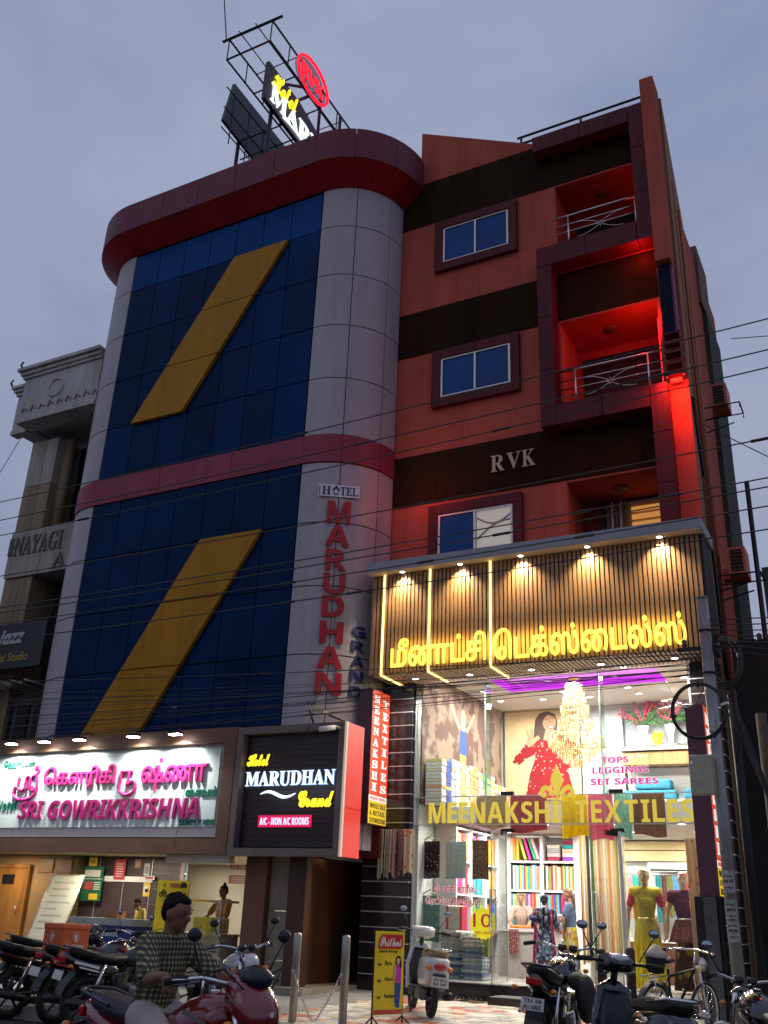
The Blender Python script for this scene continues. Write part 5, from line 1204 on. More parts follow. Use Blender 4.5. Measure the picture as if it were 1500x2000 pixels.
# leaning whiteboard
WB = T('whiteboard', 'white menu board with faint handwriting leaning beside the dark panelling', 'whiteboard', (-16.3, -.9, .5))
def lean(x, z, o=0.0): return (x, -1.05 + (z - .6) * .22 + o, z)
b = MB(); b.add([lean(x, z, o) for o in (0, .03) for x, z in ((-16.85, .62), (-15.92, .62), (-15.72, 2.06), (-16.62, 2.06))], [(0, 1, 2, 3), (7, 6, 5, 4), (0, 4, 5, 1), (1, 5, 6, 2), (2, 6, 7, 3), (3, 7, 4, 0)]); b.build('board', mat('board_white', (0.66, 0.68, 0.58), .3, var=.05, scale=2), WB)
for p, q in (((-16.85, .62), (-15.92, .62)), ((-15.92, .62), (-15.72, 2.06)), ((-15.72, 2.06), (-16.62, 2.06)), ((-16.62, 2.06), (-16.85, .62))): MB().tube([lean(*p), lean(*q)], .014, 6).build('edge', m_alu, WB)
m_ink = mat('faint_ink', (0.30, 0.36, 0.33), .6, var=0); r2 = random.Random(5)
for i in range(8):
    z = 1.90 - i * .13; x = -16.56 - (2.06 - z) * .16
    b = MB()
    for j in range(r2.randint(5, 9)):
        xa_ = x + .08 + j * .075; b.tube([lean(xa_, z, -.006), lean(xa_ + .02, z + .03, -.006), lean(xa_ + .045, z - .005, -.006)], .0035, 4)
    b.build('handwriting', m_ink, WB, kind='stuff')
# posters on the dark wall
def poster(x0, x1, z0, z1, y, m, label, parts=()):
    P = T('poster', label, 'poster', ((x0 + x1) / 2, y, z0)); MB().box(x0, x1, y - .012, y, z0, z1).build('sheet', m, P)
    for nm, a, b_, c, d, mm in parts: MB().box(a, b_, y - .017, y - .0125, c, d).build(nm, mm, P)
    return P
m_pgreen = mat('poster_green', (0.01, 0.12, 0.06), .4); m_pred = mat('poster_red', (0.48, 0.06, 0.07), .4); m_py = mat('poster_yellow', (0.75, 0.50, 0.03), .4); m_pw = mat('poster_white', (0.7, 0.7, 0.66), .4)
P = poster(-16.30, -15.72, 1.57, 2.27, -.16, m_pgreen, 'green food poster with a red dish picture on the dark panelling', (('photo', -16.22, -15.98, 1.80, 1.96, m_pred), ('photo', -16.25, -15.80, 2.06, 2.20, m_pw), ('photo', -16.05, -15.80, 1.60, 1.72, m_py), ('border', -16.29, -15.73, 2.01, 2.025, m_pw)))
for i in range(4): MB().box(-15.95, -15.76, -.178, -.173, 1.80 + i * .045, 1.82 + i * .045).build('text_line', m_pw, P)
P = poster(-15.50, -15.20, 2.02, 2.44, -.07, m_pred, 'red menu poster with white text lines', ())
for i in range(6): MB().box(-15.44, -15.26, -.088, -.083, 2.08 + i * .05, 2.095 + i * .05).build('text_line', m_pw, P)
poster(-16.18, -15.95, 2.28, 2.46, -.16, m_py, 'small yellow notice above the green food poster', (('text_line', -16.14, -15.99, 2.34, 2.355, m_black), ('text_line', -16.14, -15.99, 2.38, 2.395, m_black)))
poster(-14.98, -14.80, 2.26, 2.45, -.03, mat('poster_brown', (0.35, 0.18, 0.12), .4), 'small brown framed picture on the dark panelling', (('photo', -14.95, -14.83, 2.29, 2.42, mat('poster_tan', (0.55, 0.32, 0.2), .4)),))
poster(-14.66, -14.48, 1.70, 2.0, -.03, m_py, 'yellow ice cream poster beside the bottle shelf', (('photo', -14.63, -14.53, 1.75, 1.92, m_pw), ('photo', -14.60, -14.50, 1.78, 1.85, m_pred)))
poster(-14.70, -14.55, 2.12, 2.36, -.03, m_pw, 'grey and white notice left of the bottle shelf', (('photo', -14.68, -14.57, 2.15, 2.30, MATS['grey_fascia']),))
P = poster(-14.62, -14.36, 2.03, 2.11, -.075, m_pw, 'white and red name plate above the yellow poster', (('text_line', -14.59, -14.39, 2.05, 2.09, m_pred),))
P = poster(-15.84 + 2.0, -13.22, 2.36, 2.46, 1.9, m_pred, 'red ice cream plate with white letters under the ceiling'); text('lettering', 'ICE CREAM', onwall(1.887), -13.80, -13.26, 2.38, 2.44, m_pw, P, .004, bold=.02)
P = poster(-13.86, -13.22, 2.06, 2.24, 1.9, mat('poster_dusty', (0.38, 0.15, 0.13), .4), 'dusty red price board on the cream wall')
for i in range(3): MB().box(-13.78, -13.30, 1.882, 1.887, 2.09 + i * .045, 2.105 + i * .045).build('text_line', m_pw, P)
# bottle shelf
BS = T('bottle_shelf', 'steel shelf of water bottles between the dark panelling and the cream wall', 'shelf', (-14.1, .3, 1.2))
MB().box(-14.45, -13.75, .22, .25, 1.1, 2.49).build('back_panel', mat('shelf_back', (0.10, 0.16, 0.17), .5, var=.1), BS)
for z in (1.56, 1.86, 2.18): MB().box(-14.45, -13.75, -.02, .215, z - .02, z).build('shelf', m_alu, BS)
m_bot = mat('water_bottle', (0.10, 0.38, 0.36), .15, var=.2, spec=.8); bp = None; k_ = 0
for zi, z in enumerate((1.562, 1.862)):
    for i in range(7):
        x = -14.38 + i * .095
        if bp is None:
            bp = T('water_bottle', '', '', (x, .08, z), local=True, group='water bottles on the shelf')
            MB().lathe([(.036, 0), (.036, .15), (.014, .20), (.014, .215)], n=10).build('body', m_bot, bp); MB().lathe([(.016, .216), (.016, .235)], n=10).build('cap', pm(CLR['sky blue']), bp); c = bp
        else: c = copy_tree(bp)
        c.location = (x, .08, z); c['label'] = 'teal water bottle, %s from the left on the %s shelf' % (ORD[i], ('lower', 'middle')[zi]); c['category'] = 'bottle'
for i in range(5):
    x = -14.36 + i * .13; single(MB().lathe([(.04, 0), (.045, .10), (.03, .14), (.03, .17)], (x, .1, 2.182), n=10), 'glass_jar', mat('jar_glass', (0.30, 0.33, 0.28), .2, var=.2), 'grey glass jar, %s from the left on the top steel shelf' % ORD[i], 'jar', (x, .1, 2.182), 'jars on the top steel shelf')
# freezer
FZ = T('ice_cream_freezer', 'blue chest freezer with grey lid and ice cream lettering', 'freezer', (-13.5, -1.6, .34))
fa = Vector((-14.66, -1.72, 0)); fb = Vector((-13.12, -2.0 + .1, 0)); fc = Vector((-12.70, -1.30, 0))
m_fz = mat('freezer_blue', (0.008, 0.03, 0.16), .3, var=.08)
MB().prism([(-14.7, -1.95), (-13.18, -1.95), (-12.78, -1.35), (-14.3, -1.35)], 'z', .36, 1.15).build('body', m_fz, FZ)
MB().prism([(-14.73, -1.98), (-13.16, -1.98), (-12.74, -1.33), (-14.3, -1.33)], 'z', 1.152, 1.27).build('lid', mat('freezer_lid', (0.33, 0.34, 0.32), .4, var=.1), FZ)
m_fl = mat('silver_letter', (0.60, 0.62, 0.55), .4, var=0)
text('lettering', sans('MilkyMist'), onwall(-1.951), -14.22, -13.48, .92, 1.09, m_fl, FZ, .003); text('lettering', sans('ICE CREAM'), onwall(-1.951), -14.10, -13.62, .77, .85, m_fl, FZ, .003)
dv = Vector((.4, .6, 0)); L_ = dv.length; dv.normalize(); nv = Vector((dv.y, -dv.x, 0))
fnF = lambda u, v, d: tuple(Vector((-13.18, -1.95, v)) + dv * u + nv * (d + .002))
text('lettering', sans('MilkyMist'), fnF, .04, .66, .92, 1.06, m_wl, FZ, .003); text('lettering', sans('ICE CREAM'), fnF, .12, .60, .78, .86, m_wl, FZ, .003)
BK = T('teal_bin', 'teal plastic bin with red lettering beside the delivery box', 'bin', (-13.9, -2.5, .25), local=True)
MB().lathe([(.17, 0), (.21, .50), (.225, .50), (.225, .54), (.20, .54)], n=18).build('body', mat('teal_plastic', (0.01, 0.17, 0.16), .4, var=.1), BK)
single(MB().box(-14.05, -13.75, -1.75, -1.5, 1.272, 1.40), 'cardboard_box', mat('cardboard', (0.38, 0.16, 0.06), .8, var=.15), 'small brown cardboard box on the freezer lid', 'box', (-13.9, -1.6, 1.272))
# parking board
PB = T('parking_board', 'tall yellow board reading parking available with small drawings', 'sign', (-12.1, -2.35, .3))
m_pby = mat('board_yellow', (0.78, 0.56, 0.0), .4, var=.04); YB_ = -2.38
MB().box(-12.30, -11.60, YB_, YB_ + .04, .85, 1.96).build('board', m_pby, PB)
for x in (-12.25, -11.68): MB().box(x, x + .03, YB_ + .045, YB_ + .075, .26, 1.9).build('post', m_black, PB)
text('lettering', sans('PARKING'), onwall(YB_ - .001), -12.02, -11.80, 1.84, 1.92, m_pred, PB, .004); text('lettering', sans('AVAILABLE'), onwall(YB_ - .001), -12.02, -11.64, 1.68, 1.77, m_pred, PB, .004)
b = MB(); b.torus((-12.20, YB_ - .01, 1.72), .035, .008, 'y', 16, 5); b.torus((-12.10, YB_ - .01, 1.72), .035, .008, 'y', 16, 5); b.tube([(-12.20, YB_ - .01, 1.74), (-12.15, YB_ - .01, 1.80), (-12.10, YB_ - .01, 1.76)], .012, 5); b.ball((-12.14, YB_ - .01, 1.88), .022, 8); b.build('rider_drawing', m_black, PB, kind='stuff')
b = MB(); b.box(-11.78, -11.63, YB_ - .01, YB_ - .002, 1.84, 1.90); b.box(-11.75, -11.66, YB_ - .01, YB_ - .002, 1.90, 1.93); b.build('car_drawing', m_black, PB, kind='stuff')
MB().box(-11.98, -11.90, YB_ - .01, YB_ - .002, 1.20, 1.32).build('red_mark', m_pred, PB)
# food cart with steel top
FC = T('food_cart', 'stainless food cart with glass case and cream front panel', 'food cart', (-11.55, -1.6, .34))
MB().box(-12.0, -11.15, -1.9, -1.35, .36, 1.05).build('body', mat('cream_metal', (0.36, 0.33, 0.26), .35, metal=.3, var=.08), FC)
MB().box(-12.02, -11.13, -1.92, -1.33, 1.052, 1.10).build('top', m_steel, FC)
MB().box(-11.96, -11.20, -1.905, -1.901, .80, .82).build('drawer_gap', m_black, FC)
for i in range(7): MB().box(-11.82 + i * .085, -11.745 + i * .085, -1.84, -1.55, 1.11, 1.36 + .01 * (i % 2)).build('steel_canister', m_steel, FC)
MB().box(-12.0, -11.16, -1.95, -1.4, 1.62, 1.66).build('hood', m_steel, FC)
for x in (-11.99, -11.19): MB().box(x, x + .03, -1.93, -1.90, 1.10, 1.62).build('hood_post', m_steel, FC)
MB().box(-11.96, -11.20, -1.935, -1.925, 1.12, 1.60).build('glass_pane', m_glass, FC)
CB = T('cash_desk', 'black cash desk with jars and a yellow carton at the right end of the restaurant', 'desk', (-11.0, -1.2, .34))
MB().box(-11.1, -10.62, -1.3, -.9, .36, 1.02).build('body', m_black, CB)
single(MB().box(-11.08, -10.96, -1.22, -1.1, 1.03, 1.50), 'yellow_carton', pm((0.75, 0.58, 0.05)), 'tall yellow and white carton on the black cash desk', 'carton', (-11.0, -1.1, 1.03), bevel=.004)
for i, x in enumerate((-10.93, -10.84)): single(MB().lathe([(.03, 0), (.03, .4), (.02, .42)], (x, -1.15, 1.022), n=12), 'steel_dispenser', m_steel, 'tall steel dispenser, %s of two beside the yellow carton' % ('left', 'right')[i], 'dispenser', (x, -1.15, 1.022))
MB().box(-11.3, -11.0, 2.78, 2.88, .34, 2.3).build('dark_doorway', m_dark, RR); 
for x, y in ((-15.22, -1.9), (-12.5, -1.9)):
    o = T('tube_light', 'recessed tube light under the white signboard, %s' % ('left' if x < -14 else 'right'), 'lamp', (x, y, 2.49)); MB().box(x - .25, x + .25, y - .05, y + .05, 2.475, 2.497).build('diffuser', emat('tube_diffuser', (1, .97, .88), 6), o)
for x, y, e, c in ((-18.0, -1.2, 34, (1.0, .82, .5)), (-15.2, -1.2, 52, (1, .88, .66)), (-13.2, -.2, 52, (1, .9, .72)), (-12.0, 1.6, 80, (1, .92, .78)), (-14.8, 1.8, 16, (1, .9, .7))):
    lamp('AREA', (x, y, 2.46), e, c, .6, direction=(0, 0, -1), name='restaurant_lamp')
lamp('AREA', (-9.75, -.6, 2.46), .3, (1.0, .6, .2), .2, direction=(0, 0, -1), name='passage_lamp')

# ------------------------------------------------------------------ neighbours on the left
NB = T('stone_clad_building', 'brown and pale stone clad building with a white moulded cornice behind the tower', 'building', (-20.0, 2, 0.2))
MB().box(-20.99, -17.95, 1.0, 9.0, .2, 15.4).build('core', m_beige2, NB)
zc_ = [3.6, 5.2, 6.8, 8.2, 9.62, 11.0, 12.4, 13.85]
for j in range(len(zc_) - 1):
    for x0, x1 in ((-21.0, -20.42), (-20.41, -19.95)):
        m_ = m_beige if zc_[j] not in (9.62, 12.4) else m_beige2
        if j == 4: continue
        MB().box(x0 + .008, x1 - .004, .0, .98, zc_[j] + .012, zc_[j + 1] - .012).build('cladding_panel', m_, NB)
for x0, x1 in ((-21.0, -19.72), (-19.71, -18.0)): MB().box(x0, x1 - .01, -.06, .98, 9.63, 10.98).build('name_band', m_beige2, NB)
for x in (-19.9, -19.78): MB().lathe([(.12, 0), (.12, 2.85)], (x, .35, 11.0), n=14).build('round_column', m_beige, NB)
for z0, z1 in ((11.0, 13.85), (6.9, 9.6)):
    MB().box(-19.9, -18.0, .85, .95, z0, z1).build('dark_glazing', mat('dim_glass', (0.03, 0.032, 0.035), .2, var=.2), NB)
    for x in (-19.3, -18.9, -18.5): MB().box(x, x + .04, .78, .84, z0, z1).build('mullion', m_alu, NB)
    for z in (z0 + .9, z0 + 1.9): MB().box(-19.5, -18.0, .76, .77, z, z + .03).build('transom', m_black, NB)
m_crn = mat('aged_white_plaster', (0.52, 0.49, 0.45), .8, var=.2, scale=1.6, bump=.3, streak=True, grime=.35)
MB().box(-21.6, -20.95, -.35, 1.0, 14.2, 15.35).build('cornice_block', m_crn, NB); MB().box(-20.94, -17.96, -.75, 1.0, 14.25, 15.55).build('cornice_block', m_crn, NB)
for k_, (z, o) in enumerate(((15.36, .06), (15.46, .12), (15.56, .18))): MB().box(-21.6 - o, -20.95, -.35 - o, 1.0, z, z + .09).build('moulding', m_crn, NB)
for k_, (z, o) in enumerate(((15.56, .06), (15.66, .12), (15.78, .20))): MB().box(-20.94 - o, -17.96, -.75 - o, 1.0, z, z + .1).build('moulding', m_crn, NB)
MB().box(-20.96, -17.96, -.78, -.2, 14.10, 14.24).build('moulding', m_crn, NB); MB().box(-21.6, -20.97, -.38, -.1, 14.05, 14.19).build('moulding', m_crn, NB)
MB().torus((-19.6, -.76, 15.0), .28, .035, 'y', 28, 6).build('relief_ring', m_crn, NB)
b = MB()
for i in range(9): b.tube([(-20.8 + i * .34, -.76, 14.42), (-20.72 + i * .34, -.77, 14.58 + .05 * (i % 2)), (-20.6 + i * .34, -.76, 14.46)], .03, 6)
b.build('relief_scroll', m_crn, NB, kind='stuff')
for p in ((-21.78, -.45, 15.6), (-20.98, -.85, 15.8)): MB().tube([p, (p[0] - .05, p[1] - .1, p[2] + .18), (p[0] + .04, p[1] - .1, p[2] + .26)], .03, 6).build('roof_hook', m_black, NB)
m_nl = mat('dark_bronze_letters', (0.08, 0.055, 0.04), .5, var=0)
text('lettering', serif("NAYAGI"), onwall(-.061), -20.78, -18.98, 10.25, 10.80, m_nl, NB, .03); text('lettering', serif('A'), onwall(-.061), -19.2, -18.72, 9.72, 10.14, m_nl, NB, .03); MB().box(-21.0, -20.86, -.09, -.062, 10.28, 10.8).build('lettering', m_nl, NB)
text('lettering', '-', onwall(-.061), -20.85, -20.72, 10.5, 10.54, m_nl, NB, .03)
# jazz sign
JZ = T('studio_sign', 'dark board reading jazz bridal studio on the left neighbour', 'sign', (-19.3, -.6, 6.9))
MB().box(-20.9, -18.45, -.55, -.40, 6.9, 8.08).build('board', mat('charcoal_board', (0.018, 0.018, 0.020), .5, var=.1), JZ)
m_gl = mat('grey_letter', (0.42, 0.42, 0.42), .5, var=0); m_yg = mat('dull_yellow_letter', (0.35, 0.27, 0.05), .5, var=0)
text('lettering', ital('jazz'), onwall(-.551), -20.15, -19.15, 7.42, 7.92, m_gl, JZ, .02, bold=.03, shear=.15)
text('lettering', 'bridal Studio', onwall(-.551), -20.35, -18.90, 7.08, 7.30, m_yg, JZ, .01, bold=.015, shear=.15)
# lower left: shed roof and red shop, iron pillars
LB = T('low_shop_building', 'low grey shop with a corrugated sun roof below the studio sign', 'building', (-20, .3, .2))
MB().box(-22.5, -18.2, .2, 3.0, .2, 6.4).build('wall', mat('drab_wall', (0.11, 0.10, 0.095), .8, var=.3, scale=1.5), LB)
for x0, x1 in ((-20.3, -19.9), (-19.7, -19.3), (-19.1, -18.8)): MB().box(x0, x1, .12, .19, 5.0, 6.1).build('window', m_dark, LB)
for i in range(9): MB().prism([(-22.2 + i * .42, 6.55), (-21.82 + i * .42, 6.45), (-21.82 + i * .42, 6.49), (-22.2 + i * .42, 6.59)], 'y', -.6, .6).build('roof_sheet', m_concrete, LB)
GR = T('grey_tin_building', 'grey tin clad upper storey at the far left edge', 'building', (-23, -1.0, .2))
MB().box(-26, -21.6, -1.5, 3, .2, 8.9).build('wall', mat('grey_green_tin', (0.22, 0.25, 0.24), .6, var=.2, scale=1.3, streak=True), GR)
for x in (-21.75, -22.1, -22.5): MB().box(x, x + .09, -1.56, -1.502, .3, 8.8).build('pilaster_strip', m_beige2, GR)
MB().box(-26, -21.4, -1.62, -1.0, 8.9, 9.1).build('eaves', m_concrete, GR)
RDP = T('red_shop_front', 'red curved shop front piece at the far left above the signboard', 'shop front', (-20.5, -1.6, 3.6))
MB().prism([(-21.5, 4.2), (-19.7, 4.2), (-19.72, 4.9), (-20.05, 5.5), (-20.4, 5.9), (-21.5, 6.0)], 'y', -1.75, -1.55).build('panel', mat('red_fascia', (0.38, 0.02, 0.015), .5, var=.1), RDP)

# ------------------------------------------------------------------ flank: air conditioners and neighbours on the right
def condenser(x, y, z, label):
    A = T('air_conditioner_unit', label, 'air conditioner', (x + .18, y, z))
    MB().box(x, x + .36, y, y + .62, z + .12, z + .72).build('case', mat('red_lit_case', (0.66, 0.20, 0.11), .6, var=.1), A)  # orange-red light on the unit is put into the case colour
    MB().box(x + .06, x + .30, y - .012, y - .002, z + .18, z + .66).build('grille', m_dark, A)
    for i in range(6): MB().box(x + .05, x + .31, y - .022, y - .014, z + .20 + i * .08, z + .21 + i * .08).build('grille_bar', m_beige, A)
    for yy in (y - .05, y + .55):
        MB().tube([(x - .25, yy, z + .10), (x + .62, yy, z + .10), (x + .62, yy, z - .02)], .018, 4, smooth=False).build('bracket', m_black, A); MB().tube([(x - .25, yy, z - .25), (x + .40, yy, z - .10)], .018, 4, smooth=False).build('bracket', m_black, A)
    MB().tube([(x + .62, y - .05, z + .10), (x + .62, y + .55, z + .10)], .018, 4, smooth=False).build('bracket', m_black, A)
condenser(-2.60, 3.8, 12.75, 'salmon air conditioner case on an iron bracket high on the flank wall')
condenser(-2.50, 2.8, 8.22, 'salmon air conditioner with a crossed grille low on the flank wall')
RB = T('corrugated_shed', 'dark corrugated sheet building at the right edge behind the poles', 'building', (2.0, 10, .0))
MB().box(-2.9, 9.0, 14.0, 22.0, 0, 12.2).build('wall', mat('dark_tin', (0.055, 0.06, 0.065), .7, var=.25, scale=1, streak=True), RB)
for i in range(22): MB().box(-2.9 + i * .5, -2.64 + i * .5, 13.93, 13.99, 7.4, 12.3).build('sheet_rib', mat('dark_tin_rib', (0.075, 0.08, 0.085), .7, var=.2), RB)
for z in (9.3, 10.6): MB().box(-2.9, 8.0, 13.88, 13.92, z, z + .08).build('purlin', m_black, RB)
DB = T('dark_side_building', 'unlit building in the alley right of the shop with a blue tarpaulin', 'building', (-1.0, 3, .1))
MB().box(-1.75, 3.5, 3.0, 9, .0, 7.2).build('wall', mat('near_black_wall', (0.022, 0.020, 0.020), .9, var=.3, scale=1), DB)  # wall coloured near black with a mild tone variation
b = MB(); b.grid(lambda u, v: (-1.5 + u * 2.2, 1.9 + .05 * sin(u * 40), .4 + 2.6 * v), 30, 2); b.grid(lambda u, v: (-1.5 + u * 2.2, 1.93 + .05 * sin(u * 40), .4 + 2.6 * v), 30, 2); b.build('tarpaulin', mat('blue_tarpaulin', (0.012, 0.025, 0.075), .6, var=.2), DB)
MB().box(-2.45, -1.78, 1.6, 1.7, .3, 6.6).build('alley_gate', mat('near_black_gate', (0.02, 0.018, 0.016), .8, var=.3), DB)  # gate in a similar near-black colour
# ------------------------------------------------------------------ people and mannequins
def remesh(mb, voxel, smooth_it=4):
    me = bpy.data.meshes.new('tmp'); me.from_pydata([tuple(v) for v in mb.v], [], mb.f); me.update()
    o = bpy.data.objects.new('tmp', me); COL.objects.link(o)
    r = o.modifiers.new('r', 'REMESH'); r.mode = 'VOXEL'; r.voxel_size = voxel
    s = o.modifiers.new('s', 'SMOOTH'); s.iterations = smooth_it; s.factor = 0.5
    bpy.context.view_layer.update(); dg = bpy.context.evaluated_depsgraph_get()
    m2 = bpy.data.meshes.new_from_object(o.evaluated_get(dg)); bpy.data.objects.remove(o); bpy.data.meshes.remove(me)
    out = MB(); out.v = [tuple(v.co) for v in m2.vertices]; out.f = [tuple(p.vertices) for p in m2.polygons]; out.sm = [True] * len(out.f)
    bpy.data.meshes.remove(m2)
    return out
def limb(mb, pts, rs, n=12):
    pts = [Vector(p) for p in pts]; q = []; rr = []
    for i in range(len(pts) - 1):
        for k in range(5): t = k / 5; q.append(pts[i].lerp(pts[i + 1], t)); rr.append(rs[i] + (rs[i + 1] - rs[i]) * t)
    q.append(pts[-1]); rr.append(rs[-1]); mb.tube(q, rr, n)
    for p, r in zip(pts, rs): mb.ball(p, r * 1.0, 12)
BASE = {'pel': (0, 0, .53), 'chest': (0, .0, .72), 'neck': (0, 0, .83), 'head': (0, .012, .925),
        'sh': (.105, 0, .795), 'el': (.135, -.01, .63), 'wr': (.140, .03, .49), 'hip': (.052, 0, .50), 'kn': (.058, .01, .28), 'an': (.056, -.005, .045)}
def human(T_, h, ov=None, skin=None, top=None, bottom=None, hair=None, fem=False, sleeve=0.75, skirt=None, face=1, voxel=.012, hand_dir=None, shoes=None, top_low=None, hairlen=0, legs='trousers'):
    J = {}
    for k, v in BASE.items():
        if k in ('pel', 'chest', 'neck', 'head'): J[k] = Vector(v)
        else: J['L' + k] = Vector((-v[0], v[1], v[2])); J['R' + k] = Vector(v)
    for k, v in (ov or {}).items(): J[k] = Vector(v)
    J = {k: v * h for k, v in J.items()}
    H_ = h
    fdir = (J['head'] - J['neck']).normalized(); yaw = face if isinstance(face, Vector) else Vector((0, 1, 0))
    yaw = (yaw - fdir * yaw.dot(fdir)).normalized(); side = yaw.cross(fdir).normalized()
    hm = Matrix((side, yaw, fdir)).transposed()
    b = MB(); c = J['head']
    P = lambda x, y, z: c + hm @ Vector((x * H_, y * H_, z * H_))
    b.ball(P(0, 0, .008), (.046 * H_, .056 * H_, .058 * H_), 16, hm); b.ball(P(0, .015, -.030), (.036 * H_, .040 * H_, .036 * H_), 14, hm)
    b.ball(P(0, .060, -.008), (.009 * H_, .014 * H_, .015 * H_), 8, hm); b.ball(P(0, .048, -.052), (.014 * H_, .012 * H_, .011 * H_), 8, hm)
    for s in (-1, 1): b.ball(P(s * .046, -.002, -.004), (.006 * H_, .011 * H_, .017 * H_), 8, hm)
    limb(b, [P(0, -.008, -.03), J['neck'], J['chest'] + Vector((0, 0, .06 * H_))], [.030 * H_, .030 * H_, .034 * H_])
    w = .088 if fem else .100
    def torso(mb, g=0.0, zlow=None):
        a, d = J['pel'], J['chest']; u = (J['neck'] - J['chest']).normalized()
        ax = (J['Rsh'] - J['Lsh']).normalized(); ay = u.cross(ax).normalized()
        n = 7
        for i in range(n):
            t = i / (n - 1); p = a.lerp(d + (J['neck'] - d) * .28, t); mw = (.083, .076, .072, .078, .088, .096, .090)[i] * H_ * (.93 if fem else 1.0); md = (.060, .056, .054, .058, .064, .062, .050)[i] * H_ * (1.0)
            mb.ball(p, (mw + g, md + g, .060 * H_ + g * .4), 14, Matrix((ax, ay, u)).transposed())
        limb(mb, [J['Lsh'] * .92 + J['chest'] * .08, J['Rsh'] * .92 + J['chest'] * .08], [.040 * H_ + g, .040 * H_ + g])
    torso(b)
    for s in 'LR':
        sh, el, wr = J[s + 'sh'], J[s + 'el'], J[s + 'wr']
        limb(b, [sh, sh.lerp(el, .5), el, el.lerp(wr, .35), wr], [.033 * H_, .029 * H_, .023 * H_, .024 * H_, .0155 * H_])
        hd = Vector(hand_dir[s]).normalized() if hand_dir and s in hand_dir else (wr - el).normalized()
        sd = hd.cross(Vector((0, 1, 0)) if abs(hd.y) < .9 else Vector((0, 0, 1))).normalized(); up_ = sd.cross(hd).normalized()
        cp = wr + hd * .028 * H_
        b.ball(cp, (.021 * H_, .012 * H_, .028 * H_), 12, Matrix((up_, sd, hd)).transposed())
        for fi, (o, ln) in enumerate(((-.016, .040), (-.0055, .046), (.0055, .043), (.016, .034))):
            r0 = cp + up_ * o * H_ + hd * .018 * H_; cu = sd * (.006 if s == 'L' else -.006) * H_
            limb(b, [r0, r0 + hd * ln * .5 * H_ + cu * .5, r0 + hd * ln * .9 * H_ + cu * 2.2], [.0055 * H_, .005 * H_, .004 * H_], 6)
        q = cp - up_ * .014 * H_ - hd * .008 * H_
        limb(b, [q, q - up_ * .014 * H_ + hd * .012 * H_, q - up_ * .016 * H_ + hd * .032 * H_], [.0065 * H_, .006 * H_, .005 * H_], 6)
        hp, kn, an = J[s + 'hip'], J[s + 'kn'], J[s + 'an']
        limb(b, [hp, hp.lerp(kn, .45), kn, kn.lerp(an, .35), an], [.056 * H_, .048 * H_, .034 * H_, .034 * H_, .021 * H_])
        fd = Vector((yaw.x, yaw.y, 0)).normalized() if abs(yaw.z) < .9 else Vector((0, 1, 0))
        ft = J.get(s + 'toe', an + Vector((0, .115 * H_, -.028 * H_)))
        limb(b, [an + Vector((0, -.02 * H_, -.025 * H_)), an.lerp(ft, .6) + Vector((0, 0, -.006 * H_)), ft], [.019 * H_, .019 * H_, .013 * H_])
    body = remesh(b, voxel); bo = body.build('body', skin, T_, fix=False)
    # garments
    if top is not None:
        g = MB(); torso(g, .012 * H_)
        for s in 'LR':
            sh, el, wr = J[s + 'sh'], J[s + 'el'], J[s + 'wr']
            if sleeve <= 1: limb(g, [sh, sh.lerp(el, sleeve * .6), sh.lerp(el, sleeve)], [.046 * H_, .042 * H_, .040 * H_])
            else: limb(g, [sh, el, el.lerp(wr, sleeve - 1)], [.046 * H_, .036 * H_, .030 * H_])
        if top_low is not None: limb(g, [J['pel'], J['pel'] + Vector((0, 0, -top_low * H_))], [.092 * H_, .098 * H_])
        remesh(g, voxel * 1.15, 5).build('shirt' if not fem else 'kurta', top, T_, fix=False)
        # collar
        nk = J['neck']; MB().torus(nk + Vector((0, 0, -.004 * H_)), .036 * H_, .009 * H_, 'z', 18, 6).build('collar', top, T_)
    if bottom is not None:
        g = MB(); g.ball(J['pel'] + Vector((0, 0, -.01 * H_)), (.094 * H_, .074 * H_, .062 * H_), 14)
        for s in 'LR':
            hp, kn, an = J[s + 'hip'], J[s + 'kn'], J[s + 'an']
            limb(g, [hp, hp.lerp(kn, .45), kn, kn.lerp(an, .92)], [.064 * H_, .058 * H_, .046 * H_, .038 * H_])
        remesh(g, voxel * 1.15, 5).build(legs, bottom, T_, fix=False)
    if hair is not None:
        g = MB(); g.ball(P(0, -.013, .019), (.0485 * H_, .0505 * H_, .0500 * H_), 18, hm)
        g.ball(P(0, -.028, -.002), (.0455 * H_, .034 * H_, .044 * H_), 14, hm)
        g.ball(P(0, .016, .046), (.033 * H_, .032 * H_, .017 * H_), 12, hm)
        for i in range(46):
            a_, e_ = i * 2.399, .25 + (i % 7) * .16
            g.ball(P(.050 * cos(a_) * cos(e_) * .97, -.010 + .053 * sin(a_) * cos(e_) * .97, .019 + .051 * sin(e_)), .0055 * H_, 6)
        if hairlen:
            limb(g, [P(0, -.05, -.02), P(0, -.055, -.06), P(0.0, -.050, -.06 - hairlen * .5), P(0, -.045, -.06 - hairlen)], [.026 * H_, .020 * H_, .016 * H_, .008 * H_])
        remesh(g, voxel * .75, 1).build('hair', hair, T_, fix=False)
    # face details
    if face:
        e = mat('eye_dark', (0.02, 0.015, 0.012), .3, var=0); lp = mat('lip_tone', (0.22, 0.07, 0.05), .5, var=0)
        for s in (-1, 1):
            MB().ball(P(s * .018, .050, .010), (.0075 * H_, .004 * H_, .004 * H_), 8, hm).build('eye', e, T_)
            MB().ball(P(s * .019, .051, .022), (.011 * H_, .003 * H_, .0024 * H_), 8, hm).build('eyebrow', e, T_)
        MB().ball(P(0, .052, -.034), (.014 * H_, .004 * H_, .0035 * H_), 8, hm).build('mouth', lp, T_)
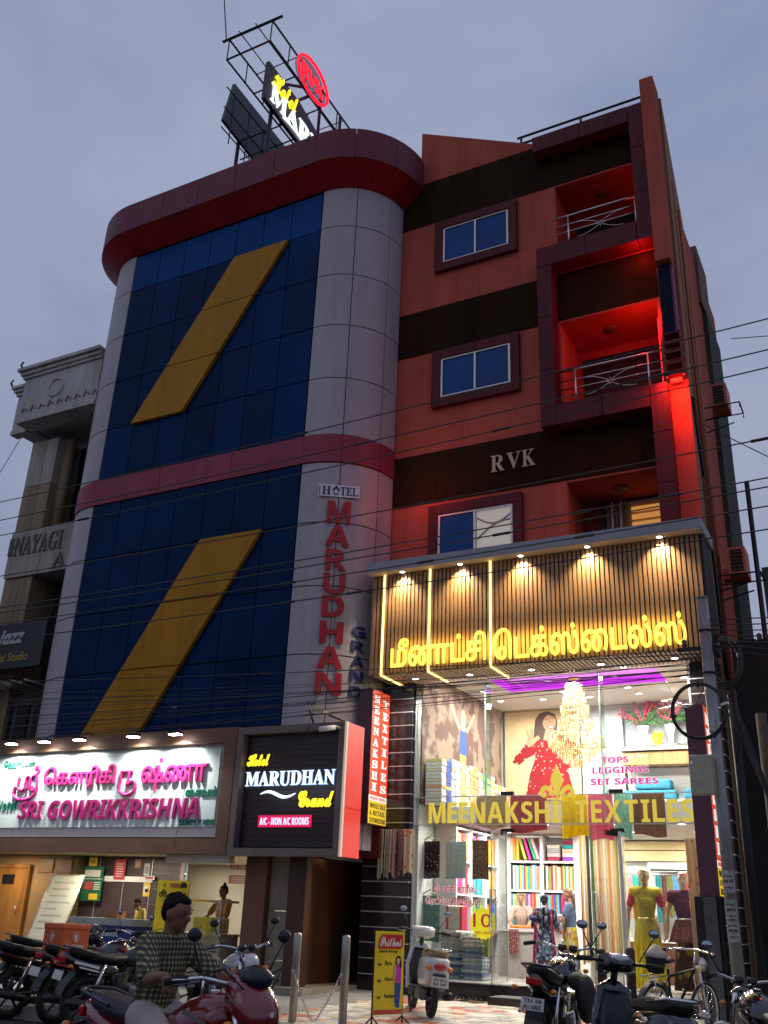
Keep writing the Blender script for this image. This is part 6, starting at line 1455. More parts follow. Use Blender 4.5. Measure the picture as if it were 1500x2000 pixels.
    if shoes is not None:
        for s in 'LR':
            an = J[s + 'an']; ft = J.get(s + 'toe', an + Vector((0, .115 * H_, -.028 * H_))); g = MB(); limb(g, [an + Vector((0, -.02 * H_, -.030 * H_)), an.lerp(ft, .6) + Vector((0, 0, -.012 * H_)), ft + Vector((0, 0, -.004))], [.022 * H_, .022 * H_, .016 * H_]); g.build('sandal', shoes, T_)
    return J, P
def skirt_mb(z0, z1, r0, r1, folds=14, amp=.03, sy=.75, cx=0, cy=0, n=84, rows=10, tw=0.0):
    b = MB(); rings = []
    for j in range(rows + 1):
        t = j / rows; r = r1 + (r0 - r1) * (t ** .8); z = z1 + (z0 - z1) * t
        rings.append([(cx + cos(2 * pi * k / n) * r * (1 + amp * t * sin(folds * 2 * pi * k / n + tw * t) / max(r, .05) * .6), cy + sin(2 * pi * k / n) * r * sy * (1 + amp * t * sin(folds * 2 * pi * k / n + tw * t) / max(r, .05) * .6), z) for k in range(n)])
    return b.loft(rings)
m_sk = mat('brown_skin', (0.22, 0.105, 0.06), .55, var=.08, scale=4); m_sk2 = mat('fair_brown_skin', (0.36, 0.19, 0.12), .55, var=.08, scale=4); m_hair = mat('black_hair', (0.010, 0.008, 0.008), .8, spec=.15, var=.2, scale=30); m_hair2 = mat('brown_hair', (0.16, 0.085, 0.04), .5, var=.3, scale=30)
PEOPLE = []
# customer with her back to the street
W1 = T('person', 'woman in a blue and black printed kurta with a long plait, back to the street', 'person', (-6.17, 1.25, .54), radians(8), local=True)
m_k1 = pattern('blue_black_floral', (0.10, 0.16, 0.26), (0.50, 0.60, 0.68), 15, .30, (0.02, 0.02, 0.04))
J, P = human(W1, 1.46, {'Lel': (-.155, .05, .62), 'Lwr': (-.11, .17, .60), 'Rel': (.155, .05, .62), 'Rwr': (.11, .17, .60)}, m_sk2, m_k1, None, m_hair, True, .95, face=1, hairlen=.26)
skirt_mb(.36, .80, .21, .155, 7, .03).build('kurta_skirt', m_k1, W1); skirt_mb(.06, .40, .15, .14, 9, .03).build('trousers', pm((0.08, 0.02, 0.05)), W1)
dup = pattern('maroon_dupatta', (0.34, 0.04, 0.14), (0.55, 0.28, 0.12), 12, .3)
for s in (-1, 1):
    b = MB()
    for o in (-.005, .005): b.grid(lambda u, v: (s * (.10 + .06 * v + .06 * u) , -.10 - .03 * v + o + .02 * sin(u * 9 + v * 3), 1.18 - v * (1.02 if s < 0 else .85)), 8, 14)
    b.build('dupatta', dup, W1)
MB().ball(P(0, -.058, -.075), (.03, .03, .03), 10).build('hair_band', pm(CLR['white']), W1)
# saleswoman in a yellow and blue saree, holding packets
W2 = T('person', 'woman in a yellow floral saree with blue blouse holding an orange and white packet', 'person', (-5.80, 1.62, .54), radians(100), local=True)
J, P = human(W2, 1.60, {'Lel': (-.13, .08, .64), 'Lwr': (-.05, .20, .66), 'Rel': (.13, .08, .64), 'Rwr': (.06, .20, .66), 'head': (0, .02, .925)}, m_sk2, pm((0.08, 0.12, 0.22)), None, m_hair2, True, .55, hairlen=.12)
m_sa = pattern('yellow_saree', (0.62, 0.48, 0.04), (0.55, 0.16, 0.10), 9, .24, (0.70, 0.62, 0.30))
skirt_mb(.03, .92, .22, .15, 11, .03).build('saree_skirt', m_sa, W2)
b = MB()
for o in (-.006, .006): b.grid(lambda u, v: (-.13 + .25 * v + .03 * sin(u * 7), .105 - .02 * v + o + .012 * sin(u * 20), .92 + .40 * v + .12 * (u - .5)), 8, 10)
b.build('saree_pleat', m_sa, W2)
PK = T('packet', 'orange and white garment packet held by the woman in the yellow saree', 'packet', (-6.05, 1.5, 1.5), radians(20), local=True)
MB().obox((0, 0, 0), (.34, .05, .26), Matrix.Rotation(radians(28), 3, 'Y')).build('card', m_white, PK, bevel=.006); MB().obox((.03, -.03, -.10), (.32, .008, .03), Matrix.Rotation(radians(28), 3, 'Y')).build('stripe', pm((0.75, 0.12, 0.04)), PK); MB().obox((-.12, -.03, .09), (.26, .02, .10), Matrix.Rotation(radians(28), 3, 'Y')).build('orange_flap', pm(CLR['orange']), PK)
# assistant half hidden behind the counter
W3 = T('person', 'shop assistant in pale clothes leaning over the perforated counter at the left', 'person', (-7.12, 2.62, .54), radians(195), local=True)
human(W3, 1.52, {'Lel': (-.15, .10, .64), 'Lwr': (-.10, .24, .60), 'Rel': (.15, .10, .64), 'Rwr': (.10, .24, .60)}, m_sk2, pattern('pale_floral', (0.55, 0.42, 0.36), (0.65, 0.20, 0.15), 20, .25), pm(CLR['cream']), m_hair2, True, .9)
# mannequins
m_man = mat('mannequin_skin', (0.62, 0.42, 0.26), .3, var=.05)
m_ysb = pattern('yellow_silk_plain', (0.80, 0.62, 0.01), (0.62, 0.30, 0.02), 7, .2, rough=.5)
MN = T('mannequin', 'mannequin in a bright yellow saree with red blouse and waist chain', 'mannequin', (-4.13, .52, .56), radians(180), local=True)
J, P = human(MN, 1.90, {'Lel': (-.165, -.01, .62), 'Lwr': (-.165, .03, .47), 'Rel': (.165, -.01, .62), 'Rwr': (.165, .03, .47)}, m_man, m_ysb, None, mat('golden_wig', (0.45, 0.30, 0.10), .5, var=.3, scale=20), True, .06, hairlen=.10)
for s in 'LR':
    g = MB(); limb(g, [J[s + 'sh'], J[s + 'sh'].lerp(J[s + 'el'], .6)], [.074, .064]); g.build('blouse_sleeve', pm(CLR['crimson']), MN)
m_ys = pattern('bright_yellow_silk', (0.80, 0.62, 0.01), (0.66, 0.36, 0.01), 5, .16, rough=.5)
skirt_mb(.02, 1.10, .30, .165, 15, .045, .8, tw=1.2).build('saree_skirt', m_ys, MN)
b = MB()
for o in (-.008, .008): b.grid(lambda u, v: (-.17 + .30 * v + .05 * u, .135 - .01 * v + o + .012 * sin(u * 26), 1.10 + .44 * v - .14 * (1 - v) * u + .10 * (u - .5)), 14, 10)
b.build('saree_pleat', m_ys, MN)
b = MB()
for o in (-.008, .008): b.grid(lambda u, v: (.13 + .10 * u + .02 * sin(v * 8), -.13 + o + .02 * sin(u * 14 + v), 1.52 - 1.15 * v), 8, 14)
b.build('saree_fall', m_ys, MN); MB().torus((0, 0, 1.09), .165, .010, 'z', 28, 6).build('waist_chain', mat('gold_metal', (0.7, 0.5, 0.2), .25, metal=1), MN)
MB().lathe([(.20, -.02), (.20, 0), (.02, .01)], n=20).build('base_plate', m_steel, MN)
M2 = T('mannequin', 'mannequin in a maroon sequined top with flared peplum over a dark skirt', 'mannequin', (-3.52, .70, .56), radians(188), local=True)
human(M2, 1.86, {'Lel': (-.165, -.01, .62), 'Lwr': (-.165, .03, .47), 'Rel': (.165, -.01, .62), 'Rwr': (.165, .03, .47)}, m_man, pattern('wine_sequin', (0.14, 0.01, 0.07), (0.45, 0.20, 0.25), 60, .18), None, mat('pink_wig', (0.55, 0.20, 0.25), .5, var=.3, scale=20), True, .25, hairlen=.05)
skirt_mb(.74, 1.10, .27, .155, 9, .05).build('peplum', pattern('rust_brocade', (0.28, 0.07, 0.05), (0.45, 0.16, 0.08), 20, .3), M2); skirt_mb(.02, .80, .24, .17, 12, .04).build('skirt', pattern('dark_gold_skirt', (0.09, 0.03, 0.01), (0.42, 0.28, 0.02), 5, .35), M2)
MB().torus((0, 0, 1.10), .158, .014, 'z', 28, 6).build('belt', m_steel, M2)
drape('patterned_curtain_cloth', -3.36, -3.06, .32, .58, 2.92, pattern('peach_paisley', (0.62, 0.42, 0.26), (0.35, 0.16, 0.08), 8, .2), 'peach and brown paisley cloth hanging at the right edge of the glass', folds=3, amp=.04)
drape('pink_shawl', -3.15, -3.02, .45, 1.3, 2.75, pm(CLR['pale pink']), 'pale pink shawl behind the paisley cloth at the right edge', folds=2, amp=.03)
# restaurant staff
S1_ = T('person', 'cook in an orange shirt with tied up hair standing behind the food cart', 'person', (-12.0, -.75, .34), radians(165), local=True)
J, P = human(S1_, 1.62, {'Lel': (-.15, .06, .64), 'Lwr': (-.12, .17, .56), 'Rel': (.17, .07, .66), 'Rwr': (.16, .20, .58)}, m_sk, pm((0.45, 0.20, 0.04)), pm(CLR['black']), m_hair, False, .8)
MB().ball(P(0, -.02, .08), (.035, .035, .03), 10).build('hair_knot', m_hair, S1_)
S2_ = T('person', 'dark haired man in a grey shirt standing to the right of the cook', 'person', (-11.72, .4, .34), radians(120), local=True)
human(S2_, 1.50, {}, m_sk2, pm((0.20, 0.22, 0.28)), pm(CLR['black']), m_hair, False, .7)
S3_ = T('person', 'worker in a yellow shirt bending behind the blue freezer', 'person', (-13.95, -.85, .34), radians(150), local=True)
human(S3_, 1.35, {'head': (0, .07, .90), 'neck': (0, .04, .83)}, m_sk, pm((0.50, 0.36, 0.06)), pm(CLR['black']), m_hair, False, .6)

# ------------------------------------------------------------------ two wheelers
m_tyre = mat('tyre_rubber', (0.018, 0.018, 0.018), .75, var=.2, scale=20); m_alloy = mat('dark_alloy', (0.10, 0.10, 0.11), .35, metal=.8, var=.1); m_chr = mat('chrome', (0.70, 0.70, 0.72), .12, metal=1.0, var=0)
m_blkpl = mat('black_plastic', (0.014, 0.014, 0.016), .35, var=.15); m_gloss = mat('gloss_black_paint', (0.008, 0.008, 0.010), .12, var=0, coat=1.0, spec=.6); m_seat = mat('vinyl_seat', (0.016, 0.014, 0.014), .5, var=.25, scale=5)
m_grip = mat('rubber_grip', (0.012, 0.012, 0.012), .8, var=0); m_plate = mat('number_plate', (0.62, 0.60, 0.52), .4, var=.08); m_lens = mat('lamp_lens', (0.72, 0.72, 0.72), .08, var=.05, spec=.8); m_tail = mat('red_lens', (0.45, 0.008, 0.010), .12, var=0, spec=.8); m_amb = mat('amber_lens', (0.65, 0.18, 0.01), .15, var=0, spec=.8)
m_mir = mat('mirror_glass', (0.42, 0.45, 0.58), .08, metal=.9, var=0); m_eng = mat('cast_engine', (0.16, 0.16, 0.165), .45, metal=.7, var=.25, scale=14)
def wheel(par, x, r, w, spokes=5, disc=True, rim_m=None, wire=False):
    W = MB().torus((x, 0, r), r - w * .5, w * .5, 'y', 36, 10).build('wheel', m_tyre, par)
    MB().torus((x, 0, r), r - w, .012, 'y', 32, 6).build('rim', rim_m or m_alloy, W)
    MB().tube([(x, -.06, r), (x, .06, r)], .035, 12).build('hub', rim_m or m_alloy, W)
    b = MB()
    if wire:
        for i in range(28):
            a = 2 * pi * i / 28; s = .03 if i % 2 else -.03; b.tube([(x, s, r), (x + cos(a) * (r - w), 0, r + sin(a) * (r - w))], .0025, 4)
        b.build('spokes', m_chr, W, kind='stuff')
    else:
        for i in range(spokes):
            a = 2 * pi * i / spokes + .3; MB().tube([(x + cos(a) * .03, 0, r + sin(a) * .03), (x + cos(a) * (r - w), 0, r + sin(a) * (r - w))], [.022, .014], 6).build('spoke', rim_m or m_alloy, W)
    if disc: MB().lathe([(.045, .0), (.12, .0), (.12, .005), (.045, .005)], (x, .045, r), 'y', 24).build('brake_disc', m_chr, W)
    return W
def mirror(par, x, y, z, lx, ly, lz):
    b = MB().tube([(x, y, z), (x + lx * .4, y + ly * .6, z + lz * .6), (x + lx, y + ly, z + lz)], .006, 6).build('mirror_stalk', m_blkpl, par)
    MB().ball((x + lx, y + ly, z + lz + .03), (.013, .052, .036), 14).build('mirror_housing', m_blkpl, b); MB().ball((x + lx - .010, y + ly, z + lz + .03), (.008, .045, .030), 14).build('mirror_glass', m_mir, b)
def plate(par, x, z, l1, l2, tilt=.25, w=.20, h=.10):
    R_ = Matrix.Rotation(tilt, 3, 'Y'); Pp = MB().obox((x, 0, z), (.006, w, h), R_).build('number_plate', m_plate, par)
    if l1:
        fn = lambda u, v, d: tuple(Vector((x, 0, z)) + R_ @ Vector((-.004 - d, -u, v)))
        for s, a, b_ in ((l1, .008, .040), (l2, -.040, -.006)): 
            mb = MB(); text_mb(mb, s, fn, w * .78, b_ - a, .002, 0.02, 0, -w * .39, a); mb.build('plate_lettering', m_blkpl, Pp, fix=False)
def motorcycle(label, loc, ang, paint=None, sc_=1.08, tankc=None, fairing=False, box=False, mirrors=True, plate_t=(None, None), wire=False, big=False, group=None, lean=4, stripe=None):
    M = T('motorcycle', label, 'motorcycle', loc, ang, group, local=True); M.scale = (sc_,) * 3; M.rotation_euler = (radians(lean), 0, ang)
    pt = paint or m_gloss; tk = tankc or pt
    wheel(M, 0.0, .30, .10, 5, False, wire=wire); wheel(M, 1.28, .30, .085, 5, True, wire=wire)
    for y in (-.085, .085): MB().tube([(1.28, y, .30), (1.08, y, .82), (1.04, y, .92)], [.026, .022, .020], 10).build('fork_leg', m_chr, M)
    b = MB(); b.grid(lambda u, v: (1.28 + .33 * cos(.35 + u * 1.9), (v - .5) * .13, .30 + .345 * sin(.35 + u * 1.9)), 14, 4); b.grid(lambda u, v: (1.28 + .325 * cos(.35 + u * 1.9), (v - .5) * .13, .30 + .335 * sin(.35 + u * 1.9)), 14, 4); b.build('front_fender', pt, M)
    b = MB(); b.grid(lambda u, v: (-.0 + .36 * cos(1.3 + u * 1.6), (v - .5) * .16, .31 + .37 * sin(1.3 + u * 1.6)), 14, 4); b.grid(lambda u, v: (.35 * cos(1.3 + u * 1.6), (v - .5) * .16, .30 + .355 * sin(1.3 + u * 1.6)), 14, 4); b.build('rear_fender', m_blkpl, M)
    # tank
    def ring(x, w, z0, z1, n=16): return [(x, w * cos(2 * pi * k / n) * (1 if sin(2 * pi * k / n) < 0 else .92), (z0 + z1) / 2 + (z1 - z0) / 2 * sin(2 * pi * k / n)) for k in range(n)]
    MB().loft([ring(.46, .05, .74, .80), ring(.50, .11, .68, .86), ring(.64, .145, .66, .93), ring(.80, .155, .67, .97), ring(.92, .12, .72, .96), ring(.98, .05, .80, .90)]).build('fuel_tank', tk, M)
    MB().lathe([(.035, .962), (.03, .975), (0, .978)], (.78, 0, 0), 'z', 14).build('filler_cap', m_chr, M)
    def sr(x, w, z0, z1): return [(x, w * cos(2 * pi * k / 16), (z0 + z1) / 2 + (z1 - z0) / 2 * max(-1, min(1, 1.4 * sin(2 * pi * k / 16)))) for k in range(16)]
    MB().loft([sr(-.28, .07, .84, .90), sr(-.22, .11, .80, .89), sr(.0, .13, .76, .86), sr(.25, .12, .73, .82), sr(.45, .09, .74, .82), sr(.50, .05, .76, .81)]).build('seat', m_seat, M)
    MB().loft([ring(-.38, .04, .76, .84), ring(-.30, .075, .70, .83), ring(-.05, .10, .62, .77), ring(.25, .12, .58, .74), ring(.42, .09, .60, .72)]).build('tail_panel', pt, M)
    MB().obox((-.385, 0, .775), (.04, .13, .06)).build('tail_light', m_tail, M, bevel=.01)
    for s in (-1, 1):
        MB().tube([(-.32, s * .06, .72), (-.35, s * .15, .71)], .008, 6).build('indicator_stalk', m_blkpl, M); MB().ball((-.355, s * .17, .71), (.03, .03, .022), 10).build('indicator', m_amb, M)
        MB().ball((1.10, s * .17, .83), (.03, .03, .022), 10).build('indicator', m_amb, M)
    MB().tube([(-.42, -.10, .90), (-.44, 0, .905), (-.42, .10, .90), (-.1, .14, .84)] if big else [(.0, -.14, .84), (-.30, -.13, .90), (-.40, 0, .91), (-.30, .13, .90), (.0, .14, .84)], .011, 8).build('grab_rail', m_chr if big else m_alloy, M)
    # engine
    En = MB().obox((.66, 0, .38), (.30, .24, .22)).build('engine', m_eng, M, bevel=.04)
    MB().tube([(.68, -.14, .36), (.68, .14, .36)], .10, 18).build('crankcase_cover', m_eng if not big else m_chr, En)
    for i in range(6): MB().obox((.74 + i * .004, 0, .50 + i * .026), (.15, .17, .012), Matrix.Rotation(-.2, 3, 'Y')).build('cooling_fin', m_eng, En)
    MB().tube([(.84, -.10, .48), (.92, -.12, .30), (.72, -.15, .20), (.30, -.16, .22)], .020, 8).build('exhaust_pipe', m_chr, M); MB().tube([(.32, -.16, .22), (-.32, -.18, .34)], [.04, .048], 14).build('silencer', m_chr if big else m_blkpl, M)
    MB().tube([(.98, 0, .86), (.94, 0, .50), (.60, 0, .24), (.36, 0, .30), (.30, 0, .66), (.95, 0, .80)], .022, 8).build('frame', m_blkpl, M)
    for s in (-1, 1):
        MB().tube([(.36, s * .08, .32), (.0, s * .08, .30)], .018, 8).build('swing_arm', m_alloy, M); MB().tube([(.02, s * .10, .34), (.14, s * .11, .72)], [.026, .020], 10).build('shock_absorber', m_chr, M)
        MB().tube([(.42, s * .10, .26), (.42, s * .24, .26)], .012, 6).build('foot_peg', m_grip, M)
        MB().loft([[(x, s * (.10 + .02 * k_), z) for x, z in ((.30, .46), (.48, .46), (.46, .64), (.28, .62))] for k_ in (0, 1)]).build('side_panel', pt, M, bevel=.01)
    for s in (-1, 1):
        MB().obox((.80, s * .150, .84), (.20, .012, .022), Matrix.Rotation(.25, 3, 'Y')).build('tank_badge', stripe or m_chr, M)
        if stripe:
            MB().obox((-.10, s * .104, .715), (.34, .010, .030), Matrix.Rotation(.20, 3, 'Y')).build('tail_stripe', stripe, M); MB().obox((-.06, s * .104, .665), (.28, .010, .018), Matrix.Rotation(.20, 3, 'Y')).build('tail_stripe', stripe, M)
        MB().tube([(.90, s * .28, 1.04), (1.08, s * .22, 1.10), (1.14, s * .08, .98), (1.0, s * .05, .80), (.80, s * .08, .64)], .005, 5).build('control_cable', m_grip, M)
        MB().tube([(1.02, s * .10, 1.0), (1.16, s * .10, .90), (1.10, s * .07, .60), (1.26, s * .05, .34)], .005, 5).build('brake_hose', m_grip, M)
        MB().tube([(.50, s * .13, .28), (.62, s * .16, .22), (.74, s * .17, .24)], .009, 6).build('foot_lever', m_chr, M)
    MB().obox((.52, -.135, .33), (.46, .012, .11), Matrix.Rotation(.06, 3, 'Y')).build('chain_case', m_blkpl, M, bevel=.01)
    MB().lathe([(.05, 0), (.06, .02), (.04, .05)], (.50, .13, .46), 'y', 14).build('carburettor', m_alloy, M)
    # handlebar
    for s in (-1, 1):
        MB().tube([(1.0, 0, .98), (1.02, s * .12, 1.02), (.96, s * .26, 1.05), (.84, s * .36, 1.03)], .012, 8).build('handlebar', m_chr, M)
        MB().tube([(.90, s * .30, 1.043), (.80, s * .385, 1.02)], .019, 8).build('grip', m_grip, M); MB().tube([(.95, s * .27, 1.04), (.98, s * .30, 1.03), (.88, s * .39, 1.01)], .006, 5).build('lever', m_alloy, M)
        if mirrors: mirror(M, .94, s * .24, 1.05, .02, s * .10, .18)
    if fairing:
        MB().loft([ring(1.02, .15, .86, 1.10), ring(1.12, .16, .80, 1.06), ring(1.20, .12, .76, .98), ring(1.25, .05, .82, .92)]).build('headlamp_fairing', pt, M); MB().ball((1.222, 0, .885), (.03, .070, .045), 14).build('headlight', m_lens, M); MB().ball((1.10, 0, 1.05), (.10, .10, .07), 12).build('fly_screen', m_blkpl, M)
    else:
        hl = MB().lathe([(.03, -.10), (.085, -.06), (.095, .0), (.09, .01)], (1.14, 0, .88), 'x', 20).build('headlight', m_chr if big else pt, M); MB().lathe([(.0, .03), (.05, .025), (.088, .01)], (1.14, 0, .88), 'x', 20).build('headlight_lens', m_lens, hl)
        for s in (-1, 1): MB().lathe([(.0, .03), (.04, .028), (.045, -.02), (.02, -.04)], (1.03, s * .055, 1.02), 'z', 14).build('gauge', m_blkpl, M)
    plate(M, -.40, .60, *plate_t)
    MB().tube([(.45, .12, .24), (.38, .30, .02)], .012, 6).build('side_stand', m_blkpl, M)
    if big: MB().tube([(.98, -.05, .60), (1.02, -.24, .62), (1.0, -.26, .30), (.86, -.12, .26)], .014, 8).build('crash_guard', m_chr, M); MB().tube([(.98, .05, .60), (1.02, .24, .62), (1.0, .26, .30), (.86, .12, .26)], .014, 8).build('crash_guard', m_chr, M)
    return M
def scooter(label, loc, ang, paint, seatm, sc_=1.08, plate_t=(None, None), lean=5, face_m=None):
    S = T('scooter', label, 'scooter', loc, ang, local=True); S.scale = (sc_,) * 3; S.rotation_euler = (radians(lean), 0, ang)
    wheel(S, 0, .22, .09, 3, False); wheel(S, 1.22, .22, .085, 3, False)
    def ring(x, w, z0, z1, n=18, sq=1.25): return [(x, w * max(-1, min(1, sq * cos(2 * pi * k / n))), (z0 + z1) / 2 + (z1 - z0) / 2 * max(-1, min(1, sq * sin(2 * pi * k / n)))) for k in range(n)]
    MB().loft([ring(-.32, .06, .56, .66), ring(-.28, .12, .46, .70), ring(-.12, .165, .36, .72), ring(.12, .175, .34, .71), ring(.34, .15, .36, .68), ring(.44, .10, .38, .60)]).build('body_shell', paint, S, bevel=.0)
    MB().loft([ring(-.26, .08, .745, .78), ring(-.20, .125, .70, .80), ring(.05, .14, .69, .80), ring(.30, .125, .68, .76), ring(.46, .07, .68, .72)]).build('seat', seatm, S)
    MB().loft([ring(.38, .15, .27, .33), ring(.90, .15, .27, .31)]).build('floorboard', m_blkpl, S)
    MB().loft([[(x - .02 * (1 - abs(y) / .2), y, z) for x, y, z in ((.90 + o, -.17, .30), (.90 + o, .17, .30), (.93 + o, .20, .55), (.99 + o, .14, .80), (1.03 + o, .0, .88), (.99 + o, -.14, .80), (.93 + o, -.20, .55))] for o in (0, .07)]).build('leg_shield', paint, S, bevel=.015)
    MB().loft([[(x, y, z) for x, y, z in ((.885, -.13, .33), (.885, .13, .33), (.91, .16, .55), (.97, .10, .78), (.97, -.10, .78), (.91, -.16, .55))] for _ in (0,)] + [[(x, y, z) for x, y, z in ((.87, -.10, .36), (.87, .10, .36), (.885, .12, .55), (.95, .07, .74), (.95, -.07, .74), (.885, -.12, .55))]]).build('inner_shield', m_blkpl, S)
    b = MB(); b.grid(lambda u, v: (1.22 + .26 * cos(.1 + u * 2.4), (v - .5) * .16, .22 + .28 * sin(.1 + u * 2.4)), 14, 4); b.grid(lambda u, v: (1.22 + .25 * cos(.1 + u * 2.4), (v - .5) * .16, .22 + .265 * sin(.1 + u * 2.4)), 14, 4); b.build('front_fender', paint, S)
    for y in (-.06, .06): MB().tube([(1.22, y, .22), (1.06, y * .6, .70)], .018, 8).build('fork_leg', m_blkpl, S)
    MB().tube([(1.02, 0, .80), (.97, 0, .98)], .03, 8).build('steering_neck', m_blkpl, S)
    MB().loft([ring(.86, .10, .94, 1.02), ring(.93, .16, .92, 1.06), ring(1.03, .15, .90, 1.05), ring(1.10, .07, .93, 1.01)]).build('handlebar_cowl', face_m or paint, S)
    MB().ball((.885, 0, 1.025), (.03, .085, .035), 14).build('instrument_panel', m_lens, S); MB().ball((1.10, 0, .96), (.03, .08, .045), 14).build('headlight', m_lens, S)
    for s in (-1, 1):
        MB().tube([(.97, s * .10, .99), (.90, s * .30, 1.0), (.87, s * .36, .99)], .013, 8).build('handlebar', m_blkpl, S); MB().tube([(.91, s * .24, 1.0), (.86, s * .37, .99)], .020, 8).build('grip', m_grip, S)
        MB().tube([(.98, s * .2, .99), (.94, s * .36, .97)], .006, 5).build('lever', m_alloy, S); mirror(S, .95, s * .20, 1.02, -.02, s * .12, .20)
        MB().ball((-.27, s * .13, .58), (.035, .05, .035), 12).build('indicator', m_amb, S)
    MB().ball((-.315, 0, .60), (.03, .085, .045), 14).build('tail_light', m_tail, S); MB().tube([(.0, -.14, .76), (-.30, -.12, .80), (-.36, 0, .80), (-.30, .12, .80), (.0, .14, .76)], .012, 8).build('grab_rail', m_chr, S)
    MB().obox((-.30, 0, .42), (.12, .16, .16), Matrix.Rotation(.4, 3, 'Y')).build('rear_mudguard', m_blkpl, S); plate(S, -.375, .43, *plate_t, tilt=.2, w=.22, h=.12)
    MB().tube([(.30, -.17, .22), (-.18, -.19, .28)], [.03, .05], 12).build('silencer', m_blkpl, S); MB().obox((.15, .12, .26), (.34, .10, .14)).build('engine', m_eng, S, bevel=.03)
    MB().tube([(.40, .08, .24), (.36, .20, .02)], .012, 6).build('side_stand', m_blkpl, S)
    return S
m_pearl = mat('pearl_white_paint', (0.55, 0.55, 0.54), .2, var=.04, coat=.6); m_silvp = mat('silver_paint', (0.36, 0.36, 0.36), .22, metal=.7, var=.05); m_redp = mat('dark_red_paint', (0.20, 0.006, 0.016), .18, var=.05, coat=1.0)
scooter('white scooter with a tan seat parked facing the textile shop, seen from behind', (-6.35, -3.30, pz(-3.3) + .012), atan2(.80, -.60), m_pearl, mat('tan_seat', (0.36, 0.24, 0.13), .55, var=.2, scale=8), 1.12, ('TN 58 U', 'BA 347'))
scooter('black scooter with a raised mirror in front of the yellow mannequin', (-2.08, -8.0, 0.06), atan2(.80, -.60), m_gloss, m_seat, 1.14)
A_ = radians(79)
motorcycle('silver and black motorcycle at the left edge, its fairing cut by the frame', (-11.35, -6.35, 0), A_, m_gloss, 1.1, m_silvp, fairing=True, mirrors=False, plate_t=(None, None))
motorcycle('black motorcycle carrying the orange delivery box', (-10.50, -6.30, 0), A_, m_gloss, 1.1, stripe=pm(CLR['crimson']), plate_t=(None, None))
motorcycle('black motorcycle with a white striped tail, right of the delivery box', (-9.80, -6.55, 0), radians(74), m_gloss, 1.1, mat('black_white_tank', (0.04, 0.04, 0.045), .2, var=0), mirrors=False, stripe=m_white, plate_t=(None, None))
motorcycle('dark motorcycle with a brown saddle bag in the second row by the freezer', (-10.5, -5.85, pz(-5.8)), radians(84), m_silvp, .95, m_gloss, mirrors=False, plate_t=(None, None))
motorcycle('dark motorcycle half hidden behind the left fairing', (-12.3, -5.3, pz(-5.3)), radians(75), m_gloss, .98, mat('green_tank', (0.01, 0.05, 0.04), .2, var=0), mirrors=False, plate_t=(None, None))
motorcycle('chrome and silver roadster with crash guard parked beside the left bollard', (-7.75, -6.55, 0), radians(-32), m_silvp, 1.1, m_silvp, big=True, wire=True, plate_t=(None, None))
motorcycle('black motorcycle with a loaded black cover, seen from behind before the shop step', (-3.66, -6.45, 0.06), radians(96), m_gloss, 1.17, plate_t=('TN 58', 'AU 6802'))
motorcycle('black motorcycle at the bottom right corner beside the poles', (-1.05, -8.0, 0), radians(118), m_gloss, 1.08, mirrors=True, plate_t=(None, None))
# luggage and boxes on them
DBX = T('delivery_box', 'orange delivery box with white logo and lettering strapped on a motorcycle', 'box', (-10.52, -6.28, .84), A_, local=True)
m_ora = mat('orange_bag', (0.62, 0.10, 0.02), .6, var=.08); DBX.scale = (.92,) * 3
MB().box(-.24, .24, -.24, .24, 0, .40).build('bag', m_ora, DBX, bevel=.02); MB().box(-.25, .25, -.25, .25, .36, .44).build('lid', mat('orange_lid', (0.70, 0.14, 0.03), .6, var=.08), DBX, bevel=.02)
for fn, nm in ((lambda u, v, d: (-.241 - d, -u, v), 'back'), (lambda u, v, d: (u, -.241 - d, v), 'side')):
    text('lettering', sans('Swiggy'), fn, -.16, .16, .09, .17, m_white, DBX, .004)
    mb = MB(); pts = [(.055 * cos(2 * pi * i / 24), .26 + .065 * sin(2 * pi * i / 24)) for i in range(24)]; mb.tube([fn(u, v, .003) for u, v in pts], .004, 5, closed=True); mb.build('logo_ring', m_white, DBX)
    mb = MB(); mb.add([fn(u, v, .004) for u, v in ((0, .20), (.022, .25), (.026, .285), (0, .305), (-.026, .285), (-.022, .25))], [(0, 1, 2, 3, 4, 5)]); mb.build('logo_pin', m_white, DBX)
for s in (-.12, .12): MB().box(-.27, -.245, s - .01, s + .01, -.1, .08).build('strap', m_blkpl, DBX)
CV = T('black_saddle_bag', 'bulky black bag slung over the motorcycle before the shop step', 'bag', (-3.50, -5.95, .60), radians(96), local=True)
b = MB(); b.ball((0, -.20, .18), (.26, .10, .24), 16); b.ball((.05, -.10, .34), (.22, .10, .10), 14); b.ball((0, .16, .18), (.24, .08, .22), 14); remesh(b, .02).build('body', mat('black_canvas', (0.015, 0.014, 0.014), .7, var=.3, scale=6), CV)
BB = single(MB().ball((0, 0, 0), (.10, .07, .09), 12), 'brown_bundle', pm((0.14, 0.07, 0.05)), 'small brown bundle on the second row motorcycle', 'bundle', (-10.42, -5.45, 1.02))
PB2 = T('white_plastic_sack', 'white plastic sack with blue print lying behind the black scooter', 'sack', (-1.75, -7.55, .30), local=True)
b = MB(); b.ball((0, 0, .18), (.22, .16, .26), 16); b.ball((.10, .05, .34), (.14, .10, .16), 12); b.ball((-.08, 0, .05), (.2, .16, .12), 12); remesh(b, .02, 2).build('body', pattern('sack_print', (0.62, 0.64, 0.66), (0.10, 0.28, 0.55), 3.0, .12, rough=.4), PB2)
MB().box(-.2, .2, -.15, .15, -.30, -.06).build('crate_below', mat('cardboard', (0.38, 0.16, 0.06), .8), PB2)

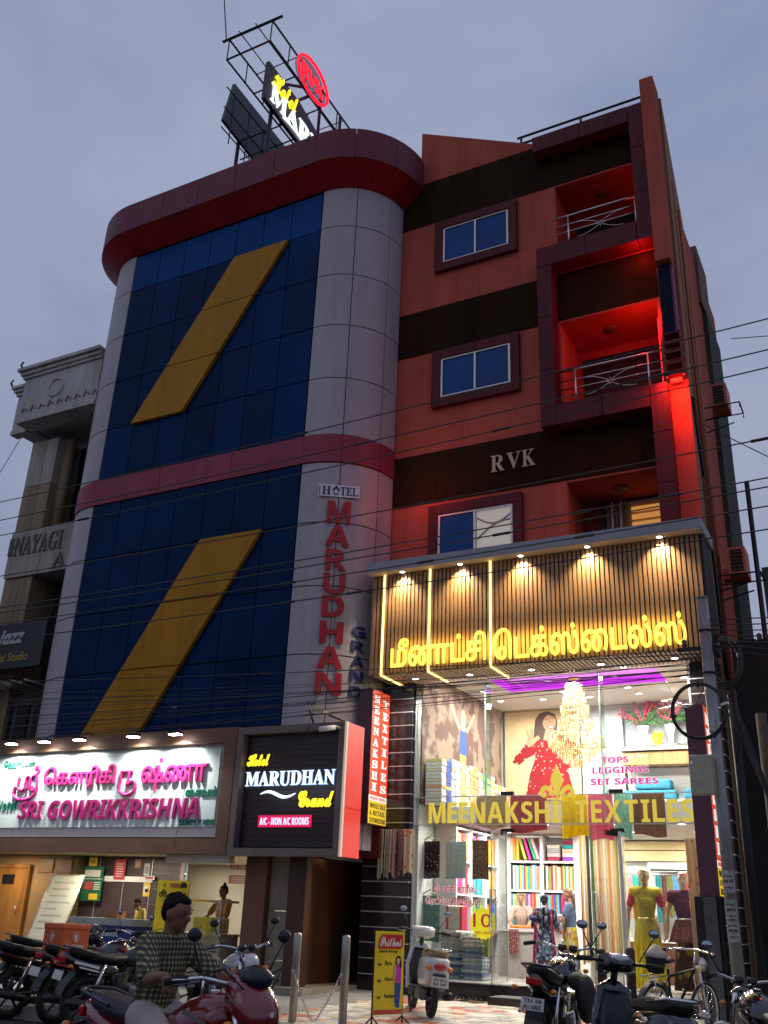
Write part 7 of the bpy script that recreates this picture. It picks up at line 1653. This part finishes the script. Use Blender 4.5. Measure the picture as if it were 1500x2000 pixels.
# bicycle
BI = T('bicycle', 'old bicycle with a chrome bar and a domed saddle behind the black scooter', 'bicycle', (-2.98, -4.35, pz(-4.3)), radians(72), local=True); BI.scale = (1.08,) * 3; BI.rotation_euler = (radians(5), 0, radians(72))
wheel(BI, 0, .34, .035, wire=True, disc=False, rim_m=m_chr); wheel(BI, 1.08, .34, .035, wire=True, disc=False, rim_m=m_chr)
MB().tube([(0, .04, .34), (.36, 0, .30), (.26, 0, .82)], .014, 8).build('frame', m_black, BI); MB().tube([(.28, 0, .74), (.86, 0, .82), (.36, 0, .30)], .016, 8).build('frame', m_black, BI); MB().tube([(.27, 0, .74), (0, .04, .34)], .010, 8).build('frame', m_black, BI)
MB().tube([(1.08, .05, .34), (.90, .04, .78), (.86, 0, .98)], .013, 8).build('fork', m_chr, BI); MB().tube([(1.08, -.05, .34), (.90, -.04, .78)], .013, 8).build('fork', m_chr, BI)
MB().tube([(.70, -.30, .98), (.84, -.24, 1.0), (.90, 0, 1.02), (.84, .24, 1.0), (.70, .30, .98)], .012, 8).build('handlebar', m_chr, BI)
for s in (-1, 1): MB().tube([(.76, s * .29, .985), (.66, s * .31, .975)], .018, 8).build('grip', m_grip, BI); MB().tube([(.36, s * .05, .30), (.36 + s * .14, s * .08, .30 - s * .08), (.36 + s * .14, s * .16, .30 - s * .08)], .010, 6).build('pedal', m_alloy, BI)
MB().loft([[(x, w * cos(a * pi / 8), z + .04 * max(0, sin(a * pi / 8))) for a in range(16)] for x, w, z in ((.08, .10, .88), (.16, .11, .90), (.28, .07, .90), (.38, .02, .88))]).build('saddle', m_seat, BI)
MB().lathe([(.14, 0), (.10, .05), (.03, .12), (.0, .13)], (.0, 0, .94), n=16).build('domed_cap', mat('cream_cap', (0.45, 0.40, 0.33), .6, var=.1), BI); MB().lathe([(.09, -.16), (.115, -.02), (.11, 0)], (.0, 0, .94), n=16).build('rear_basket', m_black, BI)
for s in (-1, 1): MB().tube([(-.22, s * .06, .74), (.2, s * .06, .76)], .008, 6).build('carrier', m_chr, BI); MB().tube([(-.12, s * .06, .74), (0, s * .05, .34)], .006, 6).build('carrier', m_chr, BI)
MB().lathe([(.08, 0), (.06, .05), (.0, .08)], (1.0, 0, .86), 'x', 14).build('headlamp', m_chr, BI)
b = MB(); b.grid(lambda u, v: (.37 * cos(.5 + u * 2.2), (v - .5) * .06, .34 + .37 * sin(.5 + u * 2.2)), 12, 3); b.grid(lambda u, v: (.365 * cos(.5 + u * 2.2), (v - .5) * .06, .335 + .365 * sin(.5 + u * 2.2)), 12, 3); b.build('mudguard', m_alloy, BI)

# rider ---------------------------------------------------------------------
RA = radians(-12)
RM = motorcycle('dark red motorcycle ridden along the street by the man in a checked shirt', (-4.71, -11.56, 0.0), RA, m_redp, 1.08, m_redp, fairing=True, plate_t=(None, None), lean=0)
RD_ = T('person', 'man in a green checked shirt and pale shorts riding the dark red motorcycle', 'person', (-4.63, -11.58, 0.0), RA - pi / 2, local=True)
# local frame of the rider: +y is forward, so shift along y to sit on the saddle
m_chk = bpy.data.materials.new('checked_shirt'); m_chk.use_nodes = True; t_ = m_chk.node_tree; b_ = t_.nodes['Principled BSDF']; b_.inputs['Roughness'].default_value = .85
tc_ = t_.nodes.new('ShaderNodeTexCoord'); w1 = t_.nodes.new('ShaderNodeTexWave'); w1.bands_direction = 'X'; w1.inputs['Scale'].default_value = 11; w1.inputs['Distortion'].default_value = .7
w2 = t_.nodes.new('ShaderNodeTexWave'); w2.bands_direction = 'Z'; w2.inputs['Scale'].default_value = 10; w2.inputs['Distortion'].default_value = .7
mx_ = t_.nodes.new('ShaderNodeMath'); mx_.operation = 'ADD'; cr_ = t_.nodes.new('ShaderNodeValToRGB')
cr_.color_ramp.elements[0].position = .35; cr_.color_ramp.elements[0].color = (0.035, 0.042, 0.025, 1); cr_.color_ramp.elements[1].position = 1.0; cr_.color_ramp.elements[1].color = (0.46, 0.38, 0.20, 1)
q_ = cr_.color_ramp.elements.new(.7); q_.color = (0.16, 0.14, 0.08, 1)
hv_ = t_.nodes.new('ShaderNodeMath'); hv_.operation = 'MULTIPLY'; hv_.inputs[1].default_value = .5
for w_ in (w1, w2): t_.links.new(tc_.outputs['Object'], w_.inputs[0])
t_.links.new(w1.outputs['Fac'], mx_.inputs[0]); t_.links.new(w2.outputs['Fac'], mx_.inputs[1]); t_.links.new(mx_.outputs[0], hv_.inputs[0]); t_.links.new(hv_.outputs[0], cr_.inputs[0]); t_.links.new(cr_.outputs[0], b_.inputs['Base Color'])
h_ = 1.74; S_ = lambda x, y, z: (x / h_, y / h_, z / h_)
human(RD_, h_, {'pel': S_(0, .18, .90), 'chest': S_(0, .23, 1.17), 'neck': S_(0, .28, 1.33), 'head': S_(0, .32, 1.475),
                'Lsh': S_(-.165, .27, 1.275), 'Rsh': S_(.165, .27, 1.275), 'Lel': S_(-.28, .46, 1.09), 'Rel': S_(.28, .46, 1.09), 'Lwr': S_(-.35, .70, 1.13), 'Rwr': S_(.35, .70, 1.13),
                'Lhip': S_(-.10, .22, .86), 'Rhip': S_(.10, .22, .86), 'Lkn': S_(-.20, .64, .74), 'Rkn': S_(.20, .64, .74), 'Lan': S_(-.20, .46, .33), 'Ran': S_(.20, .46, .33), 'Ltoe': S_(-.20, .64, .27), 'Rtoe': S_(.20, .64, .27)},
      m_sk, m_chk, mat('pale_shorts', (0.42, 0.36, 0.33), .8, var=.1), m_hair, False, .85, face=Vector((-.25, 1, -.06)), voxel=.013, hand_dir={'L': (-.15, .75, -.5), 'R': (.15, .75, -.5)}, shoes=m_seat, legs='shorts')
# ------------------------------------------------------------------ poles, coil, cables
m_pole = mat('galvanised_pole', (0.36, 0.36, 0.36), .45, metal=.6, var=.25, scale=4, streak=True)
UP = T('utility_pole', 'tall grey steel utility pole with a meter box and torn bills, right of the shop', 'pole', (-2.07, -3.6, .18))
MB().tube([(-2.09, -3.6, .17), (-2.09, -3.6, 5.82)], .078, 16).build('shaft', m_pole, UP); MB().lathe([(.085, 5.82), (.085, 5.84), (0, 5.85)], (-2.09, -3.6, 0), n=16).build('cap', m_pole, UP)
MB().box(-2.42, -2.13, -3.84, -3.69, 3.12, 3.62).build('meter_box', mat('olive_meter_box', (0.42, 0.38, 0.28), .5, var=.12), UP, bevel=.01); MB().box(-2.40, -2.37, -3.85, -3.842, 3.50, 3.54).build('lock', m_chr, UP)
for z, c in ((1.95, (0.42, 0.40, 0.36)), (1.62, (0.36, 0.34, 0.30)), (1.38, (0.40, 0.36, 0.34))):
    b = MB(); n_ = 10; b.loft([[(-2.09 + .082 * sin(a), -3.6 - .082 * cos(a), zz) for a in [(-1.2 + 2.3 * i / n_) for i in range(n_ + 1)]] for zz in (z, z + .26)], cap=False, closed=False); q = b.build('torn_bill', mat('paper_bill_%d' % int(z * 100), c, .8, var=.35, scale=20), UP)
    fnb = lambda u, v, d: (-2.09 + (.083 + d) * sin(u / .083), -3.6 - (.083 + d) * cos(u / .083), v)
    mb = MB()
    for r_ in range(3):
        for c_ in range(5):
            u0 = -.055 + c_ * .024; v0 = z + .05 + r_ * .065; w_ = .019 if (c_ + r_) % 3 else .012
            mb.add([fnb(u, v, .0015) for u, v in ((u0, v0), (u0 + w_, v0), (u0 + w_, v0 + (.034 if r_ == 1 else .018)), (u0, v0 + (.034 if r_ == 1 else .018)))], [(0, 1, 2, 3)])
    mb.build('faded_print', mat('faded_print', (0.10, 0.095, 0.09), .8, var=.3, scale=30), q, kind='stuff')
for z in (4.75, 5.35): MB().torus((-2.09, -3.6, z), .085, .012, 'z', 20, 6).build('clamp_band', m_black, UP)
MB().box(-2.5, -1.2, -3.55, -3.50, 5.10, 5.15).build('cross_arm', m_black, UP)
for x in (-2.4, -1.9, -1.4): MB().lathe([(.02, 5.15), (.04, 5.18), (.03, 5.22), (.04, 5.25), (.0, 5.28)], (x, -3.52, 0), n=12).build('insulator', mat('insulator_brown', (0.12, 0.05, 0.03), .2, var=0), UP)
U2 = T('utility_pole', 'thinner dark pole standing close behind the grey steel pole', 'pole', (-1.85, -3.2, .2)); MB().tube([(-1.88, -3.2, .18), (-1.88, -3.2, 4.6)], .06, 12).build('shaft', m_black, U2)
U3 = T('utility_pole', 'rusty brown pole at the right, behind the two grey poles', 'pole', (-1.55, -2.2, .2)); MB().tube([(-1.62, -2.4, .2), (-1.62, -2.4, 4.4)], .075, 12).build('shaft', mat('rusty_pole', (0.07, 0.05, 0.04), .8, var=.3), U3)
U4 = T('utility_pole', 'slim dark pole rising beside the salmon air conditioners', 'pole', (-1.6, 3.4, .2)); MB().tube([(-1.9, 2.4, .2), (-1.9, 2.4, 10.2)], .05, 10).build('shaft', m_black, U4)
CO_ = T('cable_coil', 'thick black cable coil hanging on the grey steel pole', 'cable coil', (-2.24, -3.8, 4.2))
for k_ in range(7):
    r = .335 + .012 * (k_ % 3); MB().tube([(-2.24 + r * cos(2 * pi * i / 40), -3.78 - .012 * (k_ // 3), 4.20 + r * 1.06 * sin(2 * pi * i / 40)) for i in range(40)], .012, 6, closed=True).build('cable_turn', m_blkpl, CO_)
for a in (.2, 1.5, 3.3, 5.2): MB().tube([(-2.24 + .30 * cos(a), -3.80, 4.2 + .30 * 1.06 * sin(a)), (-2.24 + .39 * cos(a), -3.83, 4.2 + .39 * 1.06 * sin(a))], .018, 6).build('tie', m_white if a < 1 else m_blkpl, CO_)
C2 = T('cable_coil', 'smaller dark cable bundle tied behind the grey pole above the coil', 'cable coil', (-1.9, -3.4, 4.9))
for k_ in range(6): r = .26 + .03 * (k_ % 3); MB().tube([(-1.92 + r * .8 * cos(2 * pi * i / 28), -3.45 + .02 * k_, 4.95 + r * 1.2 * sin(2 * pi * i / 28)) for i in range(28)], .009, 5, closed=True).build('cable_turn', m_blkpl, C2)
m_cab = mat('overhead_cable', (0.035, 0.035, 0.038), .6, var=0)
def cable(p, q, sag, label, r=.011, n=26, grp=None, mid=None):
    b = MB(); pts = []
    for i in range(n + 1):
        t = i / n; v = Vector(p).lerp(Vector(q), t); v.z -= sag * 4 * t * (1 - t); pts.append(v)
    b.tube(pts, r, 5)
    if (Vector(q) - Vector(p)).length > 15:
        for _ in range(3):
            k = rnd.randrange(4, n - 4); b.tube([pts[k], pts[k].lerp(pts[k + 1], .22)], r * 2.1, 6)
    return single(b, 'overhead_cable', m_cab, label, 'cable', tuple(Vector(p)), grp)
Yc = -4.0
hi = [(9.72, 10.18, 'uppermost street cable, crossing the middle balcony railing'), (9.32, 9.62, 'cable crossing just below the middle balcony'), (8.98, 9.42, 'cable passing under the lower frame of the middle balcony'),
      (8.05, 8.15, 'cable crossing the tower at the pink band and the RVK band'), (7.26, 7.60, 'cable crossing the third floor window of the red wing'), (7.18, 7.50, 'twin cable just under the one at the third floor window'),
      (6.92, 7.14, 'cable running along the grey top slab of the shop signboard'), (6.60, 6.84, 'cable crossing the top of the wooden slats')]
for z0, z1, lb in hi: cable((-26, Yc - .1 * rnd.random(), z0 - .05 * 1), (8, Yc, z1 + .12), .28 + .12 * rnd.random(), lb)
for i in range(15):
    z0 = 6.1 - i * .135 + rnd.uniform(-.05, .05); z1 = 5.02 - (i * 7 % 18) * .022
    cable((-26, Yc + rnd.uniform(-.2, .2), z0), (-2.1, -3.62, z1), .10 + .16 * rnd.random(), '%s of the lower street cables counted down the glass tower' % ORD[i], .0045 + .003 * (i % 4 == 0), 26, 'lower street cables')
for i in range(7):
    cable((-2.1, -3.6, 5.5 - i * .07), (9, -3.4, 5.9 - i * .12), .25 + .05 * i, '%s cable running right from the grey pole, counted from the top' % ORD[i], .009, 14, 'cables right of the pole')
for i in range(6):
    cable((-2.05, -3.6, 5.2 - i * .12), (-1.60 + .08 * i, -2.4, 3.2 - i * .35), -.10 - .03 * i, '%s loose loop hanging between the grey and rusty poles' % ORD[i], .010, 18, 'loose loops between the poles')
cable((-9.3, -2.4, 4.5), (-9.5, -.9, 8.4), .05, 'thin wire dropping down the rounded silver corner', .007)
cable((-11.9, -2.30, 4.6), (-12.0, -2.42, 2.5), -.05, 'thin wire hanging over the right end of the white signboard', .006)
cable((-3.2, -1.0, 5.3), (-2.1, -3.6, 4.75), .45, 'thin wire loop from the signboard soffit to the grey pole', .008)
cable((-26, 2, 12.5), (-21.0, .0, 15.2), .1, 'thin wire from the sky to the white cornice', .010)
for k_, (a, b_) in enumerate((((-1.2, 6, 16), (9, 5, 14.5)), ((-1.9, 3, 12.2), (4, 6, 8.5)))): cable((a[0] - 1, a[1], a[2]), b_, .3, ('thin line leaving the roof bay to the right', 'thin line falling right of the upper air conditioner')[k_], .012)
for i in range(8):
    cable((-24, -2.2, 5.0 + i * .14), (-17.8 - i * .1, -1.9, 4.75 + .1 * i), .25 + .05 * i, '%s slack wire in the tangle left of the white signboard' % ORD[i], .008, 16, 'slack wires above the left signboard')
# bollards with chain
m_bol = mat('brushed_bollard', (0.46, 0.42, 0.36), .35, metal=.7, var=.12, streak=True); m_bol2 = mat('dark_bollard', (0.06, 0.035, 0.035), .5, var=.2)
spots = [(-7.56, -5.0, m_bol, 'left steel bollard holding the chain before the hotel entrance'), (-6.80, -5.0, m_bol, 'right steel bollard holding the chain before the hotel entrance'), (-3.38, -5.0, m_bol2, 'dark bollard left of the black scooter mirror'), (-3.22, -4.3, m_bol2, 'dark bollard close behind the first dark bollard')]
for x, y, m_, lb in spots:
    Bq = T('bollard', lb, 'bollard', (x, y, pz(y)), group='bollards along the pavement', local=True); MB().lathe([(.055, 0), (.055, 1.06), (.045, 1.09), (.0, 1.10)], n=18).build('shaft', m_, Bq); MB().lathe([(.10, 0), (.10, .012), (.056, .014)], n=18).build('base_flange', m_, Bq); MB().torus((0, -.07, .62), .02, .006, 'x', 14, 5).build('chain_ring', m_chr, Bq)
def chain(p, q, sag, label, n=30):
    Cn = T('chain', label, 'chain', tuple(p)); P0, P1 = Vector(p), Vector(q); me_ = None
    for i in range(n):
        t = (i + .5) / n; v = P0.lerp(P1, t); v.z -= sag * 4 * t * (1 - t); d = (P1 - P0) / n; d.z -= sag * 4 * (1 - 2 * t) / n; d.normalize()
        side = d.cross(Vector((0, 0, 1))).normalized(); up_ = side.cross(d); a = side if i % 2 else up_
        b = MB(); b.tube([v + d * (.030 * cos(2 * pi * k / 10)) + a * (.014 * sin(2 * pi * k / 10)) for k in range(10)], .0045, 5, closed=True); b.build('chain_link', m_chr, Cn)
chain((-7.56, -5.06, .80), (-7.22, -5.06, .22), .04, 'chain falling from the left steel bollard to the ground', 16); chain((-7.18, -5.06, .22), (-6.82, -5.06, .80), .04, 'chain rising from the ground to the right steel bollard', 16)
# prithvi stand
PV = T('standing_sign', 'yellow standing board with red Prithvi logo and a small woman print', 'sign', (-6.6, -4.5, pz(-4.5)))
pa, pb = Vector((-6.62, -4.52, 0)), Vector((-6.43, -4.02, 0)); dd_ = (pb - pa); Lp = dd_.length; dd_.normalize(); nn_ = Vector((dd_.y, -dd_.x, 0))
fp = lambda u, v, d: tuple(pa + dd_ * u + nn_ * d + Vector((0, 0, v)))
def pq(nm, u0, u1, v0, v1, m, d0=.0, d1=.003): mb = MB(); mb.add([fp(u, v, d) for d in (d0, d1) for u, v in ((u0, v0), (u1, v0), (u1, v1), (u0, v1))], [(4, 5, 6, 7), (3, 2, 1, 0), (0, 1, 5, 4), (1, 2, 6, 5), (2, 3, 7, 6), (3, 0, 4, 7)]); return mb.build(nm, m, PV)
pq('board', 0, Lp, .30, 1.32, mat('yellow_board', (0.80, 0.60, 0.01), .4, var=.04), -.03, 0); pq('red_border', 0.01, Lp - .01, .305, .36, m_tail)
for (u, v) in ((0, 1.32), (0, .30)): pass
MB().tube([fp(-.005, .18, -.012), fp(-.005, 1.34, -.012), fp(Lp + .005, 1.34, -.012), fp(Lp + .005, .18, -.012)], .012, 6).build('frame', m_black, PV)
for s in (-.14, .14): MB().tube([fp(Lp, .28, -.01), fp(Lp, pz(-4) + .01, s)], .010, 6).build('leg', m_black, PV); MB().tube([fp(0, .28, -.01), fp(0, pz(-4.5) + .01, s)], .010, 6).build('leg', m_black, PV)
mb = MB(); mb.add([fp(u, v, .004) for u, v in ((.05, 1.10), (Lp - .06, 1.10), (Lp - .03, 1.14), (Lp - .03, 1.28), (.12, 1.28), (.06, 1.22))], [(0, 1, 2, 3, 4, 5)]); mb.build('logo_patch', mat('logo_red', (0.55, 0.01, 0.01), .4, var=0), PV)
mb = MB(); text_mb(mb, script('Prithvi'), fp, Lp - .14, .12, .008, .012, 0, .08, 1.13); mb.build('lettering', m_white, PV, fix=False)
mb = MB(); text_mb(mb, 'INNER WEARS', fp, Lp - .2, .025, .004, .01, 0, .08, 1.055); mb.build('lettering', m_black, PV, fix=False)
for i, s in enumerate(('Bra', 'Slips', 'Panties')):
    mb = MB(); text_mb(mb, s, fp, .12 + .03 * i, .05, .004, .01, 0, .19, .90 - i * .20); mb.build('lettering', m_black, PV, fix=False)
    mb = MB(); mb.add([fp(u + .06, v + .90 - i * .20, .004) for u, v in ((0, 0), (.03, -.015), (.06, 0), (.065, .03), (.045, .02), (.03, .005), (.015, .02), (-.005, .03))], [tuple(range(8))]); mb.build('product_icon', m_black, PV)
def poly(nm, pts, m, d): mb = MB(); mb.add([fp(u, v, d) for u, v in pts], [tuple(range(len(pts)))]); mb.build(nm, m, PV)
U = Lp - .13
poly('hair_print', [(U - .02, 1.0), (U + .05, 1.02), (U + .08, .97), (U + .09, .86), (U + .02, .88), (U - .03, .92)], m_hair, .004); poly('face_print', [(U, .91), (U + .03, .90), (U + .05, .93), (U + .05, .98), (U, .99), (U - .01, .95)], sk, .006)
poly('top_print', [(U - .03, .68), (U + .08, .68), (U + .08, .86), (U + .04, .90), (U - .01, .90), (U - .03, .84)], mat('magenta_print', (0.55, 0.03, 0.35), .5, var=0), .007); poly('jeans_print', [(U - .03, .45), (U + .0, .38), (U + .06, .38), (U + .085, .68), (U - .03, .68)], mat('denim_print', (0.02, 0.06, 0.30), .5, var=0), .006); poly('arm_print', [(U - .05, .74), (U - .03, .72), (U - .01, .84), (U - .03, .92), (U - .05, .88)], sk, .008)
# sandals by the step
m_sl = mat('sandal_sole', (0.30, 0.17, 0.08), .7, var=.2); m_st = mat('sandal_strap', (0.04, 0.03, 0.03), .6)
for i, (x, y, a) in enumerate(((-7.28, -.72, .5), (-7.12, -.70, .2), (-7.0, -.84, 1.2), (-6.86, -.80, .9), (-6.72, -.86, 1.4), (-6.60, -.90, 1.1), (-5.62, -1.55, 1.5), (-5.50, -1.62, 1.3))):
    Sd = T('sandal', 'open sandal, %s from the left in the row by the shop step' % ORD[i], 'sandal', (x, y, pz(y) + .018), a, 'sandals by the shop step', local=True)
    MB().prism([(.13 * cos(t) * (1.0), .042 * sin(t) * (1.15 if cos(t) > 0 else .85)) for t in [2 * pi * k / 16 for k in range(16)]], 'z', 0, .022).build('sole', m_sl if i % 3 else m_st, Sd)
    MB().tube([(.04, -.042, .02), (.045, -.02, .06), (.045, .02, .06), (.04, .042, .02)], .009, 6).build('strap', m_st, Sd); MB().tube([(-.06, -.036, .02), (-.05, 0, .06), (-.06, .036, .02)], .008, 6).build('strap', m_st, Sd)
MB().box(-9.6, -7.4, -6.0, -5.2, .165, .19).build('drain_cover', m_pave, None, kind='structure')
